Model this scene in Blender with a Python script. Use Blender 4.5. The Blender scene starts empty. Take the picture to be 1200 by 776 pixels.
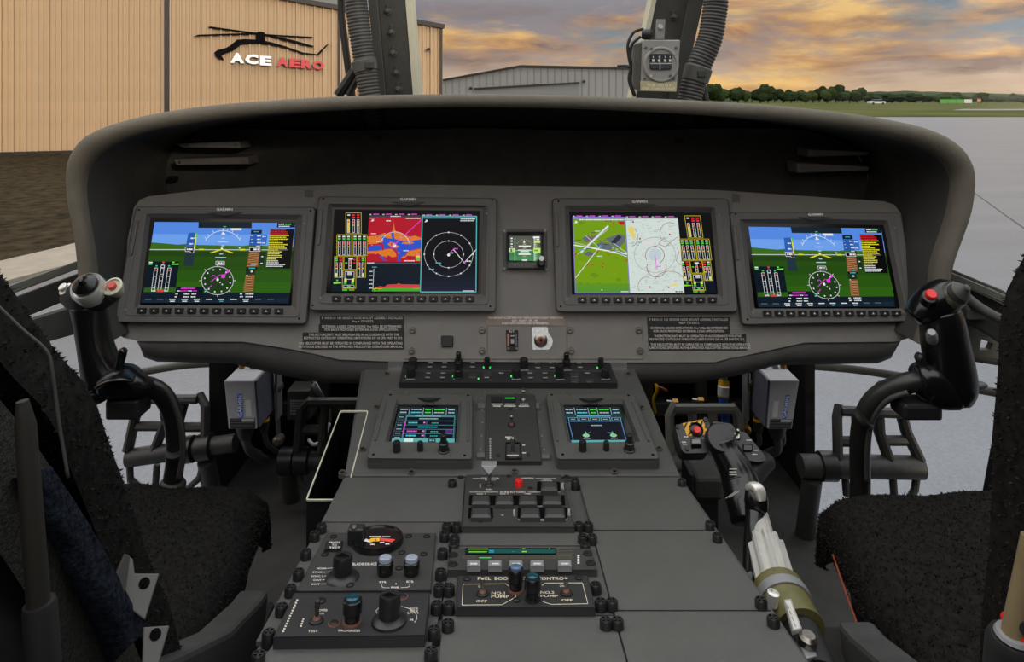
import bpy, math, random
import numpy as np
from mathutils import Vector, Matrix, noise
random.seed(7)
scene = bpy.context.scene
COL = scene.collection

# ------------------------------------------------------------------ camera
F, YH, CX = 800.0, 115.0, 600.0          # focal length, eye level and centre column in 1200x776 pixels
CAM = Vector((0, 0, 1.75))               # eye 1.75 m above the apron, standing between the seats
cd = bpy.data.cameras.new('camera'); cam = bpy.data.objects.new('camera', cd); COL.objects.link(cam)
cam.location = CAM; cam.rotation_euler = (math.pi/2, 0, 0)
cd.sensor_width = 36; cd.lens = 36*F/1200; cd.shift_y = -(388-YH)/1200
cd.clip_start = .01; cd.clip_end = 3000
scene.camera = cam
vs = scene.view_settings
vs.view_transform = 'Standard'; vs.look = 'None'; vs.gamma = 1; vs.use_curve_mapping = False
vs.exposure = 0.08

def lin(c):
    c = c/255.0
    return c/12.92 if c <= .04045 else ((c+.055)/1.055)**2.4
def rgb(c): return (lin(c[0]), lin(c[1]), lin(c[2]), 1)

# ------------------------------------------------------------------ sky
w = bpy.data.worlds.new('sky'); scene.world = w; w.use_nodes = True
nt = w.node_tree; N = nt.nodes; L = nt.links; N.clear()
def nd(t, **k):
    n = N.new(t)
    for a, b in k.items(): setattr(n, a, b)
    return n
def mth(op, a, b=None, clamp=False):
    n = nd('ShaderNodeMath', operation=op, use_clamp=clamp)
    for i, v in enumerate((a, b)):
        if v is None: continue
        if isinstance(v, (int, float)): n.inputs[i].default_value = v
        else: L.new(v, n.inputs[i])
    return n.outputs[0]
def ramp(f, stops):
    r = nd('ShaderNodeValToRGB'); e = r.color_ramp.elements
    while len(e) > 1: e.remove(e[-1])
    e[0].position = stops[0][0]; e[0].color = rgb(stops[0][1])
    for p, c in stops[1:]:
        x = e.new(p); x.color = rgb(c)
    L.new(f, r.inputs[0]); return r.outputs[0]
def mix(f, a, b):
    m = nd('ShaderNodeMix', data_type='RGBA')
    if isinstance(f, (int, float)): m.inputs[0].default_value = f
    else: L.new(f, m.inputs[0])
    L.new(a, m.inputs[6]) if not isinstance(a, tuple) else setattr(m.inputs[6], 'default_value', a)
    L.new(b, m.inputs[7]) if not isinstance(b, tuple) else setattr(m.inputs[7], 'default_value', b)
    return m.outputs[2]
tc = nd('ShaderNodeTexCoord'); sep = nd('ShaderNodeSeparateXYZ'); L.new(tc.outputs['Generated'], sep.inputs[0])
zc = mth('MAXIMUM', sep.outputs[2], 0.0)
def stretched(kz, sc, seed, detail=7, rough=.58, dist=.25):
    mp = nd('ShaderNodeMapping'); mp.inputs['Scale'].default_value = (1, 1, kz); mp.inputs['Location'].default_value = seed
    L.new(tc.outputs['Generated'], mp.inputs[0])
    n = nd('ShaderNodeTexNoise'); n.inputs['Scale'].default_value = sc; n.inputs['Detail'].default_value = detail
    n.inputs['Roughness'].default_value = rough; n.inputs['Distortion'].default_value = dist
    L.new(mp.outputs[0], n.inputs['Vector']); return n.outputs[0]
base = ramp(zc, [(0, (214, 186, 156)), (.03, (196, 170, 148)), (.07, (154, 140, 138)), (.13, (136, 132, 138)), (.4, (172, 172, 172)), (1, (186, 187, 188))])
bl = stretched(3.0, 2.1, (4.3, 1.2, .4), 3)
blue = mth('MULTIPLY', ramp(mth('ADD', bl, mth('MULTIPLY', sep.outputs[0], .16)), [(.52, (0, 0, 0)), (.66, (255, 255, 255))]), mth('MULTIPLY', zc, 11, True))
base = mix(blue, base, rgb((96, 138, 156)))
c1 = stretched(4.2, 6.0, (1.7, 3.1, .3))
cm = ramp(c1, [(.39, (0, 0, 0)), (.57, (255, 255, 255))])
cc = ramp(stretched(4.2, 6.0, (1.7, 3.1, .22)), [(.38, (130, 108, 98)), (.48, (198, 148, 96)), (.62, (246, 198, 120))])
cc = mix(ramp(zc, [(.10, (0, 0, 0)), (.5, (255, 255, 255))]), cc, rgb((196, 192, 190)))
sky = mix(mth('MULTIPLY', cm, .85), base, cc)
dk = stretched(5.0, 3.3, (8.7, .6, 2.2), 5)
sky = mix(mth('MULTIPLY', ramp(dk, [(.5, (0, 0, 0)), (.68, (255, 255, 255))]), .3), sky, rgb((112, 98, 98)))
bg = nd('ShaderNodeBackground'); L.new(sky, bg.inputs[0])
# the sky overhead is brighter than the band of dusk cloud at the horizon
gain = nd('ShaderNodeMapRange'); L.new(zc, gain.inputs[0])
gain.inputs[1].default_value = .12; gain.inputs[2].default_value = .7; gain.inputs[3].default_value = 1.0; gain.inputs[4].default_value = 4.0
L.new(gain.outputs[0], bg.inputs[1])
wo = nd('ShaderNodeOutputWorld'); L.new(bg.outputs[0], wo.inputs[0])

# low warm sun off to the side, lighting the hangar front
sd = bpy.data.lights.new('sun', 'SUN'); sd.energy = 1.25; sd.angle = math.radians(6); sd.color = (1, .84, .68)
so = bpy.data.objects.new('sun', sd); COL.objects.link(so)
so.rotation_euler = Vector((-.52, .83, -.2)).to_track_quat('-Z', 'Y').to_euler()
so.location = (16, -20, 8)

# ------------------------------------------------------------------ materials
MAT = {}
def M(name, c, rough=.55, metal=0.0, var=.12, scale=30, bump=0.0, bscale=300, spec=.5, c2=None, emit=0):
    m = bpy.data.materials.new(name); m.use_nodes = True; t = m.node_tree; n = t.nodes; l = t.links
    p = n['Principled BSDF']; p.inputs['Roughness'].default_value = rough; p.inputs['Metallic'].default_value = metal
    p.inputs['Specular IOR Level'].default_value = spec
    k = n.new('ShaderNodeTexCoord')
    z = n.new('ShaderNodeTexNoise'); z.inputs['Scale'].default_value = scale; z.inputs['Detail'].default_value = 5
    l.new(k.outputs['Object'], z.inputs['Vector'])
    r = n.new('ShaderNodeValToRGB'); a = rgb(c); e = r.color_ramp.elements
    e[0].position = .3; e[1].position = .7
    e[0].color = tuple(x*(1-var) for x in a[:3])+(1,)
    e[1].color = rgb(c2) if c2 else tuple(min(1, x*(1+var)) for x in a[:3])+(1,)
    l.new(z.outputs[0], r.inputs[0]); l.new(r.outputs[0], p.inputs['Base Color'])
    if emit:
        l.new(r.outputs[0], p.inputs['Emission Color']); p.inputs['Emission Strength'].default_value = emit
    if bump:
        z2 = n.new('ShaderNodeTexNoise'); z2.inputs['Scale'].default_value = bscale; z2.inputs['Detail'].default_value = 3
        l.new(k.outputs['Object'], z2.inputs['Vector'])
        b = n.new('ShaderNodeBump'); b.inputs['Strength'].default_value = bump; b.inputs['Distance'].default_value = .002
        l.new(z2.outputs[0], b.inputs['Height']); l.new(b.outputs[0], p.inputs['Normal'])
    MAT[name] = m; return m
def attr_mat(name, emission):
    m = bpy.data.materials.new(name); m.use_nodes = True; t = m.node_tree; n = t.nodes; l = t.links
    p = n['Principled BSDF']; a = n.new('ShaderNodeAttribute'); a.attribute_name = 'Col'
    if emission:
        p.inputs['Base Color'].default_value = (.005, .005, .006, 1); p.inputs['Roughness'].default_value = .15
        p.inputs['Specular IOR Level'].default_value = .08
        l.new(a.outputs['Color'], p.inputs['Emission Color']); p.inputs['Emission Strength'].default_value = emission
    else:
        p.inputs['Roughness'].default_value = .6; l.new(a.outputs['Color'], p.inputs['Base Color'])
    MAT[name] = m
attr_mat('screen', .86); attr_mat('print', 0)

M('panel', (122, 119, 114), .55, bump=.25, bscale=900, var=.06)
M('console_plate', (75, 75, 72), .5, bump=.25, bscale=900, var=.06)
M('unit_face', (50, 50, 49), .5, bump=.2, bscale=900, var=.08)
M('brown_ring', (104, 66, 56), .5, var=.2)
M('panel_dark', (88, 87, 84), .55, bump=.25, bscale=900, var=.08)
M('bezel', (97, 95, 92), .5, bump=.2, bscale=1200, var=.05)
M('bezel_black', (38, 38, 40), .45, var=.08)
M('glass_black', (10, 10, 12), .12, var=.05)
M('hood', (108, 103, 93), .92, bump=.6, bscale=700, var=.08, spec=.15)
M('hood_inside', (80, 80, 78), .9, bump=.3, bscale=300, var=.15, spec=.1)
M('hood_lamp', (128, 127, 124), .5)
M('fairing', (66, 65, 63), .7, bump=.3, bscale=400, var=.12)
M('black', (26, 26, 27), .5, var=.15)
M('black_matte', (20, 20, 20), .8, var=.2, spec=.2)
M('void', (9, 9, 9), .9, spec=.05)
M('knob', (24, 24, 25), .38, var=.1)
M('gloss_black', (16, 16, 17), .22, var=.1)
M('screw', (128, 122, 110), .35, metal=.7, var=.3, scale=400)
M('screw_dark', (38, 37, 36), .4, metal=.5, var=.3, scale=400)
M('steel', (150, 146, 138), .3, metal=1, var=.15, scale=120)
M('aluminium', (214, 212, 205), .34, metal=.5, var=.1, scale=60)
M('alu_grey', (140, 141, 143), .45, metal=.35, var=.06)
M('alu_box', (186, 187, 194), .5, metal=.0, var=.06)
M('alu_box_side', (84, 85, 96), .55, var=.1)
M('olive', (96, 92, 52), .45, var=.2, scale=80)
M('olive_dark', (38, 36, 28), .55, var=.25, scale=60)
M('cream', (188, 186, 164), .6, var=.06)
M('frame_dark', (50, 51, 47), .6, var=.15, bump=.3)
M('frame_green', (74, 76, 70), .6, var=.15)
M('frame_light', (112, 112, 105), .6, var=.1)
M('pedal', (48, 48, 46), .5, var=.25, scale=90, bump=.3)
M('tube_black', (30, 30, 29), .38, var=.2, scale=60)
M('rubber', (58, 58, 56), .5, var=.12)
M('red', (214, 26, 22), .35, var=.06)
M('orange_red', (150, 70, 48), .5, var=.2)
M('white', (205, 205, 203), .5, var=.08)
M('gasket', (244, 243, 240), .5, var=.25, scale=300)
M('brass', (150, 116, 60), .35, metal=.8, var=.3, scale=200)
M('blue', (22, 84, 168), .5, var=.1)
M('yellow', (214, 166, 30), .5, var=.1)
M('lens_blue', (70, 96, 122), .18, var=.2)
M('lens_teal', (14, 62, 74), .12, var=.2)
M('lens_grey', (140, 150, 165), .2, var=.1)
M('key_grey', (122, 122, 122), .5, var=.05)
M('key_dark', (52, 52, 52), .5, var=.08)
M('fleece', (28, 27, 26), 1, var=.4, scale=160, spec=.05)
M('fleece_tuft', (37, 36, 34), 1, var=.45, scale=200, spec=.05)
M('webbing', (42, 41, 39), .9, var=.5, scale=420, bump=1, bscale=600, spec=.1)
M('skirt', (38, 36, 33), .9, var=.5, scale=300, bump=1, bscale=500, spec=.1)
M('knit', (26, 30, 38), .95, var=.7, scale=260, bump=1, bscale=420, spec=.05)
M('bucket', (54, 54, 53), .6, var=.2, scale=40, bump=.3)
M('cabin_floor', (40, 39, 37), .75, var=.35, scale=22, bump=.4)
M('liner', (30, 29, 27), .85, var=.35, scale=25, bump=.5, bscale=120)
M('apron', (79, 87, 96), .32, var=.28, scale=70, spec=1.0)
M('turf', (40, 38, 24), .95, var=.5, scale=6, bump=1, bscale=30, c2=(64, 54, 38), spec=.05)
M('field', (62, 76, 34), .95, var=.3, scale=.06, c2=(92, 92, 50), spec=.05)
M('kerb', (138, 129, 114), .8, var=.12, scale=6)
M('tan', (192, 164, 128), .5, var=.05, scale=1.5)
M('tan_rib', (192, 162, 124), .5, var=.05, scale=1.5)
M('trim_dark', (22, 18, 16), .5)
M('far_wall', (126, 129, 128), .6, var=.04)
M('far_door', (114, 117, 116), .6, var=.04)
M('sign_black', (9, 9, 10), .8, spec=.1)
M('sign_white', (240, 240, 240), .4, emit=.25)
M('sign_red', (205, 14, 40), .4)
M('leaf', (36, 48, 26), .95, var=.4, scale=.35, spec=.05)
M('leaf_light', (50, 62, 34), .95, var=.4, scale=.35, spec=.05)
M('bark', (58, 50, 40), .9)
M('hill', (52, 64, 44), .95, var=.4, scale=.08, spec=.05)
M('paint_white', (200, 204, 208), .4)
M('paint_green', (60, 150, 40), .5)
def broad(name, sx, sy, lo, hi):
    """slow, stretched stains over a ground material"""
    t = MAT[name].node_tree; n, l = t.nodes, t.links; p = n['Principled BSDF']; src = p.inputs['Base Color'].links[0].from_socket
    k = n.new('ShaderNodeTexCoord'); mp = n.new('ShaderNodeMapping'); mp.inputs['Scale'].default_value = (sx, sy, 1); z = n.new('ShaderNodeTexNoise'); z.inputs['Scale'].default_value = 1; z.inputs['Detail'].default_value = 6
    l.new(k.outputs['Object'], mp.inputs[0]); l.new(mp.outputs[0], z.inputs['Vector'])
    r = n.new('ShaderNodeMapRange'); r.inputs[1].default_value = .3; r.inputs[2].default_value = .7; r.inputs[3].default_value = lo; r.inputs[4].default_value = hi; l.new(z.outputs[0], r.inputs[0])
    m = n.new('ShaderNodeMix'); m.data_type = 'RGBA'; m.blend_type = 'MULTIPLY'; m.inputs[0].default_value = 1; l.new(src, m.inputs[6]); l.new(r.outputs[0], m.inputs[7]); l.new(m.outputs[2], p.inputs['Base Color'])
broad('apron', .25, 1.1, .78, 1.22)
gm = bpy.data.materials.new('clear_glass'); gm.use_nodes = True; g = gm.node_tree; g.nodes.clear()
o_ = g.nodes.new('ShaderNodeOutputMaterial'); t_ = g.nodes.new('ShaderNodeBsdfTransparent'); s_ = g.nodes.new('ShaderNodeBsdfGlossy'); m_ = g.nodes.new('ShaderNodeMixShader')
t_.inputs[0].default_value = (.985, .99, .985, 1); s_.inputs['Roughness'].default_value = .02; m_.inputs[0].default_value = .015
g.links.new(t_.outputs[0], m_.inputs[1]); g.links.new(s_.outputs[0], m_.inputs[2]); g.links.new(m_.outputs[0], o_.inputs[0]); MAT['clear_glass'] = gm

# ------------------------------------------------------------------ geometry helpers
def ray(x, y): return Vector(((x-CX)/F, 1, -(y-YH)/F))
def at(x, y, Y): return CAM + ray(x, y)*Y
class Plane:
    def __init__(s, p, n):
        s.p = Vector(p); s.n = Vector(n).normalized()
        X = Vector((1, 0, 0)); s.u = (X - s.n*X.dot(s.n)).normalized(); s.v = s.n.cross(s.u)
    def at(s, x, y, h=0.0):
        r = ray(x, y); return CAM + r*(((s.p + s.n*h - CAM).dot(s.n))/r.dot(s.n))
    def sc(s, x, y): return s.at(x, y).y/F          # metres per pixel there
def facing(Y): return Plane((0, Y, 0), (0, -1, 0))

WP = {}
def wpos(o): return WP[o.name] if o is not None else Vector((0, 0, 0))
def put(o, loc, parent):
    COL.objects.link(o); WP[o.name] = Vector(loc); o.location = Vector(loc) - wpos(parent)
    if parent is not None: o.parent = parent
    return o
def tag(o, label=None, cat=None, group=None, kind=None):
    if label: o['label'] = label
    if cat: o['category'] = cat
    if group: o['group'] = group
    if kind: o['kind'] = kind
    return o
def thing(name, label, cat, loc, group=None):
    o = bpy.data.objects.new(name, None); o.empty_display_size = .02
    put(o, loc, None); return tag(o, label, cat, group)
def mesh_obj(name, verts, faces, mat, parent=None, smooth=False, bevel=0, seg=2, label=None, kind=None, auto=True):
    verts = [Vector(v) for v in verts]
    lo = Vector((min(v.x for v in verts), min(v.y for v in verts), min(v.z for v in verts)))
    hi = Vector((max(v.x for v in verts), max(v.y for v in verts), max(v.z for v in verts)))
    c = (lo+hi)/2; c.z = lo.z
    me = bpy.data.meshes.new(name); me.from_pydata([v-c for v in verts], [], faces)
    me.materials.append(MAT[mat] if isinstance(mat, str) else mat)
    if smooth:
        me.polygons.foreach_set('use_smooth', [True]*len(me.polygons))
        if smooth != 'all': me.set_sharp_from_angle(angle=math.radians(38))
    me.update()
    o = bpy.data.objects.new(name, me); put(o, c, parent)
    if bevel:
        b = o.modifiers.new('bevel', 'BEVEL'); b.width = bevel; b.segments = seg; b.limit_method = 'ANGLE'
    if label: o['label'] = label
    if kind: o['kind'] = kind
    return o
def again(o, name, loc, parent):
    """a copy that shares mesh data, placed by world location"""
    c = bpy.data.objects.new(name, o.data)
    for md in o.modifiers:
        m = c.modifiers.new(md.name, md.type)
        if md.type == 'BEVEL': m.width = md.width; m.segments = md.segments; m.limit_method = md.limit_method
    return put(c, loc, parent)
class G:
    """collects geometry for one mesh"""
    def __init__(s): s.v = []; s.f = []
    def add(s, v, f):
        k = len(s.v); s.v += [Vector(q) for q in v]; s.f += [tuple(i+k for i in q) for q in f]; return s
    def box(s, c, size, rot=None):
        c = Vector(c); R = rot or Matrix.Identity(3); a = [x/2 for x in size]
        vs = [c + R @ Vector((a[0]*i, a[1]*j, a[2]*k)) for i in (-1, 1) for j in (-1, 1) for k in (-1, 1)]
        return s.add(vs, [(0, 1, 3, 2), (4, 6, 7, 5), (0, 4, 5, 1), (2, 3, 7, 6), (0, 2, 6, 4), (1, 5, 7, 3)])
    def rings(s, R, cap0=True, cap1=True, closed=True):
        n = len(R[0]); v = [p for r in R for p in r]; f = []
        for i in range(len(R)-1):
            for j in range(n if closed else n-1):
                k = (j+1) % n; f.append((i*n+j, i*n+k, (i+1)*n+k, (i+1)*n+j))
        if cap0: f.append(tuple(reversed(range(n))))
        if cap1: f.append(tuple((len(R)-1)*n+j for j in range(n)))
        return s.add(v, f)
    def lathe(s, o, ax, prof, n=20, cap0=True, cap1=True, flute=0):
        ax = Vector(ax).normalized(); t = Vector((1, 0, 0)) if abs(ax.x) < .8 else Vector((0, 1, 0))
        a = (t - ax*t.dot(ax)).normalized(); b = ax.cross(a); R = []
        for r, z in prof:
            R.append([Vector(o)+ax*z+(a*math.cos(2*math.pi*i/n)+b*math.sin(2*math.pi*i/n))*(r*(1-flute*(i % 2))) for i in range(n)])
        return s.rings(R, cap0, cap1)
    def tube(s, pts, r, n=12, caps=True, flat=1.0, up=(0, 0, 1)):
        pts = [Vector(p) for p in pts]; m = len(pts); rr = r if isinstance(r, (list, tuple)) else [r]*m
        R = []; a = None
        for i, p in enumerate(pts):
            d = (pts[min(i+1, m-1)]-pts[max(i-1, 0)]).normalized()
            if a is None:
                t = Vector(up)
                if abs(t.dot(d)) > .95: t = Vector((1, 0, 0))
                a = (t-d*t.dot(d)).normalized()
            else: a = (a-d*a.dot(d)).normalized()
            b = d.cross(a)
            R.append([p+(a*math.cos(2*math.pi*k/n)+b*(math.sin(2*math.pi*k/n)*flat))*rr[i] for k in range(n)])
        return s.rings(R, caps, caps)
    def px(s, pl, rings, cap0=True, cap1=True):
        """rings: [(pixel polygon, height above the plane)]"""
        ref = {}
        for P, h in rings: k = tuple(P); ref[k] = max(ref.get(k, -9), h)      # an outline is placed at its upper height and runs straight down the normal
        return s.rings([[pl.at(x, y, ref[tuple(P)])+pl.n*(h-ref[tuple(P)]) for x, y in P] for P, h in rings], cap0, cap1)
    def down(s, top, z):
        t = [Vector(p) for p in top]; b = [Vector((p.x, p.y, z)) for p in t]
        return s.rings([b, t])
    def obj(s, name, mat, parent=None, **k): return mesh_obj(name, s.v, s.f, mat, parent, **k)
def spline(P, n=6):
    P = [Vector(p) for p in P]; out = []
    for i in range(len(P)-1):
        p0, p1, p2, p3 = P[max(i-1, 0)], P[i], P[i+1], P[min(i+2, len(P)-1)]
        for k in range(n):
            t = k/n; out.append(.5*((2*p1)+(p2-p0)*t+(2*p0-5*p1+4*p2-p3)*t*t+(3*p1-p0-3*p2+p3)*t**3))
    return out+[P[-1]]
def rq(Q, r, k=3):
    """quad (or polygon) with rounded corners, k+1 points each"""
    out = []; n = len(Q)
    for i in range(n):
        p, a, b = [np.array(q, float) for q in (Q[i], Q[i-1], Q[(i+1) % n])]
        ra = min(r, .49*np.linalg.norm(a-p)); rb = min(r, .49*np.linalg.norm(b-p))
        A = p+(a-p)/np.linalg.norm(a-p)*ra; B = p+(b-p)/np.linalg.norm(b-p)*rb
        for j in range(k+1):
            t = j/k; q = A*(1-t)**2+2*p*t*(1-t)+B*t*t; out.append((q[0], q[1]))
    return out
def inset(Q, d):
    """shrink a 4-corner quad by d pixels on each side (d may be (l,t,r,b))"""
    l, t, r, b = d if isinstance(d, tuple) else (d, d, d, d)
    TL, TR, BR, BL = [np.array(q, float) for q in Q]
    wt, wb = np.linalg.norm(TR-TL), np.linalg.norm(BR-BL); hl, hr = np.linalg.norm(BL-TL), np.linalg.norm(BR-TR)
    def q(u, v): return tuple((TL*(1-u)+TR*u)*(1-v)+(BL*(1-u)+BR*u)*v)
    w_, h_ = (wt+wb)/2, (hl+hr)/2
    return [q(l/w_, t/h_), q(1-r/w_, t/h_), q(1-r/w_, 1-b/h_), q(l/w_, 1-b/h_)]
def quad(x0, y0, x1, y1): return [(x0, y0), (x1, y0), (x1, y1), (x0, y1)]
def homog(A, B):
    M_ = []; v = []
    for (x, y), (u, w_) in zip(A, B):
        M_ += [[x, y, 1, 0, 0, 0, -u*x, -u*y], [0, 0, 0, x, y, 1, -w_*x, -w_*y]]; v += [u, w_]
    h = np.linalg.solve(np.array(M_, float), np.array(v, float))
    def f(x, y):
        d = h[6]*x+h[7]*y+1; return ((h[0]*x+h[1]*y+h[2])/d, (h[3]*x+h[4]*y+h[5])/d)
    return f
_T = {}
def glyphs(s, bold=0.0):
    k = (s, bold)
    if k not in _T:
        cu = bpy.data.curves.new('lettering', 'FONT'); cu.body = s; cu.resolution_u = 2; cu.offset = bold
        ob = bpy.data.objects.new('lettering', cu); me = ob.to_mesh()
        v = [(q.co.x, q.co.y) for q in me.vertices]; f = [tuple(p.vertices) for p in me.polygons]
        ob.to_mesh_clear(); bpy.data.objects.remove(ob); bpy.data.curves.remove(cu)
        if v:
            xs = [a for a, b in v]; ys = [b for a, b in v]; x0, y0 = min(xs), min(ys); dx, dy = max(max(xs)-x0, 1e-6), max(max(ys)-y0, 1e-6)
            v = [((a-x0)/dx, 1-(b-y0)/dy) for a, b in v]
        _T[k] = (v, f)
    return _T[k]
class Canvas:
    """flat print on a plane; coordinates go through mapf to photograph pixels and then onto the plane"""
    def __init__(s, pl, h, mapf=None): s.pl = pl; s.h = h; s.m = mapf or (lambda x, y: (x, y)); s.v = []; s.f = []; s.c = []
    def P(s, x, y, l):
        a = s.m(x, y); return s.pl.at(a[0], a[1], s.h+l*1.2e-4)
    def poly(s, pts, col, l=1):
        k = len(s.v); s.v += [s.P(x, y, l) for x, y in pts]; s.f.append(tuple(range(k, k+len(pts)))); s.c.append(rgb(col))
    def rect(s, x0, y0, x1, y1, col, l=1): s.poly([(x0, y0), (x0, y1), (x1, y1), (x1, y0)], col, l)
    def line(s, p, q, wd, col, l=2):
        wd *= .8
        d = math.hypot(q[0]-p[0], q[1]-p[1]) or 1; nx, ny = -(q[1]-p[1])/d*wd/2, (q[0]-p[0])/d*wd/2
        s.poly([(p[0]+nx, p[1]+ny), (q[0]+nx, q[1]+ny), (q[0]-nx, q[1]-ny), (p[0]-nx, p[1]-ny)], col, l)
    def pline(s, pts, wd, col, l=2, closed=False):
        pts = list(pts)+([pts[0]] if closed else [])
        for a, b in zip(pts, pts[1:]): s.line(a, b, wd, col, l)
    def box(s, x0, y0, x1, y1, wd, col, l=2): s.pline([(x0, y0), (x1, y0), (x1, y1), (x0, y1)], wd, col, l, True)
    def ring(s, cx, cy, rx, ry, wd, col, l=2, a0=0, a1=360, n=36):
        s.pline([(cx+rx*math.cos(math.radians(a0+(a1-a0)*i/n)), cy+ry*math.sin(math.radians(a0+(a1-a0)*i/n))) for i in range(n+1)], wd, col, l)
    def disc(s, cx, cy, rx, ry, col, l=2, n=20): s.poly([(cx+rx*math.cos(2*math.pi*i/n), cy+ry*math.sin(2*math.pi*i/n)) for i in range(n)], col, l)
    def text(s, t, x0, y0, x1, y1, col, l=3, rot=0, bold=.0):
        v, f = glyphs(t, bold+.004); k = len(s.v)
        for a, b in v:
            if rot == 90: x, y = x0+(x1-x0)*b, y1-(y1-y0)*a       # reads upwards
            elif rot == -90: x, y = x1-(x1-x0)*b, y0+(y1-y0)*a
            else: x, y = x0+(x1-x0)*a, y0+(y1-y0)*b
            s.v.append(s.P(x, y, l))
        for q in f: s.f.append(tuple(i+k for i in q)); s.c.append(rgb(col))
    def words(s, x0, y0, x1, h, col, l=3, gap=.35, seed=1):
        """an unreadable run of small print"""
        R = random.Random(seed*977+int(x0*3)+int(y0*7)); x = x0; y0 += h*.12; h *= .74
        while x < x1-h*.4:
            wd = min(h*R.uniform(.7, 2.4), x1-x); s.rect(x, y0, x+wd, y0+h, col, l); x += wd+h*gap
    def build(s, name, parent, mat='screen', **k):
        o = mesh_obj(name, s.v, s.f, mat, parent, **k); me = o.data
        a = me.color_attributes.new('Col', 'FLOAT_COLOR', 'CORNER'); buf = []
        for p, c in zip(me.polygons, s.c): buf += list(c)*p.loop_total
        a.data.foreach_set('color', buf); return o
def crop(x0, y0, sc): return lambda x, y: (x0+x/sc, y0+y/sc)
def plate(pl, Q, h, mat, name, parent, r=1.5, h0=0.0, ch=.0012, k=3, **kw):
    O = rq(Q, r, k); g = G(); c = ch/pl.sc(*Q[0])
    I = rq(inset(Q, c) if len(Q) == 4 else Q, max(r-c, .3), k)
    return g.px(pl, [(O, h0), (O, h-ch), (I, h)]).obj(name, mat, parent, **kw)
def on(pl, name, mat, parent, x, y, prof, h=0.0, n=16, smooth=True, flute=0, ax=None, **k):
    """turned shape standing on a plane at a pixel; profile in metres"""
    return G().lathe(pl.at(x, y, h), ax or pl.n, prof, n, flute=flute).obj(name, mat, parent, smooth=smooth, **k)
# ================================================================== outside: ground, hangars, trees
def flat(name, pts, z, mat, th=.05, **k):
    g = G(); t = [Vector((x, y, z)) for x, y in pts]; g.down(t, z-th); o = g.obj(name, mat, None, **k); o['kind'] = 'structure'; return o
flat('ground', [(-160, -40), (200, -40), (200, 63), (-160, 63)], 0, 'apron', label='pale blue grey concrete apron outside the cockpit')
flat('grass_verge', [(-60, 2.2), (-6.8, 2.2), (-5.25, 7.8), (-4.2, 14), (-1.5, 27), (-60, 27)], .02, 'turf', label='dark dry grass between apron and tan hangar')
flat('airfield', [(-900, 63), (900, 63), (900, 900), (-900, 900)], .03, 'field', label='green airfield grass beyond the apron')
flat('taxiway', [(62, 96), (300, 96), (300, 106), (70, 106)], .06, 'apron', label='strip of grey taxiway across the far grass')
flat('path', [(-6.8, 2.2), (-5.25, 7.8), (-4.2, 14), (-3.3, 14), (-4.45, 7.6), (-5.9, 2.2)], .03, 'kerb', label='pale tan concrete path beside the dark grass')
# joint lines cut in the apron
for i, (a, b) in enumerate([((9.4, 14.4), (5.4, 6.1))]):
    d = Vector((b[0]-a[0], b[1]-a[1], 0)).normalized(); s = Vector((-d.y, d.x, 0))*.012
    A, B = Vector((*a, .003)), Vector((*b, .003))
    G().rings([[A-s, A+s], [B-s, B+s]], False, False, False).obj('apron_joint', 'frame_dark', None)['kind'] = 'structure'

# tan hangar: wall line on the ground from two pixels of its foot
hA, hB = Vector((-15.45, 20.6, 0)), Vector((-2.72, 26.1, 0))
hd = (hB-hA).normalized(); hn = Vector((hd.y, -hd.x, 0)); HL = (hB-hA).length
HP = Plane(hA, hn)
hang = thing('hangar', 'tan corrugated metal hangar with dark trim behind the padded cowl', 'building', hA)
ra, rb = HP.at(345, 0), HP.at(517, 31)
def roofz(s):
    t = (s-(ra-hA).dot(hd))/((rb-ra).dot(hd)); return min(ra.z+(rb.z-ra.z)*t, 9.5)
pitch = .305; s = -9.15; i = 0; seam_s = (HP.at(196, 60)-hA).dot(hd); corner_s = (HP.at(398, 60)-hA).dot(hd)
while s < HL-.02:
    e = min(s+pitch*2, HL); g = G(); prof = []
    k0 = s
    while k0 < e-.01:
        prof += [(k0, 0), (k0+.012, .10), (k0+.05, .10), (k0+.066, 0), (k0+.17, 0), (k0+.185, .016), (k0+.20, .016), (k0+.215, 0)]; k0 += pitch
    prof.append((e, 0))
    bot = [hA+hd*a+hn*b for a, b in prof]; top = [Vector((p.x, p.y, roofz(a))) for p, (a, b) in zip(bot, prof)]
    g.rings([bot, top], False, False, False).obj('wall_panel', 'tan', hang); s = e
bk = G(); q = [hA-hd*9.1-hn*.05, hB-hn*.05, hB-hn*14, hA-hd*9.1-hn*14]
bk.rings([q, [Vector((p.x, p.y, roofz(HL) if i in (1, 2) else 9.4)) for i, p in enumerate(q)]]); bk.obj('building_shell', 'far_wall', hang)
def hbar(name, s0, z0, s1, z1, wd, dp, mat='trim_dark'):
    a = hA+hd*s0+Vector((0, 0, z0)); b = hA+hd*s1+Vector((0, 0, z1)); d = (b-a).normalized(); sd = d.cross(hn)*wd/2
    G().rings([[p-sd-hn*.02, p+sd-hn*.02, p+sd+hn*dp, p-sd+hn*dp] for p in (a, b)]).obj(name, mat, hang)
hbar('door_seam_trim', seam_s, 0, seam_s, roofz(seam_s), .17, .07)
hbar('corner_trim', corner_s, 0, corner_s, roofz(corner_s), .14, .07)
hbar('corner_trim', HL-.04, 0, HL-.04, roofz(HL), .16, .08)
s0 = (ra-hA).dot(hd)-4
hbar('eave_trim', s0, roofz(s0), HL+.1, roofz(HL+.1), .16, .18)
hbar('base_trim', -9, .06, HL, .06, .12, .13)
lp = HP.at(502.5, 57.5, .1)
G().box(lp, (.09, .22, .07)).box(lp+Vector((0, -.12, -.03)), (.14, .1, .05)).obj('wall_lamp', 'trim_dark', hang)

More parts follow.
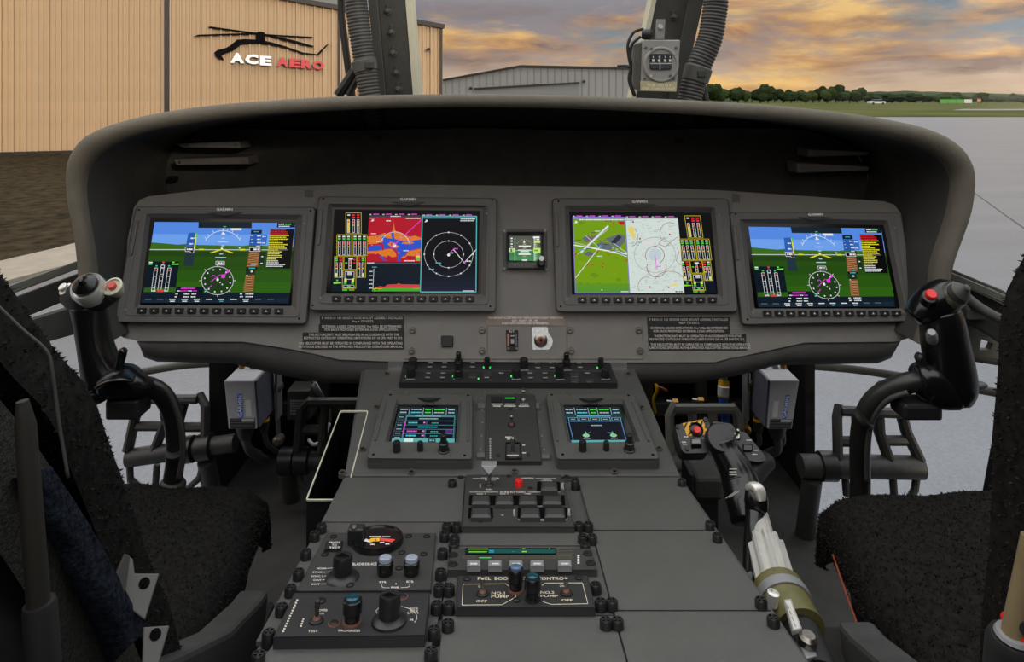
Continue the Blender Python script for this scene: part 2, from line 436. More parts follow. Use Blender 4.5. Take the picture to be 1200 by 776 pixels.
# sign on the hangar: raised letters and a helicopter emblem
cs = crop(220, 20, 6.667)
sign = thing('hangar_sign', 'black helicopter emblem over raised white and red ACE AERO letters', 'sign', HP.at(305, 80, .1))
def letter(ch, box, mat, name):
    v, f = glyphs(ch, .055); x0, y0, x1, y1, sk = box; V = []; g = G()
    for hh in (.05, .22):
        for a, b in v:
            X, Y = cs(x0+(x1-x0)*a, y0+(y1-y0)*b+sk*a); V.append(HP.at(X, Y, hh))
    n = len(v); edges = {}
    for q in f:
        for i in range(len(q)):
            e_ = (q[i], q[(i+1) % len(q)]); edges[e_] = 1
    F_ = [tuple(i+n for i in q) for q in f]
    o = g.add(V, F_).obj(name, mat, sign, label=None)
    side = [(a, b, b+n, a+n) for (a, b) in edges if (b, a) not in edges]
    G().add(V, side+[tuple(reversed(q)) for q in f]).obj('letter_return', 'sign_black', o)
for ch, bx in (('A', (333, 279, 442, 358, 4)), ('C', (448, 289, 552, 366, 4)), ('E', (564, 302, 654, 376, 4))): letter(ch, bx, 'sign_white', 'letter')
for ch, bx in (('A', (694, 312, 790, 384, 4)), ('E', (795, 322, 884, 392, 4)), ('R', (887, 331, 976, 400, 4)), ('O', (976, 340, 1066, 408, 4))): letter(ch, bx, 'sign_red', 'letter')
def emblem(name, pts, h0=.04, h1=.12): G().px(HP, [([cs(*p) for p in pts], h0), ([cs(*p) for p in pts], h1)]).obj(name, 'sign_black', sign)
emblem('rotor_blade', [(160, 76), (185, 74), (360, 98), (540, 122), (540, 136), (340, 108), (165, 86)])
emblem('rotor_blade', [(45, 150), (85, 137), (300, 130), (480, 126), (540, 128), (480, 138), (300, 141), (90, 149)])
emblem('rotor_blade', [(600, 132), (760, 142), (975, 153), (975, 162), (920, 163), (760, 154), (600, 142)])
emblem('rotor_blade', [(600, 135), (660, 142), (850, 186), (985, 226), (980, 235), (930, 228), (760, 186), (600, 144)])
emblem('rotor_hub', [(535, 120), (570, 112), (600, 120), (605, 185), (535, 188)], .03, .14)
body = [(208, 275), (235, 256), (300, 240), (340, 215), (385, 176), (450, 171), (540, 176), (640, 192), (760, 226), (900, 276), (1010, 289), (1085, 216), (1110, 205),
        (1090, 224), (1024, 298), (900, 290), (760, 244), (640, 218), (540, 206), (435, 212), (400, 226), (350, 266), (295, 282), (262, 300), (285, 336), (250, 333), (215, 305)]
emblem('fuselage_line', body)

# grey hangar far off
FY = 62.0; FP = facing(FY)
fh = thing('far_hangar', 'low grey hangar with dark roof edge in the distance', 'building', at(630, 141, FY))
rl = [(480, 101), (610, 77.5), (742, 80), (800, 88)]
G().px(FP, [([(480, 138)]+rl+[(800, 138)], -12), ([(480, 138)]+rl+[(800, 138)], 0)]).obj('wall', 'far_wall', fh)
for a, b in zip(rl, rl[1:]): G().px(FP, [([(a[0], a[1]-1.3), (b[0], b[1]-1.3), (b[0], b[1]+1), (a[0], a[1]+1)], -12), ([(a[0], a[1]-1.3), (b[0], b[1]-1.3), (b[0], b[1]+1), (a[0], a[1]+1)], .3)]).obj('roof_edge', 'trim_dark', fh)
x = 522.0
while x < 745:
    t = np.interp(x, [p[0] for p in rl], [p[1] for p in rl])+1
    G().px(FP, [(quad(x, t, x+.7, 138), 0), (quad(x, t, x+.7, 138), .06)]).obj('wall_rib', 'far_door', fh); x += 8
G().px(FP, [([(557, 104), (678, 97), (678, 138), (557, 138)], 0), ([(557, 104), (678, 97), (678, 138), (557, 138)], .05)]).obj('hangar_door', 'far_door', fh)
G().px(FP, [([(556, 103), (679, 96), (679, 98), (556, 105)], 0), ([(556, 103), (679, 96), (679, 98), (556, 105)], .25)]).obj('door_track', 'trim_dark', fh)
for p in ((552, 103.5), (684, 95.5)): G().lathe(FP.at(*p, 0), (0, -1, 0), [(.12, 0), (.14, .3)], 8).obj('wall_lamp', 'trim_dark', fh)

# tree line
def crown_mesh(seed):
    R = random.Random(seed); g = G()
    for b in range(5):
        c = Vector((R.uniform(-.34, .34), R.uniform(-.3, .3), R.uniform(.32, .8) if b else .55)); r = R.uniform(.24, .42)*(1.15 if b == 0 else 1)
        n, m = 9, 6; rr = []
        for i in range(m+1):
            ph = math.pi*i/m; ring = []
            for j in range(n):
                a = 2*math.pi*j/n; d = Vector((math.sin(ph)*math.cos(a), math.sin(ph)*math.sin(a), -math.cos(ph)))
                ring.append(c+d*r*(1+.30*noise.noise(d*3.1+Vector((seed*3.7, b*2.3, 0)))+.2*noise.noise(d*8+Vector((seed, b, 4)))))
            rr.append(ring)
        g.rings(rr, False, False)
    return g
protos = [crown_mesh(k) for k in range(4)]
pm = []
tr_grp = 'trees of the far treeline'
R = random.Random(3); first = {}
def tree(x, Y, wpx, hpx, ybase=None, label='dark green leafy tree in the line beyond the airfield'):
    b = Vector(((x-CX)*Y/F, Y, .03)); wd = wpx*Y/F; ht = hpx*Y/F; k = R.randrange(4)
    t = thing('tree', label, 'tree', b, tr_grp)
    if k not in first:
        o = protos[k].obj('crown', 'leaf' if k % 2 else 'leaf_light', t, smooth=True); first[k] = (o, Vector(o.location)); o.location = (0, 0, ht*.12)
        WP[o.name] = b
    else:
        o = again(first[k][0], 'crown', b+Vector((0, 0, ht*.12)), t)
    o.scale = (wd, wd*.8, ht*.95); o.rotation_euler = (0, 0, R.uniform(0, 6))
    G().lathe(b, (0, 0, 1), [(wd*.045, 0), (wd*.03, ht*.4)], 6).obj('trunk', 'bark', t)
row = 0
x = 822
while x < 1225:
    top = np.interp(x, [820, 845, 870, 905, 930, 1000, 1030, 1100, 1150, 1225], [104, 103, 107, 106, 107, 105, 113, 112, 113, 114])
    row = (row+1) % 3; tree(x, (232, 250, 268)[row]+R.uniform(-2, 2), R.uniform(15, 20), 121-top+R.uniform(-1.5, 2.0)); x += R.uniform(7, 10)
hp = []
hx = list(range(760, 1330, 10)); HYd = 420
top = [at(x, np.interp(x, [760, 850, 960, 1020, 1060, 1140, 1200, 1330], [111, 110, 110, 107.6, 106.6, 108.6, 110.5, 112])+noise.noise(Vector((x*.11, 0, 0)))*1.1, HYd) for x in hx]
G().rings([[Vector((p.x, p.y-70, 0)) for p in top], [Vector((p.x, p.y-20, p.z*.8)) for p in top], top, [Vector((p.x, p.y+60, 0)) for p in top]], False, False, False).obj('wooded_hill', 'hill', None, smooth=True, label='low wooded hill behind the far treeline')['kind'] = 'structure'
# small far things on the field
t = thing('parked_car', 'tiny white car parked on the far airfield grass', 'car', at(1027, 122.4, 180))
c0 = Vector((at(1027, 122, 180).x, 180, 0.03))
G().box(c0+Vector((0, 0, .55)), (4.2, 1.8, .7)).obj('body', 'paint_white', t, bevel=.2)
G().box(c0+Vector((.2, 0, 1.1)), (2.3, 1.6, .6)).obj('cabin', 'glass_black', t, bevel=.2)
for sx in (-1.3, 1.3): G().lathe(c0+Vector((sx, -.95, .33)), (0, 1, 0), [(.33, 0), (.33, .25)], 12).obj('wheel', 'black', t)
t = thing('green_banner', 'long low green banner fence on the far airfield', 'banner', Vector((at(1120, 122, 170).x, 170, .03)))
for k in range(4):
    cxx = at(1106+k*9.5, 122, 170).x
    G().box((cxx, 170, 1.0), (1.95, .08, .9)).obj('banner_panel', 'paint_green' if k < 3 else 'paint_white', t)
    G().box((cxx-1, 170, .75), (.08, .08, 1.5)).obj('post', 'trim_dark', t)
t = thing('windsock', 'tiny red and yellow marker flag on the far grass', 'flag', Vector((at(1146, 122, 175).x, 175, .03)))
bx = at(1146, 122, 175).x
G().lathe((bx, 175, .03), (0, 0, 1), [(.06, 0), (.05, 1.9)], 8).obj('pole', 'trim_dark', t)
G().box((bx+.3, 175, 1.5), (.9, .1, .35)).obj('flag', 'orange_red', t); G().box((bx+.3, 175, 1.15), (.9, .1, .35)).obj('flag', 'yellow', t)
# ================================================================== glareshield hood
PN = Vector((0, -math.cos(math.radians(16)), math.sin(math.radians(16))))
PP = Plane(at(600, 300, 1.15), PN)
def yaw(n, d): return Matrix.Rotation(math.radians(d), 3, 'Z') @ n
PL = Plane(PP.at(370, 300), yaw(PN, 5)); PR = Plane(PP.at(858, 300), yaw(PN, -5))
out = [(108, 402), (98, 372), (94, 340), (91.5, 305), (87, 268), (80.5, 235), (79, 205), (84, 182), (104, 158), (150, 140.5), (220, 127), (300, 119), (400, 113), (500, 110.5), (600, 110.5), (700, 113), (800, 117), (900, 123), (985, 131.5), (1050, 142), (1095, 154), (1124, 172), (1138, 194), (1140.5, 216), (1136, 248), (1125, 281), (1116, 308), (1110, 340), (1104, 372), (1094, 402)]
inn = [(128, 402), (118, 372), (113, 340), (109, 305), (104, 272), (98, 236), (98, 212), (104, 193), (124, 174), (166, 156), (230, 144), (305, 135), (402, 129), (500, 126), (600, 126), (700, 128.5), (798, 133.5), (895, 140), (975, 149), (1036, 160), (1078, 172), (1103, 187), (1115, 204), (1117, 222), (1112, 252), (1102, 283), (1094, 308), (1090, 340), (1084, 372), (1074, 402)]
def up2(P):
    return [(p.x, p.y) for p in spline([Vector((a, b, 0)) for a, b in P], 3)]
out, inn = up2(out), up2(inn)
hood = thing('glareshield', 'grey felt padded cowl arching over the instrument panel', 'glareshield', at(605, 125, 1.1))
rolls = []; lin_ = []; shell = []
for (ox, oy), (ix, iy) in zip(out, inn):
    u = abs(ox-606)/530; Yl = 1.0+.05*u*u
    O, I = at(ox, oy, Yl), at(ix, iy, Yl); c = (O+I)/2; d = (O-I)/2; fw = d.length
    ring = [c+d*math.cos(a)+Vector((0, -1, 0))*fw*math.sin(a) for a in [math.pi*k/8 for k in range(9)]]
    rolls.append([O+Vector((0, .03, 0))]+ring+[I+Vector((0, .012, 0))])
    inw = Vector((606*0+0.005-I.x, 0, 0)); inw = Vector((math.copysign(min(abs(inw.x), .012), inw.x), 0, 0))
    lin_.append([I+Vector((0, .010, 0)), I+inw*.2+Vector((0, .05, 0)), I+inw+Vector((0, .12, .0)), I+inw+Vector((0, .34, -.002))])
    shell.append([O+Vector((0, .028, 0)), O+Vector((0, .16, -.002))-d*.1, O+Vector((0, .36, -.01))-d*.3])
G().rings(rolls, False, False, False).obj('padded_roll', 'hood', hood, smooth='all')
G().rings([r_[:3] for r_ in lin_], False, False, False).obj('lining_edge', 'fairing', hood, smooth='all')
G().rings([r_[2:] for r_ in lin_], False, False, False).obj('lining', 'hood_inside', hood, smooth='all')
G().rings(shell, False, False, False).obj('outer_skin', 'hood', hood, smooth='all')
# back wall of the cove, with its fold
Yb = 1.27; xs = list(range(188, 1026, 18))
def ctop(x):
    X = 600+(x-600)*Yb/1.02; return 115+(np.interp(X, [p[0] for p in inn[20:70]], [p[1] for p in inn[20:70]])-115)*1.02/Yb
r0 = [at(x, ctop(x)+1, Yb+.03) for x in xs]; r1 = [at(x, max(148, ctop(x)+2), Yb+.03) for x in xs]; r2 = [at(x, max(152, ctop(x)+3)+1.5*math.sin(x*.02), Yb-.012) for x in xs]; r3 = [at(x, max(158, ctop(x)+4), Yb+.01) for x in xs]; r4 = [at(x, 300, Yb) for x in xs]
G().rings([r0, r1, r2, r3, r4], False, False, False).obj('cove_back', 'hood_inside', hood, smooth=True)
BK = facing(Yb-.02)
for nm, Q in (('lower', [(203, 186), (291, 183), (294, 193), (206, 194)]), ('upper', [(205, 168), (282, 165), (284, 174), (215, 173)])):
    a = thing('cove_light', 'grey finned light bar, %s of two, in the cowl near the tan hangar' % nm, 'light', BK.at(Q[3][0], Q[3][1]))
    G().px(BK, [(rq(Q, 2), -.01), (rq(Q, 2), .03), (rq(inset(Q, 1), 1.5), .035)]).obj('housing', 'hood_lamp', a)
    on(BK, 'screw', 'steel', a, Q[3][0]+5, (Q[0][1]+Q[3][1])/2, [(.0022, 0), (.0022, .002)], .035, 8)
    on(BK, 'screw', 'steel', a, Q[1][0]-6, (Q[1][1]+Q[2][1])/2, [(.0022, 0), (.0022, .002)], .035, 8)
for nm, Q in (('lower', [(932, 190), (1018, 195), (1018, 200), (934, 203)]), ('upper', [(946, 174), (1020, 178), (1015, 182), (945, 184)])):
    a = thing('cove_light', 'grey finned light bar, %s of two, in the cowl near the treeline' % nm, 'light', BK.at(Q[3][0], Q[3][1]))
    G().px(BK, [(rq(Q, 2), -.01), (rq(Q, 2), .03), (rq(inset(Q, 1), 1.5), .035)]).obj('housing', 'hood_lamp', a)
    on(BK, 'screw', 'steel', a, Q[0][0]+5, (Q[0][1]+Q[3][1])/2, [(.0022, 0), (.0022, .002)], .035, 8)
for (x, y) in ((200, 210), (440, 162), (797, 165)):
    g = G().px(BK, [(rq(quad(x-4.5, y-3, x+4.5, y+3), 1), -.01), (rq(quad(x-4.5, y-3, x+4.5, y+3), 1), .004)]).lathe(BK.at(x, y, .004), (0, -1, 0), [(.003, 0), (.002, .004)], 8)
    g.obj('liner_clip', 'screw_dark', hood)

# ================================================================== instrument panel
pan = thing('instrument_panel', 'wide charcoal instrument panel holding four displays', 'instrument panel', PP.at(600, 424))
cT = [(370, 217.5), (420, 216), (520, 217), (700, 219), (800, 221), (858, 224)]
cB = [(858, 419), (838, 424.5), (720, 425), (447, 423.5), (398, 421.5), (370, 415)]
def face(pl, pts, name, th=.012): return G().px(pl, [(pts, -th), (pts, -.0006), (pts, 0)]).obj(name, 'panel', pan)
face(PP, cT+cB, 'panel_face')
face(PL, [(370.6, 217.5), (300, 219), (234, 223), (175, 230), (164, 234), (157, 243), (131, 376), (134, 388), (145, 396), (163, 400), (285, 400.5), (340, 409), (370.6, 415)], 'panel_face')
face(PR, [(857.4, 224), (900, 227), (961, 231), (1036, 236), (1048, 240), (1056, 250), (1081, 378), (1077, 389), (1066, 396), (1050, 400.5), (943, 401.5), (900, 411), (857.4, 420)], 'panel_face')
# rolled lower fairing
def fairing(T, B, pl_of):
    n = len(T); r0 = [pl_of(x).at(x, y, -.004) for x, y in T]; r3 = [pl_of(x).at(x, y, -.004) for x, y in B]
    for i in range(n): r3[i] = at(B[i][0], B[i][1], r0[i].y+.015)
    r1 = [at(T[i][0]*.6+B[i][0]*.4, T[i][1]*.6+B[i][1]*.4, r0[i].y-.004) for i in range(n)]
    r2 = [at(T[i][0]*.2+B[i][0]*.8, T[i][1]*.2+B[i][1]*.8, r0[i].y+.000) for i in range(n)]
    r4 = [p+Vector((0, .12, .02)) for p in r3]
    G().rings([r0, r1, r2, r3, r4], False, False, False).obj('lower_fairing', 'fairing', pan, smooth='all')
fairing([(160, 400), (168, 400), (190, 400), (285, 400.5), (340, 409), (398, 421), (455, 423)], [(163, 404), (169, 419), (184, 424), (272, 426), (330, 440), (380, 449), (455, 450)], lambda x: PL if x < 370 else PP)
fairing([(735, 424), (838, 424), (900, 410.5), (943, 401.5), (1020, 401), (1046, 400.5), (1056, 399)], [(735, 450), (812, 449), (866, 440), (910, 428), (1028, 426), (1044, 420), (1053, 404)], lambda x: PR if x > 858 else PP)
# screwed-on cover plates along the bottom of the panel
def cover(Q, scr):
    p = plate(PP, Q, .0014, 'panel', 'cover_plate', pan, r=1, ch=.0004)
    for x, y in scr:
        o = on(PP, 'screw', 'screw', p, x, y, [(.0052, 0), (.0052, .003), (.004, .0042)], .0014, 14)
        G().box(PP.at(x, y, .0062), (.006, .0012, .0006)).obj('slot', 'void', p)
cover([(477, 379), (570, 379), (571, 421), (474, 421)], [(483.5, 387), (565, 387), (482.5, 411), (565, 411)])
cover([(571.5, 383), (664, 383), (664, 421), (572, 421)], [])
cover([(664.8, 379), (752, 379), (754, 421), (665, 421)], [(668, 387), (748.5, 387), (669.5, 411), (750, 411)])
plate(PP, quad(517, 393.5, 531, 406.5), .006, 'bezel_black', 'blank_button', pan, r=1.2)
for Q in ([(357, 223), (367, 223), (367, 231), (357, 231)],): plate(PL, Q, .001, 'panel_dark', 'access_tab', pan, r=.5, ch=.0002)
plate(PR, [(855.5+3, 227), (867, 228), (867, 237), (858.5, 237)], .001, 'panel_dark', 'access_tab', pan, r=.5, ch=.0002)

# placards
def placard(pl, Q, lines, label, bg_='black', fg=(196, 190, 178), m=2.2):
    o = thing('placard', label, 'placard', pl.at(Q[3][0], Q[3][1]), 'placards below the displays')
    plate(pl, Q, .0011, bg_, 'backing', o, r=.4, ch=.0002, h0=.0001)
    c = Canvas(pl, .00115); n = len(lines); H = Q[2][1]-Q[0][1]; W = Q[1][0]-Q[0][0]
    for i, (t, a, b) in enumerate(lines):
        y0 = Q[0][1]+H*(.12+.82*i/n); c.text(t, Q[0][0]+W*a, y0, Q[0][0]+W*b, y0+H*.82/n*.72, fg, bold=.012)
    c.build('lettering', o, 'print')
TXT = [[('IF 34010-10  HD SENSOR NOSE MOUNT ASSEMBLY INSTALLED', .02, .98), ('Vne = 170 KNTS', .38, .63)],
       [('EXTERNAL LOADS OPERATIONS: Vne WILL BE DETERMINED', .04, .97), ('FOR EACH PROPOSED EXTERNAL LOAD APPLICATION.', .07, .93)],
       [('THIS ROTORCRAFT MUST BE OPERATED IN ACCORDANCE WITH THE', .06, .95), ('RESTRICTED CATEGORY OPERATING LIMITATIONS OF 14 CFR PART 91.313.', .015, .985)],
       [('THIS HELICOPTER MUST BE OPERATED IN COMPLIANCE WITH THE OPERATING', .02, .985), ('LIMITATIONS SPECIFIED IN THE APPROVED HELICOPTER OPERATIONS MANUAL.', .01, .99)]]
def wing_pl(x): return PP
for i, (a, b, c, d) in enumerate([(375, 370.3, 474, 379.8), (373.5, 380.1, 473.5, 389.4), (372, 389.7, 473.5, 399.2), (372, 399.5, 473.5, 409.6)]):
    names = ('sensor nose mount', 'external loads', 'rotorcraft category', 'helicopter compliance')
    X0 = (375, 373.5, 354.5, 346.5)[i]
    # the two lower strips run out over the joint onto the outer panel; they are proud of both faces
    placard(PP, quad(X0, b, c, d), TXT[i], 'black %s placard with pale print, beside the square blank button' % names[i])
for i, (a, b, c, d) in enumerate([(758.5, 372, 855, 381.6), (759, 381.9, 855.6, 391.1), (759.5, 391.4, 874.5, 400.8), (760, 401.1, 882, 410.8)]):
    names = ('sensor nose mount', 'external loads', 'rotorcraft category', 'helicopter compliance')
    placard(PP if i < 2 else PP, quad(a, b, c, d), TXT[i], 'black %s placard with pale print, towards the red-buttoned cyclic' % names[i])
placard(PP, [(570, 370), (661.5, 370.3), (662.5, 381.8), (569.5, 381.6)], [('THIS AIRCRAFT IS CERTIFIED FOR THE FOLLOWING FLIGHT OPERATIONS', .02, .98), ('DAY - NIGHT - VFR - IFR', .33, .66), ('FLIGHT INTO KNOWN ICING IS PROHIBITED.', .2, .8)],
        'tan flight operations placard in the middle of the panel', 'placard_tan' if 'placard_tan' in MAT else M('placard_tan', (134, 118, 106), .5).name, (236, 230, 224))
# small switch and gasketed toggle
ms = crop(550, 365, 5.714)
sw = thing('locator_switch', 'small black rocker switch with printed side plate below tan placard', 'switch', PP.at(600, 411))
plate(PP, [ms(246, 125), ms(326, 125), ms(324, 265), ms(250, 265)], .005, 'black', 'body', sw, r=.8, h0=.0014)
plate(PP, [ms(272, 150), ms(305, 150), ms(303, 225), ms(272, 225)], .009, 'bezel_black', 'rocker', sw, r=.6, h0=.005)
c = Canvas(PP, .0052, ms); c.text('ELT', 270, 128, 300, 140, (220, 215, 205)); c.rect(254, 150, 268, 232, (170, 120, 110)); c.rect(308, 150, 320, 232, (95, 95, 98)); c.build('lettering', sw, 'print')
c = Canvas(PP, .0092, ms); c.words(276, 160, 302, 8, (190, 188, 184)); c.rect(278, 185, 300, 215, (150, 150, 150)); c.build('rocker_mark', sw, 'print')
for x in (262, 318): on(PP, 'screw', 'screw', sw, *ms(x, 248), [(.0024, 0), (.002, .0016)], .005, 10)
tg = thing('gasketed_toggle', 'toggle switch on a rough white foil gasket below displays', 'switch', PP.at(636, 410))
plate(PP, rq([ms(418, 106), ms(528, 106), ms(524, 135), ms(560, 190), ms(556, 225), ms(535, 256), ms(424, 258)], 2.0, 2), .0026, 'gasket', 'gasket', tg, r=.1, h0=.0014, ch=.0003)
on(PP, 'collar', 'steel', tg, *ms(478, 192), [(.011, 0), (.011, .002), (.008, .0035)], .0026, 16)
on(PP, 'seal', 'orange_red', tg, *ms(478, 192), [(.006, 0), (.005, .004)], .004, 12)
on(PP, 'lever', 'screw_dark', tg, *ms(480, 190), [(.002, 0), (.0025, .012), (.001, .014)], .006, 10)

# ================================================================== display units
def display(name, label, pl, Q, glass, btn, mark, brand, draw, scr, th=.018):
    o = thing(name, label, 'display', pl.at(*Q[3]), 'large flight displays in the panel')
    rec = inset(glass, -5.5)
    g = G(); k = 4
    O0, O1, R_, Gl = rq(Q, 5, k), rq(inset(Q, 1.2), 4.5, k), rq(rec, 3, k), rq(glass, 1.5, k)
    g.px(pl, [(O0, 0), (O0, th-.003), (O1, th), (R_, th), (Gl, th-.007)], False, False).obj('bezel', 'bezel', o)
    # raised inner land around the glass
    lo = inset(Q, (9, 8, 9, 8)); g2 = G()
    g2.px(pl, [(rq(lo, 6, k), th-.0005), (rq(lo, 6, k), th+.0008), (rq(inset(lo, .9), 5, k), th+.0012), (rq(inset(rec, -.4), 3, k), th+.0012), (rq(inset(rec, -.4), 3, k), th-.0005)], False, False).obj('raised_land', 'bezel', o)
    plate(pl, inset(glass, -.5), th-.0068, 'glass_black', 'glass', o, r=1, h0=th-.012, ch=.0002)
    draw(pl, th-.0064, o)
    ht = th+.0012
    TL, TR, BR, BL = [np.array(q) for q in Q]
    (bx0, by0), (bx1, by1) = btn; first_ = None
    for i in range(12):
        x, y = bx0+(bx1-bx0)*i/11, by0+(by1-by0)*i/11
        b = plate(pl, quad(x-4.9, y-3.1, x+4.9, y+3.1), ht+.0035, 'knob', 'button', o, r=.8, h0=ht-.003, ch=.0008)
        cv = Canvas(pl, ht+.0036); cv.poly([(x-1.5, y+.9), (x+1.5, y+.9), (x, y-1.3)], (205, 205, 205)); cv.build('arrow_mark', b, 'print')
    x0, y0, x1, y1 = brand
    c = Canvas(pl, ht+.0001); c.text('GARMIN', x0-.6, y0-.3, x1+.6, y1+.2, (255, 255, 255), bold=.03); c.build('brand_lettering', o, 'print')
    mx = (x0+x1)/2; my = y1+1.6
    arc = [(mx-20+40*i/10, my+4.2*math.sin(math.pi*i/10)) for i in range(11)]
    G().px(pl, [(arc, ht-.0005), (arc, ht+.0022)]).obj('finger_lip', 'bezel_black', o)
    for x, y in mark: on(pl, 'light_sensor', 'key_grey', o, x, y, [(.0021, 0), (.0019, .0012)], ht, 10)
    for x, y in scr: on(pl, 'screw_hole', 'void', o, x, y, [(.0017, 0), (.0017, .0004)], th-.0002, 8)
    for sgn, (A, B) in ((1, (TL, BL)), (-1, (TR, BR))):
        p, q = A+(B-A)*.12, A+(B-A)*.42; off = 4.4*sgn
        if sgn > 0: plate(pl, [(p[0]+off-2.2, p[1]), (p[0]+off+2.2, p[1]), (q[0]+off+2.2, q[1]), (q[0]+off-2.2, q[1]+2)], th+.0026, 'bezel', 'edge_grip', o, r=1.5, h0=th-.001, ch=.001)
    return o

def draw_pfd(mapf):
    def d(pl, h, o):
        c = Canvas(pl, h, mapf); W = (235, 238, 240)
        c.poly([(200, 145), (120, 605), (965, 612), (1000, 150)], (10, 20, 30), 0)
        c.poly([(200, 146), (176, 300), (985, 306), (1000, 152)], (86, 140, 232), 1)
        c.poly([(190, 215), (176, 300), (985, 306), (994, 222)], (112, 164, 242), 1.3)
        c.poly([(182, 262), (250, 268), (330, 275), (400, 270), (450, 277), (600, 280), (700, 282), (760, 276), (860, 284), (988, 290), (984, 318), (172, 312)], (58, 108, 20), 2)
        c.poly([(172, 306), (984, 310), (970, 548), (135, 548)], (36, 76, 12), 1.6); c.poly([(166, 420), (978, 424), (976, 490), (160, 484)], (40, 86, 13), 1.8); c.poly([(160, 484), (976, 490), (970, 548), (135, 548)], (45, 96, 14), 1.8)
        c.poly([(172, 310), (984, 314), (982, 345), (168, 340)], (34, 66, 14), 2.2)
        c.poly([(168, 340), (982, 345), (980, 372), (165, 368)], (38, 78, 14), 2.2)
        c.line((172, 303), (958, 305), 3.5, W, 4)
        c.poly([(450, 148), (752, 150), (752, 182), (448, 180)], (18, 34, 46), 3); c.words(590, 170, 606, 6, (60, 220, 60), 4)
        c.poly([(898, 152), (1000, 152), (996, 178), (895, 178)], (14, 24, 34), 3); c.words(905, 156, 940, 7, W, 4); c.words(942, 156, 975, 8, (40, 220, 60), 4); c.words(905, 168, 970, 7, W, 4)
        # roll arc
        c.ring(588, 330, 122, 134, 4, (220, 230, 250), 4, 215, 325, 26)
        for a in (220, 230, 245, 258, 282, 295, 310, 320):
            ca, sa = math.cos(math.radians(a)), math.sin(math.radians(a)); c.line((588+122*ca, 330+134*sa), (588+136*ca, 330+150*sa), 3.5, (220, 230, 250), 4)
        c.poly([(588, 200), (578, 218), (604, 218)], W, 5); c.poly([(590, 196), (582, 184), (600, 184)], W, 5); c.rect(632, 182, 694, 194, (240, 240, 225), 5)
        for y, x0, x1 in ((238, 580, 598), (259, 560, 618), (281, 578, 596), (328, 568, 588), (348, 545, 606)): c.rect(x0, y-2, x1, y+3, (190, 210, 245), 5)
        c.poly([(582, 298), (510, 322), (525, 324), (580, 306)], (236, 220, 50), 6); c.poly([(584, 298), (650, 322), (636, 324), (586, 306)], (236, 220, 50), 6)
        c.rect(452, 299, 480, 306, (236, 220, 50), 6); c.rect(686, 300, 714, 308, (236, 220, 50), 6); c.disc(582, 297, 6, 6, W, 6); c.poly([(676, 290), (690, 290), (683, 300)], W, 6)
        # airspeed tape
        c.poly([(392, 207), (442, 207), (418, 398), (362, 396)], (34, 52, 60), 3); c.poly([(392, 207), (430, 207), (422, 290), (376, 290)], (40, 96, 180), 3.5)
        c.poly([(434, 208), (443, 208), (430, 300), (422, 300)], (225, 225, 60), 4); c.rect(436, 208, 443, 235, (70, 200, 70), 4.5)
        c.words(405, 234, 425, 10, W, 4); c.words(398, 266, 418, 10, W, 4)
        c.poly([(374, 290), (424, 284), (424, 322), (404, 322), (402, 314), (374, 314)], (6, 6, 8), 5); c.pline([(374, 290), (424, 288), (421, 322), (404, 322), (402, 314), (374, 314)], 3, W, 6, True); c.words(382, 296, 416, 12, W, 6)
        # altitude tape
        c.poly([(748, 192), (810, 192), (808, 214), (746, 214)], (8, 30, 40), 4); c.words(764, 199, 794, 6, (60, 200, 210), 5)
        c.poly([(745, 215), (808, 215), (800, 280), (736, 280)], (38, 90, 178), 3.5); c.poly([(808, 218), (842, 218), (834, 275), (802, 275)], (52, 110, 200), 3.4)
        for y in (222, 241, 260): c.words(782, y, 804, 8, W, 5); c.line((748, y+4), (756, y+4), 3, W, 5)
        c.words(812, 226, 832, 7, W, 5); c.words(808, 262, 828, 7, W, 5)
        c.poly([(736, 318), (798, 318), (786, 402), (722, 402)], (128, 78, 40), 3.5)
        for k in range(7): c.line((736-k*1.8, 330+k*11), (796-k*1.8, 324+k*11), 3, (206, 158, 110), 4)
        c.poly([(798, 318), (830, 318), (820, 392), (790, 392)], (26, 46, 26), 3.4); c.words(806, 340, 818, 7, W, 5); c.words(802, 378, 816, 7, W, 5)
        c.poly([(738, 290), (808, 284), (806, 318), (736, 316)], (8, 8, 10), 5); c.box(740, 292, 800, 314, 3, W, 6); c.words(762, 296, 798, 13, W, 6); c.words(778, 280, 798, 7, W, 6)
        c.poly([(722, 402), (786, 402), (783, 416), (720, 416)], (6, 26, 30), 5); c.words(736, 405, 775, 8, (60, 200, 210), 6); c.words(748, 390, 774, 7, (60, 200, 210), 6)
        c.poly([(718, 418), (772, 418), (770, 446), (716, 446)], (24, 48, 22), 5); c.words(746, 422, 756, 12, W, 6); c.words(722, 446, 732, 7, W, 6)
        c.poly([(718, 446), (770, 446), (758, 544), (704, 544)], (120, 72, 36), 4)
        for k in range(9): c.line((716-k*1.4, 460+k*10), (768-k*1.4, 455+k*10), 3, (206, 158, 110), 5)
        # warning list
        c.poly([(858, 186), (994, 188), (970, 412), (832, 408)], (5, 5, 8), 4); Rr = random.Random(5)
        for k in range(21):
            y = 189+k*10.3; x = 858-k*1.25; col = (226, 30, 44) if k < 3 else (230, 222, 60) if k < 17 else (225, 228, 230)
            c.words(x, y, x+Rr.uniform(52, 112), 7.6, col, 5, .3, k)
        # engine strip
        c.poly([(163, 370), (340, 373), (320, 520), (138, 520)], (10, 22, 34), 4); c.rect(168, 373, 188, 380, W, 5); c.rect(166, 382, 186, 390, (60, 220, 60), 5)
        c.disc(250, 376, 6, 6, (226, 60, 60), 5); c.poly([(295, 385), (336, 382), (336, 390), (296, 390)], (110, 230, 60), 5); c.rect(300, 372, 312, 380, (110, 230, 60), 5)
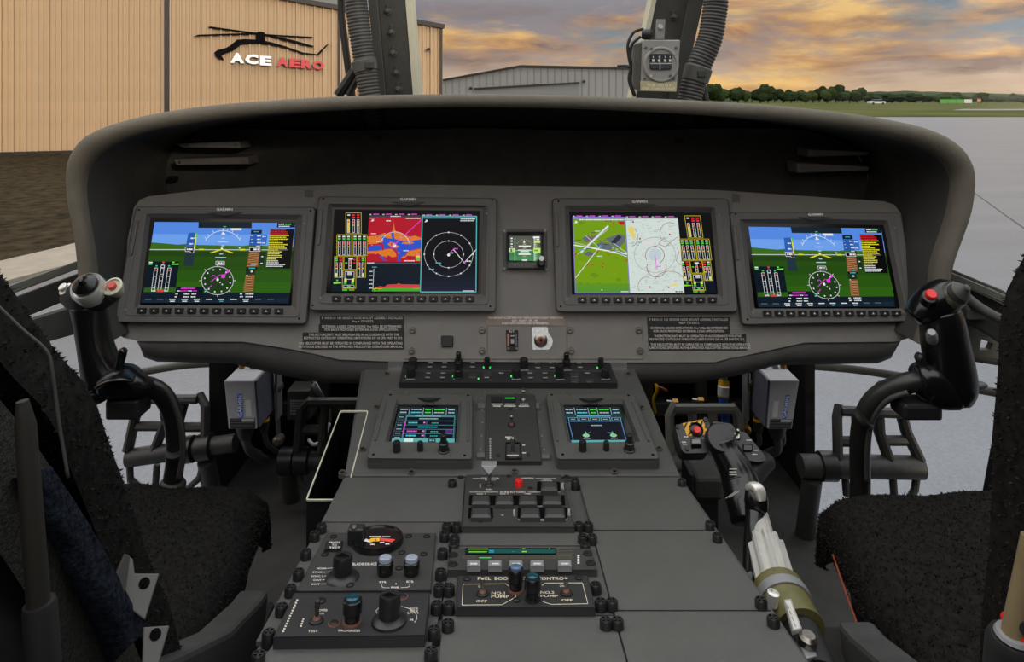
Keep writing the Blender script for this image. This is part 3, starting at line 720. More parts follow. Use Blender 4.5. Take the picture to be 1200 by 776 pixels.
        for x0, x1 in ((204, 180), (236, 216), (252, 232), (286, 262)):
            pass
        for xa, xb, y0, y1 in ((208, 190, 408, 540), (247, 226, 392, 540), (284, 266, 408, 540)):
            c.pline([(xa-9, y0), (xa+9, y0), (xb+9, y1), (xb-9, y1)], 3, W, 6, True)
            for k in range(4): c.line((xa-9+(xb-xa)*k/4, y0+(y1-y0)*k/4+14), (xa+9+(xb-xa)*k/4, y0+(y1-y0)*k/4+14), 2.5, W, 6)
        c.ring(246, 400, 10, 10, 3, W, 6, n=14); c.rect(203, 416, 216, 422, (226, 40, 40), 7); c.rect(276, 416, 290, 422, (226, 40, 40), 7); c.rect(236, 452, 246, 457, (230, 222, 60), 7)
        c.rect(214, 532, 248, 545, (226, 60, 60), 7); c.rect(206, 393, 216, 400, (60, 220, 60), 6); c.rect(277, 393, 287, 400, (60, 220, 60), 6); c.rect(180, 534, 206, 542, (200, 204, 208), 6.5); c.rect(252, 534, 270, 542, (200, 204, 208), 6.5)
        # compass rose
        c.disc(557, 480, 92, 82, (30, 60, 20), 3.6, 36); c.ring(557, 480, 90, 80, 3, W, 5, n=40)
        for a in range(0, 360, 30):
            ca, sa = math.cos(math.radians(a+12)), math.sin(math.radians(a+12)); c.disc(557+74*ca, 480+64*sa, 4.5, 4.5, W, 5, 8)
        for a in range(0, 360, 45):
            ca, sa = math.cos(math.radians(a)), math.sin(math.radians(a)); c.line((557+90*ca, 480+80*sa), (557+104*ca, 480+92*sa), 3.5, W, 5)
        c.poly([(548, 368), (598, 372), (596, 392), (546, 390)], (8, 8, 8), 5); c.box(548, 370, 597, 391, 3, W, 6); c.words(556, 374, 590, 11, W, 6)
        mg = (236, 60, 226); c.line((517, 488), (574, 444), 4, mg, 6); c.line((497, 532), (527, 504), 4, mg, 6); c.line((580, 462), (618, 428), 5, mg, 6); c.disc(616, 428, 8, 8, mg, 6); c.poly([(578, 446), (602, 442), (600, 464), (580, 466)], mg, 6)
        c.ring(534, 458, 10, 8, 4, mg, 6, 180, 360, 8); c.disc(558, 474, 7, 9, W, 7); c.disc(572, 490, 4, 4, W, 7); c.disc(584, 502, 4, 4, W, 7); c.disc(494, 536, 6, 6, (60, 200, 210), 7)
        c.poly([(322, 516), (480, 516), (476, 580), (312, 580)], (12, 24, 32), 3.2)
        c.words(350, 519, 430, 10, mg, 6, .15); c.words(328, 535, 345, 7, W, 6); c.words(348, 535, 385, 7, mg, 6); c.words(390, 535, 415, 7, W, 6); c.words(418, 535, 440, 7, mg, 6)
        for y, x0 in ((552, 318), (568, 314)): c.words(x0, y, x0+14, 8, W, 6); c.words(x0+48, y, x0+82, 8, W, 6); c.words(x0+92, y, x0+118, 8, W, 6)
        c.poly([(130, 545), (968, 549), (965, 580), (124, 576)], (14, 28, 40), 2.6); pass
        for y in (552, 567): c.words(684, y, 702, 8, W, 6); c.words(716, y, 762, 8, W, 6)
        for k in range(12):
            xa = 128+k*69.5; c.poly([(xa, 580), (xa+66, 580), (xa+64, 606), (xa-3, 606)], (22, 38, 52) if k not in (2, 3, 4) else (26, 44, 58), 6)
            col = (90, 104, 116) if k in (0, 1, 9, 10) else W
            if k != 11:
                c.words(xa+16, 583, xa+52, 7, col, 7, .15)
                if k in (2, 3, 4, 8): c.words(xa+20, 594, xa+48, 7, col, 7, .15)
                if k == 6: c.words(xa+24, 594, xa+44, 7, (60, 200, 210), 7)
        c.build('screen', o)
    return d
pfm = crop(140, 230, 4.85)
QA = [(200, 145), (1000, 150), (965, 612), (120, 605)]
display('flight_display', 'horizon flight display beside the cyclic with silver and red buttons', PL, [(159, 241.5), (370, 242.5), (359, 380), (134, 378)], [(176.5, 256), (348.5, 257.5), (341.5, 358.5), (164, 357.5)],
        ((165.6, 364), (326.4, 364.6)), [(357, 262), (147, 363.3)], (254.4, 244.2, 272, 246.8), draw_pfd(pfm), [(364, 247), (137.5, 372.5), (350.5, 373.5), (163, 246)])
pfr = homog(QA, [(877, 265.5), (1032.5, 267.5), (1050, 360), (888.5, 360)])
display('flight_display', 'horizon flight display beside the cyclic with one red button', PR, [(854.5, 248), (1056, 248.7), (1075.5, 377), (869.5, 381)], [(872.5, 261.5), (1035.5, 264), (1054.5, 361.5), (884.5, 361.5)],
        ((899.6, 367.3), (1051, 367.3)), [(1048.5, 267.5), (882.5, 366.8)], (947.4, 250.2, 964, 252.6), draw_pfd(pfr), [(862, 251), (876, 374.5), (1069, 372)])

def engine_cols(c, mp):
    """engine bars drawn in crop pixels of the display beside it; mp moves them"""
    Y_, W, Rd, Gn = (196, 180, 30), (228, 230, 232), (226, 40, 50), (70, 214, 50)
    def b(x0, y0, x1, y1, wd, col, l): c.pline([mp(x0, y0), mp(x1, y0), mp(x1, y1), mp(x0, y1)], wd, col, l, True)
    def r(x0, y0, x1, y1, col, l): c.poly([mp(x0, y0), mp(x0, y1), mp(x1, y1), mp(x1, y0)], col, l)
    for q in ((140, 108, 240, 243), (82, 250, 178, 386), (183, 250, 278, 386), (66, 392, 122, 528), (128, 392, 212, 476), (210, 392, 268, 528), (118, 482, 205, 600)): b(*q, 4, Y_, 3)
    def bar(x, y0, y1, fill=None, top=None):
        b(x-7, y0, x+7, y1, 3.4, W, 4); r(x-2.5, y0+6, x+2.5, y1-4, (30, 34, 30), 4)
        r(x-7, y0+34, x+7, y0+39, (232, 214, 50), 5); r(x-5, y0+8, x+5, y0+22, Rd, 5)
        if fill: r(x-5, y1-24, x+5, y1-3, fill, 6)
        if top: r(x-9, y0-20, x+9, y0-9, top, 5); r(x-9, y0-34, x+9, y0-25, W if top == Gn else top, 5)
    for x, tp in ((157, None), (190, Rd), (220, Rd)): bar(x, 152, 236, None, tp)
    r(151, 118, 168, 126, W, 5); r(152, 152, 163, 236, (214, 200, 60), 5)
    for x in (98, 127, 158, 200, 230, 260): bar(x, 292, 382, None, Gn)
    bar(78, 432, 524, (230, 236, 120), Gn); bar(107, 432, 524, None, Rd); bar(225, 432, 524, None, Rd); bar(252, 432, 524, (230, 236, 120), Gn)
    r(158, 402, 186, 412, W, 5); bar(167, 416, 470); r(136, 430, 150, 438, Gn, 5); r(190, 408, 202, 418, Rd, 5); r(190, 428, 202, 438, Rd, 5)
    b(134, 490, 194, 540, 3.4, W, 4); r(130, 535, 146, 556, (226, 236, 120), 5); r(178, 535, 194, 556, (226, 236, 120), 5); r(150, 492, 180, 512, (190, 194, 196), 5)
    for x in (136, 184): r(x-9, 560, x+9, 570, Gn, 5)
    b(126, 578, 194, 596, 3, W, 4); r(150, 582, 170, 592, Gn, 5); r(118, 605, 150, 614, Gn, 5); r(160, 605, 196, 614, (120, 160, 40), 5)
    c.poly([mp(60, 558), mp(112, 562), mp(112, 566), mp(60, 570)], (150, 230, 60), 5); r(78, 542, 90, 552, Gn, 5)
def top_data(c, x0, x1, y):
    for k in range(4):
        a = x0+(x1-x0)*k/4; c.words(a, y, a+14, 8, (210, 214, 220), 5); c.words(a+22, y-2, a+60, 8, (232, 70, 222), 5, .1)
def draw_map(pl, h, o):
    c = Canvas(pl, h, crop(380, 230, 5.545)); W = (235, 238, 240); cy = (90, 190, 196)
    c.poly([(65, 85), (40, 622), (1000, 622), (1010, 95)], (4, 5, 8), 0)
    c.poly([(52, 470), (46, 620), (625, 620), (630, 430), (270, 430), (262, 470)], (14, 26, 38), 1)
    engine_cols(c, lambda x, y: (x, y))
    top_data(c, 296, 625, 115); top_data(c, 640, 985, 119)
    RD, BLU, OR = (182, 22, 42), (44, 84, 206), (226, 124, 44)
    c.poly([(291, 128), (638, 128), (625, 428), (275, 425)], RD, 1)
    c.poly([(292, 124), (638, 124), (637, 137), (291, 137)], (60, 64, 70), 2); c.words(430, 127, 500, 7, W, 4); c.words(530, 140, 625, 8, W, 4); c.words(300, 140, 330, 7, cy, 4)
    Rr = random.Random(11)
    def blob(pts, col, l): c.poly(pts, col, l)
    blob([(285, 262), (330, 256), (362, 250), (392, 238), (410, 248), (436, 240), (446, 216), (452, 168), (458, 214), (470, 236), (500, 240), (512, 254), (560, 262), (590, 256), (632, 272), (630, 312), (560, 308), (520, 322), (470, 300), (420, 312), (370, 296), (340, 310), (282, 312)], OR, 2)
    blob([(282, 330), (318, 320), (372, 316), (384, 286), (372, 268), (384, 256), (400, 270), (440, 276), (436, 228), (450, 226), (456, 276), (500, 290), (560, 292), (630, 280), (628, 336), (588, 344), (548, 352), (520, 388), (498, 392), (494, 422), (474, 422), (480, 386), (470, 356), (430, 332), (386, 344), (340, 352), (280, 358)], BLU, 3)
    blob([(410, 312), (430, 296), (458, 302), (470, 318), (488, 326), (470, 338), (440, 334)], OR, 4); blob([(506, 300), (560, 294), (584, 300), (560, 312), (520, 310)], OR, 4)
    blob([(281, 358), (340, 356), (390, 346), (436, 340), (464, 366), (470, 392), (440, 398), (420, 386), (380, 392), (350, 372), (280, 374)], OR, 4)
    blob([(548, 356), (590, 348), (626, 340), (624, 372), (586, 390), (540, 386), (520, 404), (500, 404), (506, 394), (526, 390)], OR, 4)
    blob([(368, 312), (382, 310), (388, 350), (376, 352)], RD, 5); blob([(355, 386), (380, 392), (406, 420), (386, 418)], BLU, 5)
    for k in range(40):
        x, y = Rr.uniform(282, 625), Rr.choice([Rr.uniform(252, 270), Rr.uniform(340, 400), Rr.uniform(300, 320)]); s_ = Rr.uniform(3, 9)
        c.poly([(x-s_, y), (x, y-s_*.7), (x+s_, y+.2*s_), (x, y+s_*.6)], Rr.choice([OR, RD, BLU, (236, 180, 60)]), 6)
    c.ring(460, 330, 96, 98, 3.5, W, 7, 195, 345, 24); c.line((440, 330), (632, 152), 5, (240, 80, 220), 7)
    c.poly([(302, 164), (316, 148), (324, 160)], W, 7); c.words(402, 156, 432, 8, W, 7); c.words(304, 240, 336, 7, W, 7); c.words(372, 256, 396, 7, cy, 7); c.words(338, 290, 366, 7, W, 7); c.words(514, 350, 548, 8, W, 7); c.disc(456, 322, 12, 9, W, 7)
    c.words(518, 416, 590, 8, W, 7); c.rect(594, 372, 622, 386, (240, 120, 110), 7); c.rect(594, 386, 622, 398, (236, 210, 70), 7); c.rect(594, 398, 622, 420, (110, 200, 80), 7)
    # terrain profile
    c.poly([(275, 428), (626, 432), (624, 440), (273, 436)], (70, 78, 86), 3); c.words(278, 430, 325, 7, W, 4)
    c.line((322, 470), (316, 612), 3, W, 4)
    for k in range(5): c.words(292-k*.6, 486+k*27, 314, 7, W, 4)
    c.poly([(312, 604), (360, 602), (430, 596), (620, 600), (620, 618), (310, 618)], (70, 170, 50), 5); c.poly([(320, 600), (350, 592), (400, 588), (620, 586), (620, 612), (312, 612)], (232, 208, 50), 4.5)
    c.poly([(340, 592), (362, 584), (390, 590), (410, 574), (470, 572), (484, 564), (496, 572), (620, 574), (620, 598), (340, 600)], (214, 66, 66), 4.8); c.words(335, 602, 350, 8, (10, 10, 10), 6)
    c.words(310, 458, 342, 6, cy, 4)
    # traffic page
    c.poly([(638, 128), (990, 130), (986, 622), (624, 622)], (7, 10, 18), 1)
    for k in range(6): c.poly([(634-k*1.4, 420+k*34), (988, 420+k*34), (986, 456+k*34), (632-k*1.4, 456+k*34)], (9+k*3, 13+k*4, 22+k*6), 2)
    c.pline([(638, 128), (990, 130), (986, 622), (624, 622)], 7, cy, 4, True)
    c.ring(808, 378, 158, 143, 2.8, (200, 204, 208), 5, n=48); c.ring(808, 378, 96, 87, 2.8, (200, 204, 208), 5, n=40)
    for a in range(0, 360, 30): c.disc(808+158*math.cos(math.radians(a)), 378+143*math.sin(math.radians(a)), 5, 5, W, 6, 8)
    for a in range(0, 360, 90): c.disc(808+96*math.cos(math.radians(a)), 378+87*math.sin(math.radians(a)), 5, 5, W, 6, 8)
    c.line((838, 345), (910, 432), 5, W, 6); c.line((910, 432), (986, 348), 5, W, 6); c.line((806, 380), (838, 346), 5, (236, 80, 226), 6); c.disc(910, 432, 7, 7, (236, 80, 226), 7); c.words(842, 336, 872, 10, (236, 80, 226), 7); c.words(918, 418, 955, 9, W, 7)
    c.disc(808, 382, 9, 9, W, 7); c.words(818, 364, 838, 9, W, 7); c.words(724, 430, 760, 9, cy, 7); c.words(680, 471, 714, 9, cy, 7); c.words(886, 144, 980, 8, W, 6); c.words(884, 156, 975, 7, W, 6); c.poly([(652, 170), (664, 150), (674, 162)], W, 6)
    c.words(900, 612, 975, 7, W, 6); c.rect(640, 136, 985, 144, cy, 5)
    c.build('screen', o)
display('map_display', 'display with red terrain map and black traffic rings', PP, [(373, 230), (582.5, 232), (581.5, 365.5), (362.5, 364)], [(390, 243.5), (566, 244), (563.5, 345), (382, 344)],
        ((394, 350.2), (550.5, 350.4)), [(570.5, 250.3), (376, 349.3)], (469.3, 232.2, 487, 235), draw_map, [(379, 233), (577, 234.5), (366.5, 358), (574.5, 359)])
def draw_chart(pl, h, o):
    c = Canvas(pl, h, crop(640, 230, 5.4545)); W = (240, 242, 244)
    c.poly([(145, 95), (160, 628), (1096, 628), (1055, 105)], (4, 4, 8), 0)
    c.poly([(888, 540), (890, 622), (1090, 622), (1075, 530)], (12, 22, 32), 1)
    hm = homog([(60, 100), (280, 100), (268, 620), (50, 620)], [(808+0, 118), (1040, 118), (1092, 622), (880, 622)])
    hm = homog([(140, 108), (240, 108), (205, 600), (118, 600)], [(884, 125), (984, 125), (1018, 602), (940, 602)])
    engine_cols(c, lambda x, y: hm(x+(0), y))
    top_data(c, 172, 500, 124); top_data(c, 510, 840, 128)
    GRN = (118, 160, 10)
    c.poly([(170, 132), (505, 134), (535, 620), (187, 620)], GRN, 1)
    Rr = random.Random(4)
    for k in range(22):
        x, y = Rr.uniform(200, 500), Rr.uniform(160, 600); s_ = Rr.uniform(20, 60)
        c.poly([(x-s_*.6, y), (x, y-s_*.35), (x+s_*.6, y+.1*s_), (x, y+s_*.35)] if 190 < x-s_*.6 and x+s_*.6 < 500 else [(300, 560), (340, 550), (380, 570), (330, 585)], Rr.choice([(120, 160, 14), (104, 146, 14), (126, 164, 20)]), 1.6+k*.05)
    for k in range(4): c.poly([(186, 560+k*15), (530, 556+k*15), (532, 575+k*15), (187, 578+k*15)], (96-k*4, 152-k*2, 30+k*10), 2.9)
    GY = (100, 108, 116)
    c.poly([(380, 270), (470, 240), (500, 252), (505, 290), (460, 335), (420, 310)], GY, 3); c.poly([(415, 292), (462, 246), (484, 262), (440, 308)], (44, 52, 64), 4)
    c.poly([(230, 268), (262, 250), (290, 262), (330, 240), (350, 256), (300, 290), (250, 296)], GY, 3); c.poly([(320, 310), (350, 292), (400, 300), (440, 330), (400, 345), (340, 330)], GY, 3); c.poly([(240, 370), (270, 350), (310, 366), (300, 384), (260, 382)], GY, 3)
    c.line((178, 312), (518, 370), 9, W, 5); c.line((222, 360), (398, 188), 16, (200, 206, 212), 5); c.line((222, 360), (398, 188), 6, W, 5.4); c.line((188, 522), (345, 320), 5, W, 6)
    c.line((182, 296), (516, 384), 2.5, W, 5); c.line((200, 372), (402, 206), 2.5, W, 5); c.line((430, 300), (515, 362), 3, W, 5); c.line((250, 250), (330, 320), 3, W, 5)
    for x, y in ((188, 372), (266, 436), (296, 438), (364, 430), (360, 452), (292, 252), (268, 282), (376, 282), (400, 376), (515, 410), (328, 352), (384, 160), (412, 158), (430, 176)): c.disc(x, y, 6, 6, (196, 30, 40), 6, 8)
    c.poly([(455, 160), (500, 160), (502, 182), (475, 184)], (196, 24, 40), 5); c.words(212, 146, 500, 9, W, 6); c.poly([(180, 172), (192, 154), (202, 170)], W, 6)
    for x, y in ((205, 278), (326, 220), (356, 284), (300, 230), (420, 346), (460, 352), (385, 345), (245, 340), (270, 330), (340, 380), (380, 306)): c.words(x-14, y, x+18, 7, Rr.choice([W, (60, 66, 80), (60, 66, 80)]), 6)
    for k in range(26):
        t = Rr.random(); x, y = 430+t*80+Rr.uniform(-8, 8), 335+t*40+Rr.uniform(-12, 12); c.words(x-5, y, x+7, 5, Rr.choice([W, (80, 110, 150)]), 6)
    c.disc(346, 320, 8, 7, (80, 160, 230), 7); c.words(206, 338, 240, 9, (60, 190, 190), 6); c.poly([(348, 594), (362, 600), (356, 604)], W, 6); c.words(478, 606, 528, 8, W, 6)
    c.pline([(170, 132), (505, 134), (535, 620), (187, 620)], 6, (130, 112, 214), 5, True); c.poly([(170, 132), (505, 134), (506, 144), (171, 144)], (150, 132, 220), 4)
    # sectional chart
    c.poly([(508, 136), (842, 140), (884, 620), (536, 620)], (214, 226, 220), 1)
    for k in range(420):
        y = Rr.uniform(155, 610); f_ = (y-136)/484; x = Rr.uniform(515+f_*28, 832+f_*42); s_ = Rr.uniform(2, 11); a = Rr.uniform(0, 6)
        x0, x1 = max(x-s_, 512+f_*28), min(x+s_, 836+f_*42)
        c.line((x0, y), (x1, y+Rr.uniform(-10, 10)), Rr.uniform(1.2, 3.4), Rr.choice([(150, 190, 196), (180, 208, 196), (232, 236, 222), (150, 176, 192), (196, 188, 170), (170, 205, 180)]), 2+Rr.random())
    for k in range(34):
        y = Rr.uniform(160, 600); f_ = (y-136)/484; x = Rr.uniform(525+f_*28, 800+f_*42); c.words(x, y, x+Rr.uniform(8, 26), 4, Rr.choice([(110, 150, 170), (150, 130, 140), (120, 140, 130)]), 3)
    c.poly([(522, 200), (545, 190), (566, 215), (560, 240), (530, 236)], (232, 214, 110), 4); c.poly([(540, 240), (560, 236), (574, 262), (556, 276)], (232, 214, 110), 4); c.poly([(790, 562), (830, 556), (842, 575), (800, 572)], (236, 222, 130), 4)
    PK = (150, 104, 104)
    c.ring(695, 375, 132, 112, 3, (160, 140, 140), 5, n=40); c.ring(695, 378, 60, 58, 5, PK, 5, 150, 420, 26); c.ring(706, 455, 62, 62, 5, PK, 5, -20, 200, 24)
    c.pline([(760, 262), (730, 290), (720, 305), (762, 324), (800, 290), (838, 262)], 4, PK, 5); c.ring(790, 240, 62, 72, 4, PK, 5, 150, 300, 16)
    c.ring(640, 575, 52, 58, 4, PK, 5, 150, 290, 14); c.ring(790, 560, 100, 80, 4, PK, 5, 200, 330, 18); c.ring(545, 260, 40, 60, 4, PK, 5, -60, 80, 12); c.pline([(836, 330), (850, 360), (830, 410), (860, 440)], 4, PK, 5)
    c.disc(695, 374, 42, 40, (196, 210, 216), 4, 20); c.line((696, 376), (706, 458), 5, (236, 60, 226), 6); c.ring(704, 460, 7, 7, 4, (236, 60, 226), 6, n=10); c.words(710, 444, 735, 9, (236, 60, 226), 6)
    for x, y in ((790, 244), (600, 272), (556, 164), (660, 580), (784, 582)): c.disc(x, y, 6, 6, (176, 50, 70), 6, 8)
    c.rect(610, 288, 690, 304, (230, 220, 222), 5); c.words(584, 290, 606, 9, (60, 170, 170), 6); c.words(512, 150, 560, 6, (60, 150, 150), 5); c.rect(505, 136, 842, 144, (150, 160, 160), 4); c.words(826, 606, 876, 10, (20, 20, 20), 6)
    c.build('screen', o)
display('chart_display', 'display with green airport diagram and white chart', PP, [(647, 232.3), (853.5, 232.3), (865, 365.7), (651.5, 365.7)], [(667.5, 246.8), (832.5, 248.5), (841, 345.2), (670.8, 345.2)],
        ((682.5, 351.6), (835.2, 351.6)), [(842.5, 252.5), (664.5, 350.8)], (741.2, 234.8, 758, 237.6), draw_chart, [(654.5, 236), (657, 359)])

# standby instrument between the displays
sb = crop(580, 260, 11.0875)
st = thing('standby_instrument', 'small square standby attitude instrument between two displays', 'instrument', PP.at(615, 317))
Qs = [sb(105, 95), sb(672, 95), sb(680, 615), sb(112, 615)]; gl = [sb(160, 145), sb(628, 145), sb(625, 530), sb(160, 520)]
G().px(PP, [(rq(Qs, 1.2), 0), (rq(Qs, 1.2), .004), (rq(inset(Qs, .5), 1), .0046), (rq(inset(gl, (-1, -1.5, -1, -1)), 2), .0046)], False, False).obj('mounting_flange', 'panel_dark', st)
G().px(PP, [(rq(inset(gl, (-1, -1.5, -1, -1)), 2), .004), (rq(inset(gl, (-1, -1.5, -1, -1)), 2), .010), (rq(gl, 1.5), .009), (rq(inset(gl, 2), 1), .003)], False, False).obj('bezel', 'bezel_black', st)
Ql = [sb(165, 525), sb(668, 525), sb(672, 605), sb(165, 605)]; plate(PP, Ql, .013, 'panel_dark', 'lower_lip', st, r=.6, h0=.003)
plate(PP, inset(gl, -.3), .0034, 'glass_black', 'glass', st, r=1, h0=.001, ch=.0002)
c = Canvas(PP, .0036, sb); W = (238, 244, 236)
c.rect(190, 188, 590, 372, (88, 92, 80), 0); c.rect(190, 372, 590, 525, (62, 128, 78), 0); c.rect(190, 450, 590, 525, (74, 140, 88), 1)
c.rect(186, 188, 262, 330, (76, 84, 72), 1)
for y in (215, 250, 288, 325): c.rect(206, y-9, 230, y+9, W, 2)
c.rect(255, 210, 264, 520, (190, 210, 190), 2); c.rect(188, 345, 262, 392, (226, 240, 190), 3); c.rect(202, 352, 220, 388, (30, 60, 30), 4); c.rect(222, 352, 246, 388, (160, 226, 60), 4)
c.rect(505, 205, 528, 520, (170, 200, 175), 2); c.rect(496, 190, 580, 214, W, 3); c.rect(508, 246, 588, 274, (210, 226, 130), 3); c.rect(500, 340, 592, 404, (196, 236, 110), 3); c.rect(512, 362, 560, 382, (110, 160, 60), 4); c.rect(538, 222, 578, 238, W, 3)
for k in range(4): c.rect(534, 290+k*18, 546, 296+k*18, W, 3); c.rect(534, 412+k*22, 546, 418+k*22, W, 3)
for a in (205, 222, 238, 255, 270, 285, 302, 318, 335): c.line((380+92*math.cos(math.radians(a)), 318+80*math.sin(math.radians(a))), (380+104*math.cos(math.radians(a)), 318+92*math.sin(math.radians(a))), 6 if a in (222, 318) else 4, (205, 212, 200), 2)
c.poly([(380, 240), (364, 272), (396, 272)], W, 3); c.rect(308, 308, 466, 326, W, 3); c.rect(306, 410, 466, 430, W, 3); c.rect(300, 362, 470, 374, W, 3); c.rect(330, 380, 444, 392, W, 3); c.rect(190, 369, 592, 373, (210, 240, 120), 2)
for y in (290, 342, 448): c.rect(362, y-6, 404, y+6, (170, 176, 120), 3)
c.rect(352, 490, 416, 520, W, 3); c.build('screen', st)
o = on(PP, 'knob', 'knob', st, *sb(598, 540), [(.0075, 0), (.0075, .012), (.005, .014), (.005, .024), (.0042, .025)], .008, 18)
on(PP, 'knob_cap', 'gasket', o, *sb(606, 476), [(.0045, 0), (.004, .001)], .033, 14)
on(PP, 'light_sensor', 'key_grey', st, *sb(358, 562), [(.0018, 0), (.0014, .001)], .013, 8)
for p in ((122, 118), (652, 112), (122, 610), (668, 615)): on(PP, 'screw', 'screw', st, *sb(*p), [(.0026, 0), (.0024, .002)], .004, 10)
# ================================================================== centre console
uA, uB = at(590, 425, 1.125), at(600, 558, .863); dv = (uA-uB); dv.x = 0
PU = Plane(uB, Vector((0, -dv.z, dv.y)))
lB = at(600, 776, .519); dl = (uB-lB); dl.x = 0
PC = Plane(uB, Vector((0, -dl.z, dl.y)))
FLOOR = .95
con = thing('centre_console', 'dark grey sloping console between the two seats', 'console', Vector((0, .8, FLOOR)))
uq = [(447, 423), (740, 424), (797, 558.5), (404, 558.5)]; lq = [(404, 558), (797, 558), (1002, 855), (254, 855)]
G().down([PU.at(x, y, -.003) for x, y in [(430, 395), (728, 395), (797, 558.5), (404, 558.5)]], FLOOR).obj('console_body', 'fairing', con)
G().down([PC.at(x, y, -.003) for x, y in lq], FLOOR).obj('console_body', 'fairing', con)
G().px(PU, [([(434, 400), (729, 400), (797, 558.3), (404, 558.3)], -.004), ([(434, 400), (729, 400), (797, 558.3), (404, 558.3)], 0)]).obj('top_plate', 'console_plate', con)
def blank(Q, name='blank_plate', mat='console_plate', **k): return plate(PC, Q, .0016, mat, name, con, r=.5, h0=-.003, ch=.0006, **k)
blank([(404.5, 559.5), (545, 559.5), (541.5, 612), (376.5, 612)])
blank([(677, 559.5), (796.5, 559.5), (838, 621.5), (694, 621.5)])
blank([(694, 622.3), (838.5, 622.3), (904, 715.5), (719, 715.5)])
blank([(719.5, 716.5), (904.5, 716.5), (1000, 853), (757, 853)])
blank([(519, 722), (719, 722), (756, 853), (507, 853)])
blank([(322, 752), (506.5, 752), (496, 853), (256, 853)])
blank([(543, 620.5), (677, 620.5), (685, 640), (537, 640)])
# fasteners: quarter-turn studs, each a cylinder with a slotted head
S_ = .0066
def stud(pl, pts, r, hgt, mat='knob', name='turnlock_stud', h=.0):
    a = slot = None
    for x, y in pts:
        # the pixel marks the head; put the foot under it
        p = pl.at(x, y, hgt)-pl.n*hgt
        if a is None:
            a = G().lathe(p, pl.n, [(r, -.004), (r, hgt-.0012), (r*.88, hgt), (r*.7, hgt), (r*.66, hgt-.0012)], 16).obj(name, mat, con, smooth=True); off = WP[a.name]-p
            slot = G().box(p+pl.n*(hgt-.0006), (r*1.3, r*.28, .001)).box(p+pl.n*(hgt-.0006), (r*.28, r*1.3, .001)).obj('slot', 'screw_dark', a); so_ = WP[slot.name]-p
        else:
            b = again(a, name, p+off, con); again(slot, 'slot', p+so_, b)
stud(PC, [(377, 614.7), (369, 623.8), (358.7, 645), (350, 668), (340.6, 687), (330, 709), (315, 739.5), (303, 765.6), (518.7, 644), (516.4, 668), (514.6, 686), (511.9, 706.6), (508.5, 736), (505, 761), (526, 686), (526, 706.6), (525, 728), (523.6, 614), (535, 614), (521, 624), (532.8, 628.5), (531.7, 637),
          (530, 563), (674, 562), (678.5, 613), (689.6, 613), (682.8, 627.4), (693.8, 627.4), (685.7, 637), (698, 684), (704, 703.4), (717, 703.4), (710, 725.5), (723.5, 725.5), (832, 611.7), (840.7, 626), (891.7, 701.7), (906, 723), (799, 562)], .0052, .0085)
stud(PU, [(453, 437), (441, 476.2), (425, 525), (736, 437.5), (752.4, 476.5), (772.7, 524.5), (482, 552), (603, 551), (720, 551.5), (393+8, 553)], .0048, .003, 'screw', 'panel_screw')
riv = [(457+18.4*i, 459.3) for i in range(16)]+[(564.5, 467), (565, 481), (565, 495.5), (564.5, 511), (563, 527), (562.5, 536), (628.5, 467.5), (631, 480), (632.5, 495), (635, 511), (637.5, 527), (640, 535)]
r0 = None
for x, y in riv:
    p = PU.at(x, y)
    if r0 is None: r0 = G().lathe(p, PU.n, [(.0022, -.001), (.002, .0008), (.001, .0014)], 8).obj('rivet', 'screw', con, smooth=True); ro = WP[r0.name]-p
    else: again(r0, 'rivet', p+ro, con)
for q in (quad(559, 472, 569, 479), quad(558, 530, 569, 537), quad(623, 472, 637-4, 479), quad(634, 532, 645, 538)): plate(PU, q, .004, 'panel_dark', 'edge_clip', con, r=.5)
for x, y in ((377, 642.5),): pass

def unit(name, label, pl, Q, h, mat='bezel', r=1.5, cat='control panel', group=None, ch=.0012):
    o = thing(name, label, cat, pl.at(*Q[3]), group); plate(pl, Q, h, mat, 'face_plate', o, r=r, h0=-.004, ch=ch); return o
def knob(pl, o, x, y, rpx, hpx, h, double=False, mat='knob', line=True):
    s = pl.sc(x, y); r, H = rpx*s, hpx*s
    if double:
        k = on(pl, 'knob', mat, o, x, y, [(r*1.25, 0), (r*1.25, .0015), (r, .0022), (r, H*.48), (r*.68, H*.52), (r*.66, H*.97), (r*.55, H)], h, 24, flute=.06)
    else: k = on(pl, 'knob', mat, o, x, y, [(r*1.06, 0), (r, H*.1), (r*.94, H*.92), (r*.82, H)], h, 24, flute=.06)
    return k
def toggle(pl, o, x, y, h, hpx=14, rpx=1.6, lean=(0, .2, 0), mat='steel', ring='brown_ring'):
    s = pl.sc(x, y); p = pl.at(x, y, h); b = G().lathe(p, pl.n, [(rpx*s*3.2, 0), (rpx*s*3.0, .0012), (rpx*s*1.8, .002)], 16).obj('bushing', 'screw_dark', o, smooth=True)
    if ring: G().lathe(p+pl.n*.0016, pl.n, [(rpx*s*1.9, 0), (rpx*s*1.2, .0022)], 14).obj('seal', ring, b, smooth=True)
    ax = (pl.n+Vector(lean)).normalized(); H = hpx*s
    G().lathe(p, ax, [(rpx*s*.8, 0), (rpx*s*.85, H*.35), (rpx*s*1.2, H*.75), (rpx*s*1.2, H*.93), (rpx*s*.7, H)], 14).obj('lever', mat, o, smooth=True)
def screws(pl, o, pts, h, r=.0026, mat='screw_dark'):
    for x, y in pts: on(pl, 'screw', mat, o, x, y, [(r, 0), (r*.95, .001), (r*.6, .0016)], h, 12)
WH = (206, 204, 196)

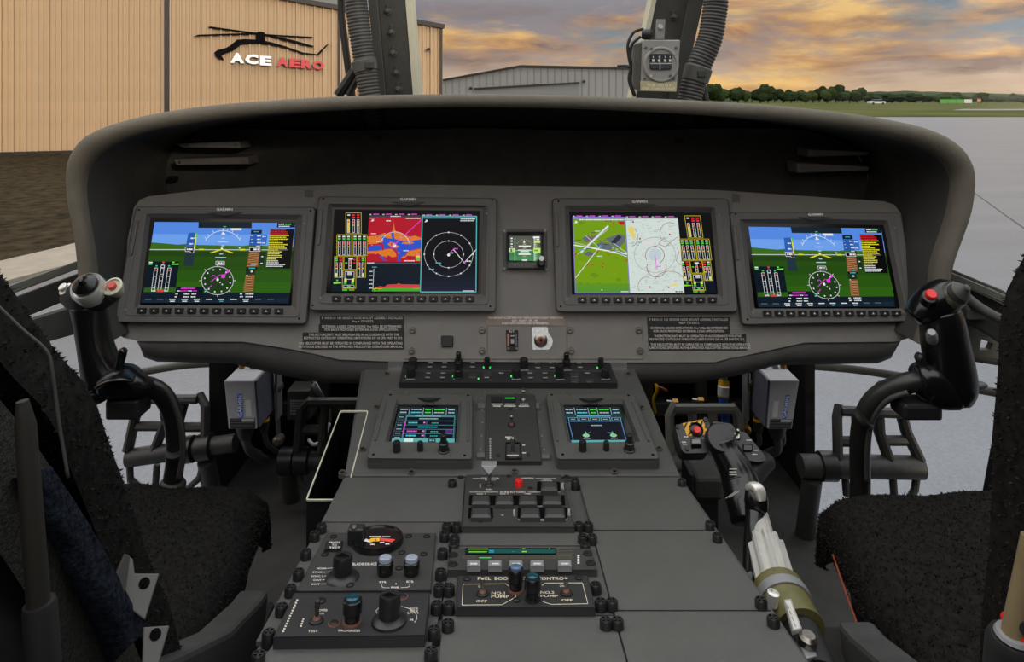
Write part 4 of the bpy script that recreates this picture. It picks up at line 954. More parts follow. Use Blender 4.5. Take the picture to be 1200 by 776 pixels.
# --- audio and radio bar across the front of the console
mA, mB = crop(420, 400, 5.175), crop(580, 400, 5.175); hA_ = .010
au = unit('audio_panel', 'long audio bar of black knobs and keys across console top', PU, [(473, 423), (714, 423), (724, 449.5), (467.5, 449)], hA_, 'bezel_black', ch=.001)
c = Canvas(PU, hA_)
c.line((471, 434.8), (718, 434.8), .5, (88, 88, 88))
keysA = [(438, 130), (525, 130), (432, 156), (520, 156), (695, 130), (693, 156), (425, 193), (515, 193), (420, 220), (510, 220), (778, 220), (866, 193)]
keysB = [(257, 132), (343, 132), (260, 160), (346, 160), (510, 132), (518, 158), (213, 193), (302, 193), (217, 222), (305, 222), (560, 193)]
for m, K in ((mA, keysA), (mB, keysB)):
    for x, y in K:
        X, Yp = m(x, y); plate(PU, quad(X-3.6, Yp-1.5, X+3.6, Yp+1.5), hA_+.0014, 'key_dark', 'key', au, r=.5, h0=hA_-.001, ch=.0004)
        cc_ = Canvas(PU, hA_+.0015); cc_.words(X-2.5, Yp-.7, X+2.6, 1.1, (170, 168, 160), 1, .2); cc_.build('key_legend', au, 'print')
for m, (x0, y0, x1, y1) in ((mA, (668, 196, 718, 214)), (mA, (756, 180, 806, 214)), (mB, (455, 192, 508, 212)), (mB, (455, 222, 508, 244)), (mB, (548, 226, 598, 244))):
    a, b = m(x0, y0), m(x1, y1); plate(PU, quad(a[0], a[1], b[0], b[1]), hA_+.0012, 'key_dark', 'key', au, r=.5, h0=hA_-.001, ch=.0004); c.rect(a[0]+1, b[1]+.3, b[0]-1, b[1]+.9, (150, 120, 70))
for m, x, y in ((mA, 728, 226), (mA, 760, 157), (mA, 797, 157), (mA, 290, 212), (mA, 574, 212), (mA, 928, 212), (mB, 622, 158), (mB, 100, 210), (mB, 365, 210), (mB, 650, 208)):
    X, Yp = m(x, y); plate(PU, quad(X-.9, Yp-.8, X+.9, Yp+.8), hA_+.0008, MAT.get('led_green') or M('led_green', (60, 240, 90), .4, emit=.8), 'indicator', au, r=.3, h0=hA_-.001, ch=.0002)
for m, x, y in ((mA, 315, 230), (mA, 600, 230), (mA, 955, 230), (mB, 130, 232), (mB, 395, 232), (mB, 672, 230), (mB, 178, 176), (mB, 440, 176)):
    X, Yp = m(x, y); c.words(X-5, Yp-.6, X+5, 1.1, (150, 150, 148), 2, .2)
c.build('lettering', au, 'print')
for x, y, r, H, dbl in ((484, 430.5, 5.2, 11, 0), (481, 441, 5.4, 11.5, 0), (537.5, 430, 4.6, 18, 1), (537, 442, 4.9, 19, 1), (570.7, 430.3, 3.4, 11.5, 0), (613.8, 430, 4.9, 10.5, 0), (605, 441.5, 5.2, 10.5, 0),
                        (663.7, 430, 4.6, 17, 1), (655.5, 441.5, 5.0, 15, 0), (704, 430.8, 3.4, 11.5, 0), (710, 441.5, 5.3, 11, 0)): knob(PU, au, x, y, r, H, hA_, dbl)

# --- two touch controllers
def controller(label, Q, rec, img, knobs, scr, draw, note):
    h = .016; o = thing('touch_controller', label, 'touchscreen', PU.at(*Q[3]), 'touch controllers on the console'); k = 4
    G().px(PU, [(rq(Q, 4, k), -.004), (rq(Q, 4, k), h-.002), (rq(inset(Q, 1), 3.6, k), h), (rq(rec, 2, k), h), (rq(inset(rec, (4, 7, 4, 1)), 1, k), h-.007)], False, False).obj('bezel', 'console_plate', o)
    plate(PU, inset(rec, (3.5, 6, 3.5, .5)), h-.0068, 'glass_black', 'glass', o, r=.8, h0=h-.011, ch=.0002)
    for a, b in ((0, 3), (1, 2)):
        A, B = np.array(Q[a], float), np.array(Q[b], float); s = 1 if a == 0 else -1; p, q = A+(B-A)*.1, A+(B-A)*.72
        plate(PU, [(p[0]+s*5-1.6, p[1]), (p[0]+s*5+1.6, p[1]), (q[0]+s*5+1.6, q[1]), (q[0]+s*5-1.6, q[1])], h+.0016, 'console_plate', 'edge_grip', o, r=1.2, h0=h-.001, ch=.0008)
    mx = (rec[0][0]+rec[1][0])/2; arc = [(mx-14+28*i/8, rec[0][1]-1.4+2.6*math.sin(math.pi*i/8)) for i in range(9)]
    G().px(PU, [(arc, h-.001), (arc, h+.0016)]).obj('finger_lip', 'bezel_black', o)
    for x, y, r, H, d in knobs: knob(PU, o, x, y, r, H, h, d)
    for x, y in scr: on(PU, 'screw_hole', 'void', o, x, y, [(.002, 0), (.002, .0004)], h-.0002, 10)
    on(PU, 'light_sensor', 'brass', o, *note, [(.0018, 0), (.0015, .0008)], h, 8)
    c = Canvas(PU, h-.0066, homog([(0, 0), (100, 0), (100, 100), (0, 100)], img)); draw(c); c.build('screen', o)
TE, DK, W = (92, 170, 172), (12, 16, 26), (158, 176, 182)
def header(c):
    c.rect(0, 0, 100, 100, (8, 10, 16), 0); c.rect(0, 0, 100, 22, (34, 62, 70), 1)
    for x0, x1 in ((1, 18), (20, 42), (44, 58), (60, 82), (84, 99)): c.rect(x0, 1.5, x1, 20, (14, 26, 30), 2)
    for x0, x1, a, b in ((3, 16, W, W), (22, 40, W, (60, 200, 220)), (46, 56, (60, 220, 60), (60, 220, 60)), (62, 80, (60, 220, 60), W), (86, 97, (150, 200, 210), W)): c.words(x0, 4, x1, 5, a, 3, .15); c.words(x0, 13, x1, 5, b, 3, .15)
    for x in (18.7, 42.8, 58.8, 82.8): c.rect(x-.5, 1, x+.5, 21, W, 3)
def d1(c):
    header(c); c.rect(0, 22, 100, 100, (40, 84, 90), 1)
    for k in range(6): c.rect(1, 25+k*11.5, 14, 34+k*11.5, (10, 18, 24), 2); c.words(3, 28+k*11.5, 12, 3, W, 3, .15)
    c.rect(15, 24, 98, 88, (70, 130, 134), 2); c.words(30, 25, 75, 3, W, 4)
    for k, (t, col) in enumerate((('', W), ('', (60, 200, 210)), ('', (60, 200, 210)), ('', (226, 70, 226)), ('', (60, 200, 210)))):
        y = 29+k*12; c.rect(17, y, 97, y+10.5, (12, 14, 26), 3)
        if k in (1, 3, 4): c.words(21, y+2.5, 38, 5, col, 4, .15); c.words(46, y+2, 50, 5, (226, 130, 226), 4); c.rect(51, y, 52, y+10, (70, 130, 134), 4); c.words(60, y+4, 72, 3, (60, 190, 170), 4)
        else: c.words(38, y+3, 70, 4, W if k == 0 else (60, 200, 210), 4, .15)
    c.rect(14.5, 42, 16.5, 78, (190, 60, 200), 4); c.rect(84, 65, 96, 75, (90, 40, 120), 5)
    c.rect(0, 89, 100, 100, TE, 3); c.rect(20, 90, 34, 99, (214, 236, 236), 4); c.rect(58, 90, 70, 99, (20, 40, 44), 4); c.words(60, 92, 68, 5, W, 5)
def d2(c):
    header(c); c.rect(0, 22, 100, 32, (24, 60, 78), 1); c.rect(20, 23, 80, 27, (90, 160, 190), 2)
    for k in range(5): c.rect(4+k*19, 29, 21+k*19, 39, (120, 180, 190), 3); c.rect(5+k*19, 30, 20+k*19, 38, (14, 22, 30), 4); c.words(8+k*19, 32.5, 17+k*19, 3, W, 5, .15)
    c.rect(3, 40, 97, 92, (84, 128, 190), 2); c.rect(4.5, 41, 95.5, 92, (10, 10, 20), 3)
    for k in range(18): c.rect(8+k*4.9, 42, 8.9+k*4.9, 90, (24, 22, 52), 4)
    for k in range(9): c.rect(5, 45+k*5.2, 95, 45.7+k*5.2, (22, 22, 40), 4.4)
    c.words(41, 50, 60, 3.5, W, 5, .1)
    for x, s in ((28, 1), (76, -1)):
        c.disc(x, 80, 6, 5, (150, 200, 140), 5); c.poly([(x-2*s, 76), (x+1*s, 68), (x+3*s, 76)], (110, 200, 190), 6); c.line((x, 76), (x+9*s, 71), 1.4, (110, 200, 190), 6); c.words(x-6, 87, x+6, 2.6, W, 6)
    c.rect(0, 93, 100, 100, TE, 4)
controller('touch controller showing flight plan rows, beside the open map case', [(449, 461), (554, 461.5), (553.5, 539), (429, 538)], [(465, 467.5), (541.5, 468), (538, 519.5), (451, 518.5)], [(468, 477.5), (535, 478), (532.5, 519), (458.5, 518.5)],
           [(465, 528.5, 4.5, 11.5, 0), (492.5, 527.5, 3.6, 10, 0), (520, 528.5, 5.4, 21, 1)], [(457.5, 463), (548.5, 463.5), (437.5, 533), (544.5, 534)], d1, (478.5, 463.5))
controller('touch controller showing dark intercom grid, beside the collective lever', [(639, 461), (743, 461.5), (774, 538.5), (652, 539)], [(655, 468), (730.5, 467.5), (750.5, 518.5), (665, 519.5)], [(660, 477.5), (726, 477.5), (737, 518.5), (670, 519)],
           [(682.8, 527.5, 4.5, 11.5, 0), (710.4, 527, 3.6, 10, 0), (737.5, 527.5, 5.4, 20, 1)], [(646.5, 463), (736.5, 463.5), (659.5, 533), (765, 533.5)], d2, (668, 463.8))

# --- switch plate between the controllers
hs = .006
sp = unit('switch_panel', 'narrow switch plate with toggles between the touch controllers', PU, [(569.8, 462), (626.5, 462), (635, 541.5), (568, 541.5)], hs, 'unit_face')
for a, b, g_ in ((575.5, 588.5, 0), (590, 604.5, 1)):
    plate(PU, quad(a, 464.5, b, 471), hs+.0015, 'black', 'annunciator', sp, r=.5, h0=hs-.001, ch=.0003)
    if g_:
        cg = Canvas(PU, hs+.0016); cg.words(592, 465.7, 603, 1.8, (80, 220, 90), 1, .2); cg.build('annunciator_legend', sp, 'screen')
c = Canvas(PU, hs)
for x0, x1, y in ((576, 589, 473), (578, 587, 475.3), (592, 603, 473), (591, 605, 475.3), (609, 619, 473), (608, 620, 475.3)): c.words(x0, y, x1, 1.5, WH, 1, .2)
c.words(592, 511.5, 603, 1.5, WH, 1, .2); c.words(594, 514, 604, 1.5, WH, 1, .2); c.words(612, 521, 616, 1.6, WH, 1); c.words(612, 530, 617, 1.6, WH, 1)
for k in range(9): c.rect(573.6, 514+k*2.7, 575.4, 515.8+k*2.7, (150, 150, 146), 1)
c.build('lettering', sp, 'print')
s = PU.sc(613, 469); p = PU.at(613.5, 469, hs)
G().lathe(p, PU.n, [(4*s, 0), (3.6*s, .002), (2.2*s, .004)], 16).obj('bushing', 'steel', sp, smooth=True); G().lathe(p, PU.n, [(1.6*s, .003), (1.5*s, 10*s), (3*s, 11*s), (3*s, 13*s), (2.5*s, 13.6*s)], 14).obj('lever', 'steel', sp, smooth=True)
toggle(PU, sp, 599.5, 498.5, hs, 12, 1.5, (0, .1, 0))
Qb = [(592.5, 518), (609.5, 518), (612, 538), (592, 538)]
G().px(PU, [(rq(Qb, .8), hs-.001), (rq(Qb, .8), hs+.0012), (rq(inset(Qb, 1.2), .6), hs+.0012), (rq(inset(Qb, 1.2), .6), hs-.008)], False, True).obj('guard_well', 'black_matte', sp)
toggle(PU, sp, 601, 533, hs-.004, 20, 2.2, (0, .25, 0), 'steel', None)
G().tube([PU.at(595, 534, hs), PU.at(595, 534, hs+.010), PU.at(607, 534, hs+.010), PU.at(607, 534, hs)], .0014, 8).obj('guard_bar', 'steel', sp, smooth=True)
screws(PU, sp, [(598, 480), (584, 534), (619, 533.7)], hs)

# --- stabilator and flight control panel
ct = crop(500, 530, 4.567); hp_ = .008
sc_ = unit('stabilator_panel', 'stabilator panel with wedge-topped lever and red button', PC, [(546, 556.5), (657.5, 556.5), (674, 618.5), (541.5, 618.5)], hp_, 'unit_face')
c = Canvas(PC, hp_, ct)
c.text('STABILATOR', 290, 136, 388, 145, WH, bold=.01); c.text('CONTROL', 505, 136, 575, 145, WH, bold=.01); c.line((245, 141), (284, 141), 2.4, WH); c.line((582, 141), (692, 141), 2.4, WH)
c.text('MAN SLEW UP', 312, 147, 370, 153, WH); c.text('DN', 318, 196, 350, 202, WH); c.text('OFF', 283, 168, 291, 190, WH, rot=90)
c.text('AUTO', 622, 140, 662, 147, WH); c.text('CONTROL', 612, 149, 672, 156, WH); c.text('RESET', 722, 164, 733, 200, WH, rot=-90)
c.text('AUTO FLT CONT', 392, 210, 530, 218, WH, bold=.01); c.line((230, 214), (384, 214), 2.4, WH); c.line((540, 214), (716, 214), 2.4, WH)
for t, a, b in (('SAS 1', 268, 314), ('SAS 2', 392, 438), ('TRIM', 522, 556), ('FPS', 648, 676)): c.text(t, a, 220, b, 226, WH, bold=.01)
c.text('BOOST', 270, 287, 310, 294, WH, bold=.01); c.text('FAILURE ADVISORY', 555, 286, 664, 293, WH, bold=.01); c.text('CPTR', 464, 305, 474, 342, WH, rot=90); c.text('SAS 2', 757, 302, 768, 340, WH, rot=-90)
c.text('PWR ON RESET', 530, 358, 648, 367, WH, bold=.01); c.pline([(492, 356), (492, 362), (522, 362)], 2.2, WH); c.pline([(656, 362), (752, 362), (752, 354)], 2.2, WH)
c.text('ON', 398, 334, 412, 341, WH)
c.build('lettering', sc_, 'print')
wells = [(592, 158, 712, 208), (228, 230, 738, 282), (224, 298, 353, 352), (488, 296, 750, 352)]
for a, b, e, d in wells: plate(PC, [ct(a, b), ct(e, b), ct(e+4, d), ct(a-3, d)], hp_+.0006, 'void', 'button_well', sc_, r=.5, h0=hp_-.002, ch=.0002)
for a, b, e, d in ((610, 160, 702, 206), (240, 232, 340, 280), (366, 232, 466, 280), (492, 232, 592, 280), (618, 232, 724, 280), (236, 300, 344, 350), (500, 300, 608, 350), (630, 300, 742, 350)):
    Q = [ct(a+6, b), ct(e-6, b), ct(e, d), ct(a, d)]; O = rq(Q, 1); I = rq(inset(Q, (2.2, 1.5, 2.2, 4)), .8)
    G().px(PC, [(O, hp_), (O, hp_+.0045), (I, hp_+.0065)]).obj('push_button', 'unit_face', sc_)
p = PC.at(*ct(334, 178), hp_); s = p.y/F
G().lathe(p, PC.n, [(5.5*s, 0), (5*s, .0015), (3*s, .003)], 18).obj('bushing', 'screw_dark', sc_, smooth=True)
lv = G().lathe(p, PC.n, [(2.6*s, 0), (2.6*s, 15*s)], 14).obj('lever', 'steel', sc_, smooth=True)
tb = p+PC.n*14*s
def T(u, v, h): return tb+PC.u*(u*s)+PC.v*(v*s)+PC.n*(h*s)
G().add([T(-9, -5, 9), T(9, -5, 9), T(0, -8, 0), T(-9, 6, 11), T(9, 6, 11), T(0, 4, 0)], [(0, 2, 1), (3, 4, 5), (0, 1, 4, 3), (0, 3, 5, 2), (1, 2, 5, 4)]).obj('wedge_grip', 'alu_grey', lv, bevel=.0006)
on(PC, 'red_button', 'red', sc_, *ct(493, 182), [(4.6*s, 0), (4.6*s, 6*s), (4*s, 7.2*s)], hp_, 20)
screws(PC, sc_, [ct(440, 130), ct(555, 193), ct(411, 298), ct(290, 370), ct(690, 366)], hp_, .0030)
screws(PC, con, [ct(182, 136), ct(750, 133), ct(466, 98)], .002, .0040)

# --- small display unit with five grey keys
hd_ = .007
du = unit('caution_display_unit', 'slim unit with green text display and five grey keys', PC, [(529, 643), (692, 643), (700, 669), (524, 669.5)], hd_, 'unit_face')
plate(PC, [ct(208, 512), ct(690, 512), ct(692, 546), ct(206, 546)], hd_+.001, 'glass_black', 'display_glass', du, r=.4, h0=hd_-.001, ch=.0003)
c = Canvas(PC, hd_+.0011, ct); c.poly([(212, 515), (688, 515), (690, 543), (210, 543)], (10, 40, 34), 0); c.poly([(330, 520), (688, 520), (690, 540), (330, 540)], (22, 84, 78), 1)
c.words(222, 515, 330, 7, (150, 190, 30), 3, .1); c.words(225, 530, 325, 7, (120, 220, 60), 3, .1); c.rect(334, 523, 360, 538, (20, 150, 170), 2); c.words(512, 514, 530, 5, (180, 220, 40), 3); c.words(510, 529, 534, 7, (190, 240, 60), 3); c.words(652, 515, 662, 4, (180, 220, 40), 3); c.words(456, 530, 470, 4, (60, 140, 130), 3)
c.build('screen', du)
c = Canvas(PC, hd_+.0002, ct); c.words(280, 562, 345, 7, (70, 230, 90), 2, .15)
c.build('lit_legend', du, 'screen')
c = Canvas(PC, hd_, ct)
for x0, x1 in ((192, 260), (362, 432), (450, 520), (535, 606), (618, 690), (702, 776)): c.box(x0, 557, x1, 567, 2, (120, 110, 84))
c.box(702, 518, 776, 530, 2, (120, 110, 84)); c.box(702, 544, 776, 552, 2, (120, 110, 84))
for k in range(5): c.rect(806, 550+k*10, 818, 557+k*10, WH)
c.build('lettering', du, 'print')
for x in (252, 366, 478, 591, 739):
    Q = [ct(x-36, 578), ct(x+34, 578), ct(x+37, 615), ct(x-37, 615)]; plate(PC, Q, hd_+.004, 'key_grey', 'key', du, r=.5, h0=hd_-.001, ch=.0008)
    cv = Canvas(PC, hd_+.0041, ct); cv.words(x-18, 592, x+20, 10, (205, 205, 205), 1, .2); cv.build('key_legend', du, 'print')
for p_ in ((142, 552), (140, 602), (862, 545), (878, 595)): on(PC, 'fastener', 'screw_dark', du, *ct(*p_), [(.0048, 0), (.0045, .001), (.003, .0014)], hd_, 14)

# --- fuel boost pump panel
cf = crop(500, 620, 4.975); hf = .009
fu = unit('fuel_pump_panel', 'black fuel boost pump panel with two toggles and two capped lights', PC, [(536, 675), (689, 674.5), (698, 713.5), (534, 713.5)], hf, 'bezel_black')
c = Canvas(PC, hf, cf); P_ = (196, 186, 160)
c.text('FUEL  BOOST  PUMP  CONTROL', 298, 280, 818, 298, P_, bold=.012)
c.text('ON', 300, 330, 326, 342, P_); c.text('ON', 776, 326, 802, 338, P_); c.text('OFF', 288, 414, 352, 428, P_, bold=.01); c.text('OFF', 786, 408, 852, 422, P_, bold=.01)
c.text('NO.1', 378, 366, 456, 382, P_, bold=.01); c.text('PUMP', 376, 386, 482, 402, P_, bold=.01); c.text('NO.2', 664, 362, 744, 378, P_, bold=.01); c.text('PUMP', 664, 384, 768, 398, P_, bold=.01)
c.pline([(480, 334), (462, 320), (212, 322), (206, 444), (440, 442), (520, 396), (520, 380)], 4, P_); c.pline([(672, 330), (690, 316), (908, 314), (940, 436), (728, 440), (676, 424)], 4, P_)
c.build('lettering', fu, 'print')
toggle(PC, fu, *cf(326, 382), hf, 17, 2.3, (0, .1, 0)); toggle(PC, fu, *cf(814, 378), hf, 17, 2.3, (0, .1, 0))
def caplight(pl, o, x, y, h, hpx, rpx, lens, base='screw_dark'):
    s = pl.sc(x, y); r = rpx*s; H = hpx*s
    k = on(pl, 'indicator_body', 'gloss_black', o, x, y, [(r*.8, 0), (r*.82, H*.35), (r, H*.42), (r, H*.9), (r*.92, H*.94)], h, 24, flute=.04)
    on(pl, 'lens', lens, k, x, y, [(r*.72, H*.92), (r*.7, H*1.02), (r*.5, H*1.06)], h, 20)
    on(pl, 'mounting_ring', base, k, x, y, [(r*.98, 0), (r*.95, .0015)], h, 20)
caplight(PC, fu, *cf(520, 360), hf, 25, 9, 'lens_blue', 'brown_ring'); caplight(PC, fu, *cf(618, 412), hf, 25, 9.4, 'lens_teal')
screws(PC, fu, [cf(236, 294), cf(887, 288), cf(524, 418)], hf, .0034)

# --- blade de-ice panels
cb = crop(290, 600, 4.408); hb = .004
b1 = unit('blade_deice_panel', 'blade de-ice panel with round red and yellow gauge', PC, [(383, 624.5), (511, 625), (505.5, 693), (346.5, 694)], hb, 'unit_face')
c = Canvas(PC, hb, cb)
for t, x0, y0, x1, y1 in (('NORM', 358, 288, 406, 297), ('SYNC 1', 336, 307, 398, 316), ('SYNC 2', 328, 328, 392, 337), ('OAT', 340, 348, 382, 357), ('EOT', 332, 369, 374, 378)): c.text(t, x0, y0, x1, y1, WH, bold=.012)
for a, b in (((410, 292), (440, 290)), ((402, 311), (428, 309)), ((396, 332), (418, 328)), ((386, 352), (412, 348)), ((378, 373), (432, 371))): c.line(a, b, 2.6, WH)
c.text('BLADE DE-ICE', 542, 263, 668, 276, WH, bold=.015); c.text('RTR', 682, 358, 718, 368, WH, bold=.01); c.text('RTR', 822, 355, 858, 366, WH, bold=.01); c.text('PWR', 742, 386, 784, 396, WH, bold=.012)
c.pline([(695, 372), (695, 388), (708, 392), (734, 392)], 2.6, WH); c.pline([(838, 370), (838, 384), (826, 390), (792, 391)], 2.6, WH); c.disc(768, 372, 4, 3, WH)
c.build('lettering', b1, 'print')
Qp = [cb(408, 150), cb(494, 148), cb(486, 198), cb(396, 198)]; plate(PC, Qp, hb+.003, 'black', 'press_to_test_cap', b1, r=.5, h0=hb-.001)
c = Canvas(PC, hb+.0031, cb)
for i, t in enumerate(('PRESS', 'TO', 'TEST')): y = 153+i*13; c.text(t, 420 if i != 1 else 436, y, 480 if i != 1 else 462, y+10, WH, bold=.015)
c.build('cap_lettering', b1, 'print')
gx, gy = cb(672, 160); s = PC.sc(gx, gy); ga = PC.at(gx, gy, hb)
gg = G().lathe(ga, PC.n, [(29*s, -.003), (29.5*s, .003), (28.5*s, .0062), (26.5*s, .0062), (25.5*s, .0045)], 36, True, True).obj('gauge', 'gloss_black', b1, smooth=True)
c = Canvas(PC, hb+.0047, cb)
c.poly([(600, 150), (612, 138), (640, 150), (632, 158)], (225, 225, 222), 1); c.poly([(624, 146), (640, 136), (682, 134), (682, 152), (650, 152), (634, 158)], (232, 176, 30), 2); c.poly([(684, 134), (764, 142), (744, 158), (720, 152), (684, 150)], (216, 70, 64), 1)
c.words(632, 124, 690, 8, (214, 214, 210), 2, .2); c.words(696, 124, 738, 8, (180, 180, 176), 2, .2); c.line((660, 138), (664, 150), 5, (30, 30, 30), 3)
for x, y in ((634, 164), (684, 154), (712, 162)): c.words(x, y, x+22, 8, (214, 214, 210), 2, .2)
c.build('gauge_face', gg, 'print')
G().box(PC.at(*cb(563, 120), .012), (.016, .012, .018)).obj('gauge_lamp', 'black', b1, bevel=.002)
on(PC, 'lamp_screw', 'screw', b1, *cb(550, 80), [(.0028, 0), (.002, .002)], .021, 10)
kx, ky = cb(490, 340)
kb = on(PC, 'selector_skirt', 'knob', b1, kx, ky, [(18*s, 0), (17*s, .0015), (12*s, .004)], hb, 32)
def pointer_knob(kb, kx, ky, h, r, H):
    s = PC.sc(kx, ky); on(PC, 'knob', 'knob', kb, kx, ky, [(r*s, .003), (r*s, H*s*.86), (r*s*.9, H*s)], h, 28, flute=.05)
    p = PC.at(kx, ky, h)+PC.n*H*s; G().add([p+PC.u*(-r*s*.8)-PC.v*(r*s*.2), p+PC.u*(r*s*.8)-PC.v*(r*s*.2), p+PC.v*(-r*s*.4)+PC.n*(5*s), p+PC.v*(r*s*.8)], [(0, 1, 2), (1, 3, 2), (3, 0, 2), (0, 3, 1)]).obj('pointer', 'knob', kb)
pointer_knob(kb, kx, ky, hb, 11.3, 24)
for x in (710, 847):
    p_ = cb(x, 322); s2 = PC.sc(*p_); k = on(PC, 'push_light', 'gloss_black', b1, *p_, [(8.5*s2, 0), (9*s2, .003), (9.6*s2, 8*s2), (9.6*s2, 13*s2), (8*s2, 14*s2)], hb, 28, flute=.05)
    on(PC, 'lens', 'lens_grey', k, *p_, [(7.2*s2, 14*s2), (7.2*s2, 18*s2), (6*s2, 19*s2)], hb, 24)
screws(PC, b1, [cb(445, 130), cb(833, 128), cb(926, 128), cb(798, 212), cb(910, 220), cb(784, 292), cb(530, 380), cb(400, 222)], hb, .0036)

ht_ = .011
b2 = unit('deice_test_panel', 'black de-ice test panel with big ridged dial', PC, [(345, 695), (504, 695), (498.5, 745.5), (320, 748)], ht_, 'bezel_black')
c = Canvas(PC, ht_, cb); P_ = (190, 184, 168)
c.text('POWER', 362, 502, 414, 514, P_, bold=.01); c.text('ON', 372, 520, 394, 530, P_); c.text('TEST', 312, 610, 364, 622, P_, bold=.012); c.text('PROGRESS', 470, 608, 582, 620, P_, bold=.012)
c.text('Blade  Control', 178, 452, 262, 628, P_, rot=90) if False else None
for k in range(13): c.rect(252-k*6.0, 452+k*13.4, 262-k*6.0, 461+k*13.4, P_)
for k in range(4): c.rect(284-k*4, 550+k*12, 293-k*4, 558+k*12, P_)
c.ring(765, 545, 110, 58, 4, P_, 2, -75, 28, 14); c.text('MANUAL', 838, 490, 884, 526, P_); c.text('L', 828, 516, 840, 528, P_); c.text('M', 838, 552, 856, 564, P_); c.disc(588, 470, 4, 4, P_); c.pline([(680, 495), (664, 512), (672, 530)], 3, P_)
c.build('lettering', b2, 'print')
toggle(PC, b2, *cb(356, 566), ht_, 22, 2.6, (0, .1, 0), 'olive_dark')
caplight(PC, b2, *cb(540, 572), ht_, 26, 11, 'lens_teal', 'brown_ring')
kx, ky = cb(732, 570); s = PC.sc(kx, ky); kb = on(PC, 'selector_skirt', 'knob', b2, kx, ky, [(20*s, 0), (19.4*s, .002), (14*s, .0045)], ht_, 32)
pointer_knob(kb, kx, ky, ht_, 12.3, 29)
screws(PC, b2, [cb(380, 462), cb(800, 440), cb(447, 578)], ht_, .0042, 'screw_dark')
for p_ in ((800, 440), (447, 578)): on(PC, 'washer', 'brown_ring', b2, *cb(*p_), [(.0050, 0), (.0048, .0006)], ht_, 16)
# side rails carrying the studs
for Q in ([(372, 612), (388, 612), (345, 695), (322, 750), (300, 776), (288, 800), (262, 800), (300, 740)], ): pass
plate(PC, [(376, 612.5), (536, 612.5), (508, 752), (322-22, 752)], .0006, 'fairing', 'panel_rail', con, r=.5, h0=-.003, ch=.0002)
plate(PC, [(536, 612.5), (690, 612.5), (719, 721), (516, 721)], .0006, 'fairing', 'panel_rail', con, r=.5, h0=-.003, ch=.0002)

# --- open map case on the console's side
mc = thing('map_case', 'open black map case with white edged rim beside console', 'map case', PU.at(380, 585, -.35))
Qm = [(398.5, 481), (432, 481), (405, 586), (358, 586)]; Z0 = .001
rim = rq(Qm, 3, 3); rin = rq(inset(Qm, 1.4), 2.5, 3)
G().px(PU, [(rim, Z0-.002), (rim, Z0), (rin, Z0), (rin, Z0-.002)], False, False).obj('rim', 'cream', mc)
tp = [PU.at(x, y, Z0-.002) for x, y in rim]; ti = [PU.at(x, y, Z0-.001) for x, y in rin]
G().rings([[p+Vector((0, 0, -.26)) for p in tp], tp], True, False).obj('outer_box', 'black_matte', mc)
G().rings([ti, [p+Vector((0, 0, -.24)) for p in ti]], False, True).obj('inner_box', 'void', mc)
# ================================================================== floor, nose and window frames
def st(o, label=None):
    o['kind'] = 'structure'
    if label: o['label'] = label
    return o
fl = G(); fl.down([Vector(p) for p in ((-.98, -.2, FLOOR), (.98, -.2, FLOOR), (.98, 1.02, FLOOR), (.66, 1.13, FLOOR), (.59, 1.2, FLOOR), (.585, 1.6, FLOOR), (-.585, 1.6, FLOOR), (-.59, 1.2, FLOOR), (-.66, 1.13, FLOOR), (-.98, 1.02, FLOOR))], FLOOR-.03)
st(fl.obj('floor', 'cabin_floor', None), 'dark worn cockpit floor under the seats')
for (x0, y0, x1, y1) in ((-.50, .55, -.235, .98), (-.50, 1.0, -.235, 1.3), (.26, .45, .60, .86), (.26, .88, .60, 1.2)):
    pn = G().box(((x0+x1)/2, (y0+y1)/2, FLOOR+.004), (x1-x0, y1-y0, .008)).obj('floor_panel', 'cabin_floor', bpy.data.objects['floor'], bevel=.002)
    for sx in (x0+.02, x1-.02):
        for sy in (y0+.02, (y0+y1)/2, y1-.02): G().lathe((sx, sy, FLOOR+.008), (0, 0, 1), [(.006, 0), (.005, .002)], 10).obj('floor_screw', 'screw_dark', pn)
# nose bulkhead behind the pedals
nb = thing('nose_bulkhead', 'dark equipment bay structure ahead of the pedals under the panel', 'bulkhead', Vector((0, 1.5, FLOOR)))
G().box((0, 1.56, 1.16), (1.2, .03, .46)).obj('web', 'black_matte', nb)
for sx in (-1, 1): G().box((sx*.598, 1.47, 1.15), (.02, .2, .44)).obj('side_web', 'black_matte', nb)
for zz in (1.06, 1.22, 1.34): G().box((0, 1.53, zz), (1.16, .04, .03)).obj('stiffener', 'frame_dark', nb, bevel=.003)
for xx in (-.42, -.3, .3, .42): G().box((xx, 1.525, 1.18), (.025, .03, .40)).obj('stiffener', 'frame_dark', nb, bevel=.003)
for i, xx in enumerate((-.36, -.27, .28, .37)): G().lathe((xx, 1.50, 1.34), (0, -1, 0), [(.005, 0), (.004, .006)], 8).obj('rivet', 'screw', nb)
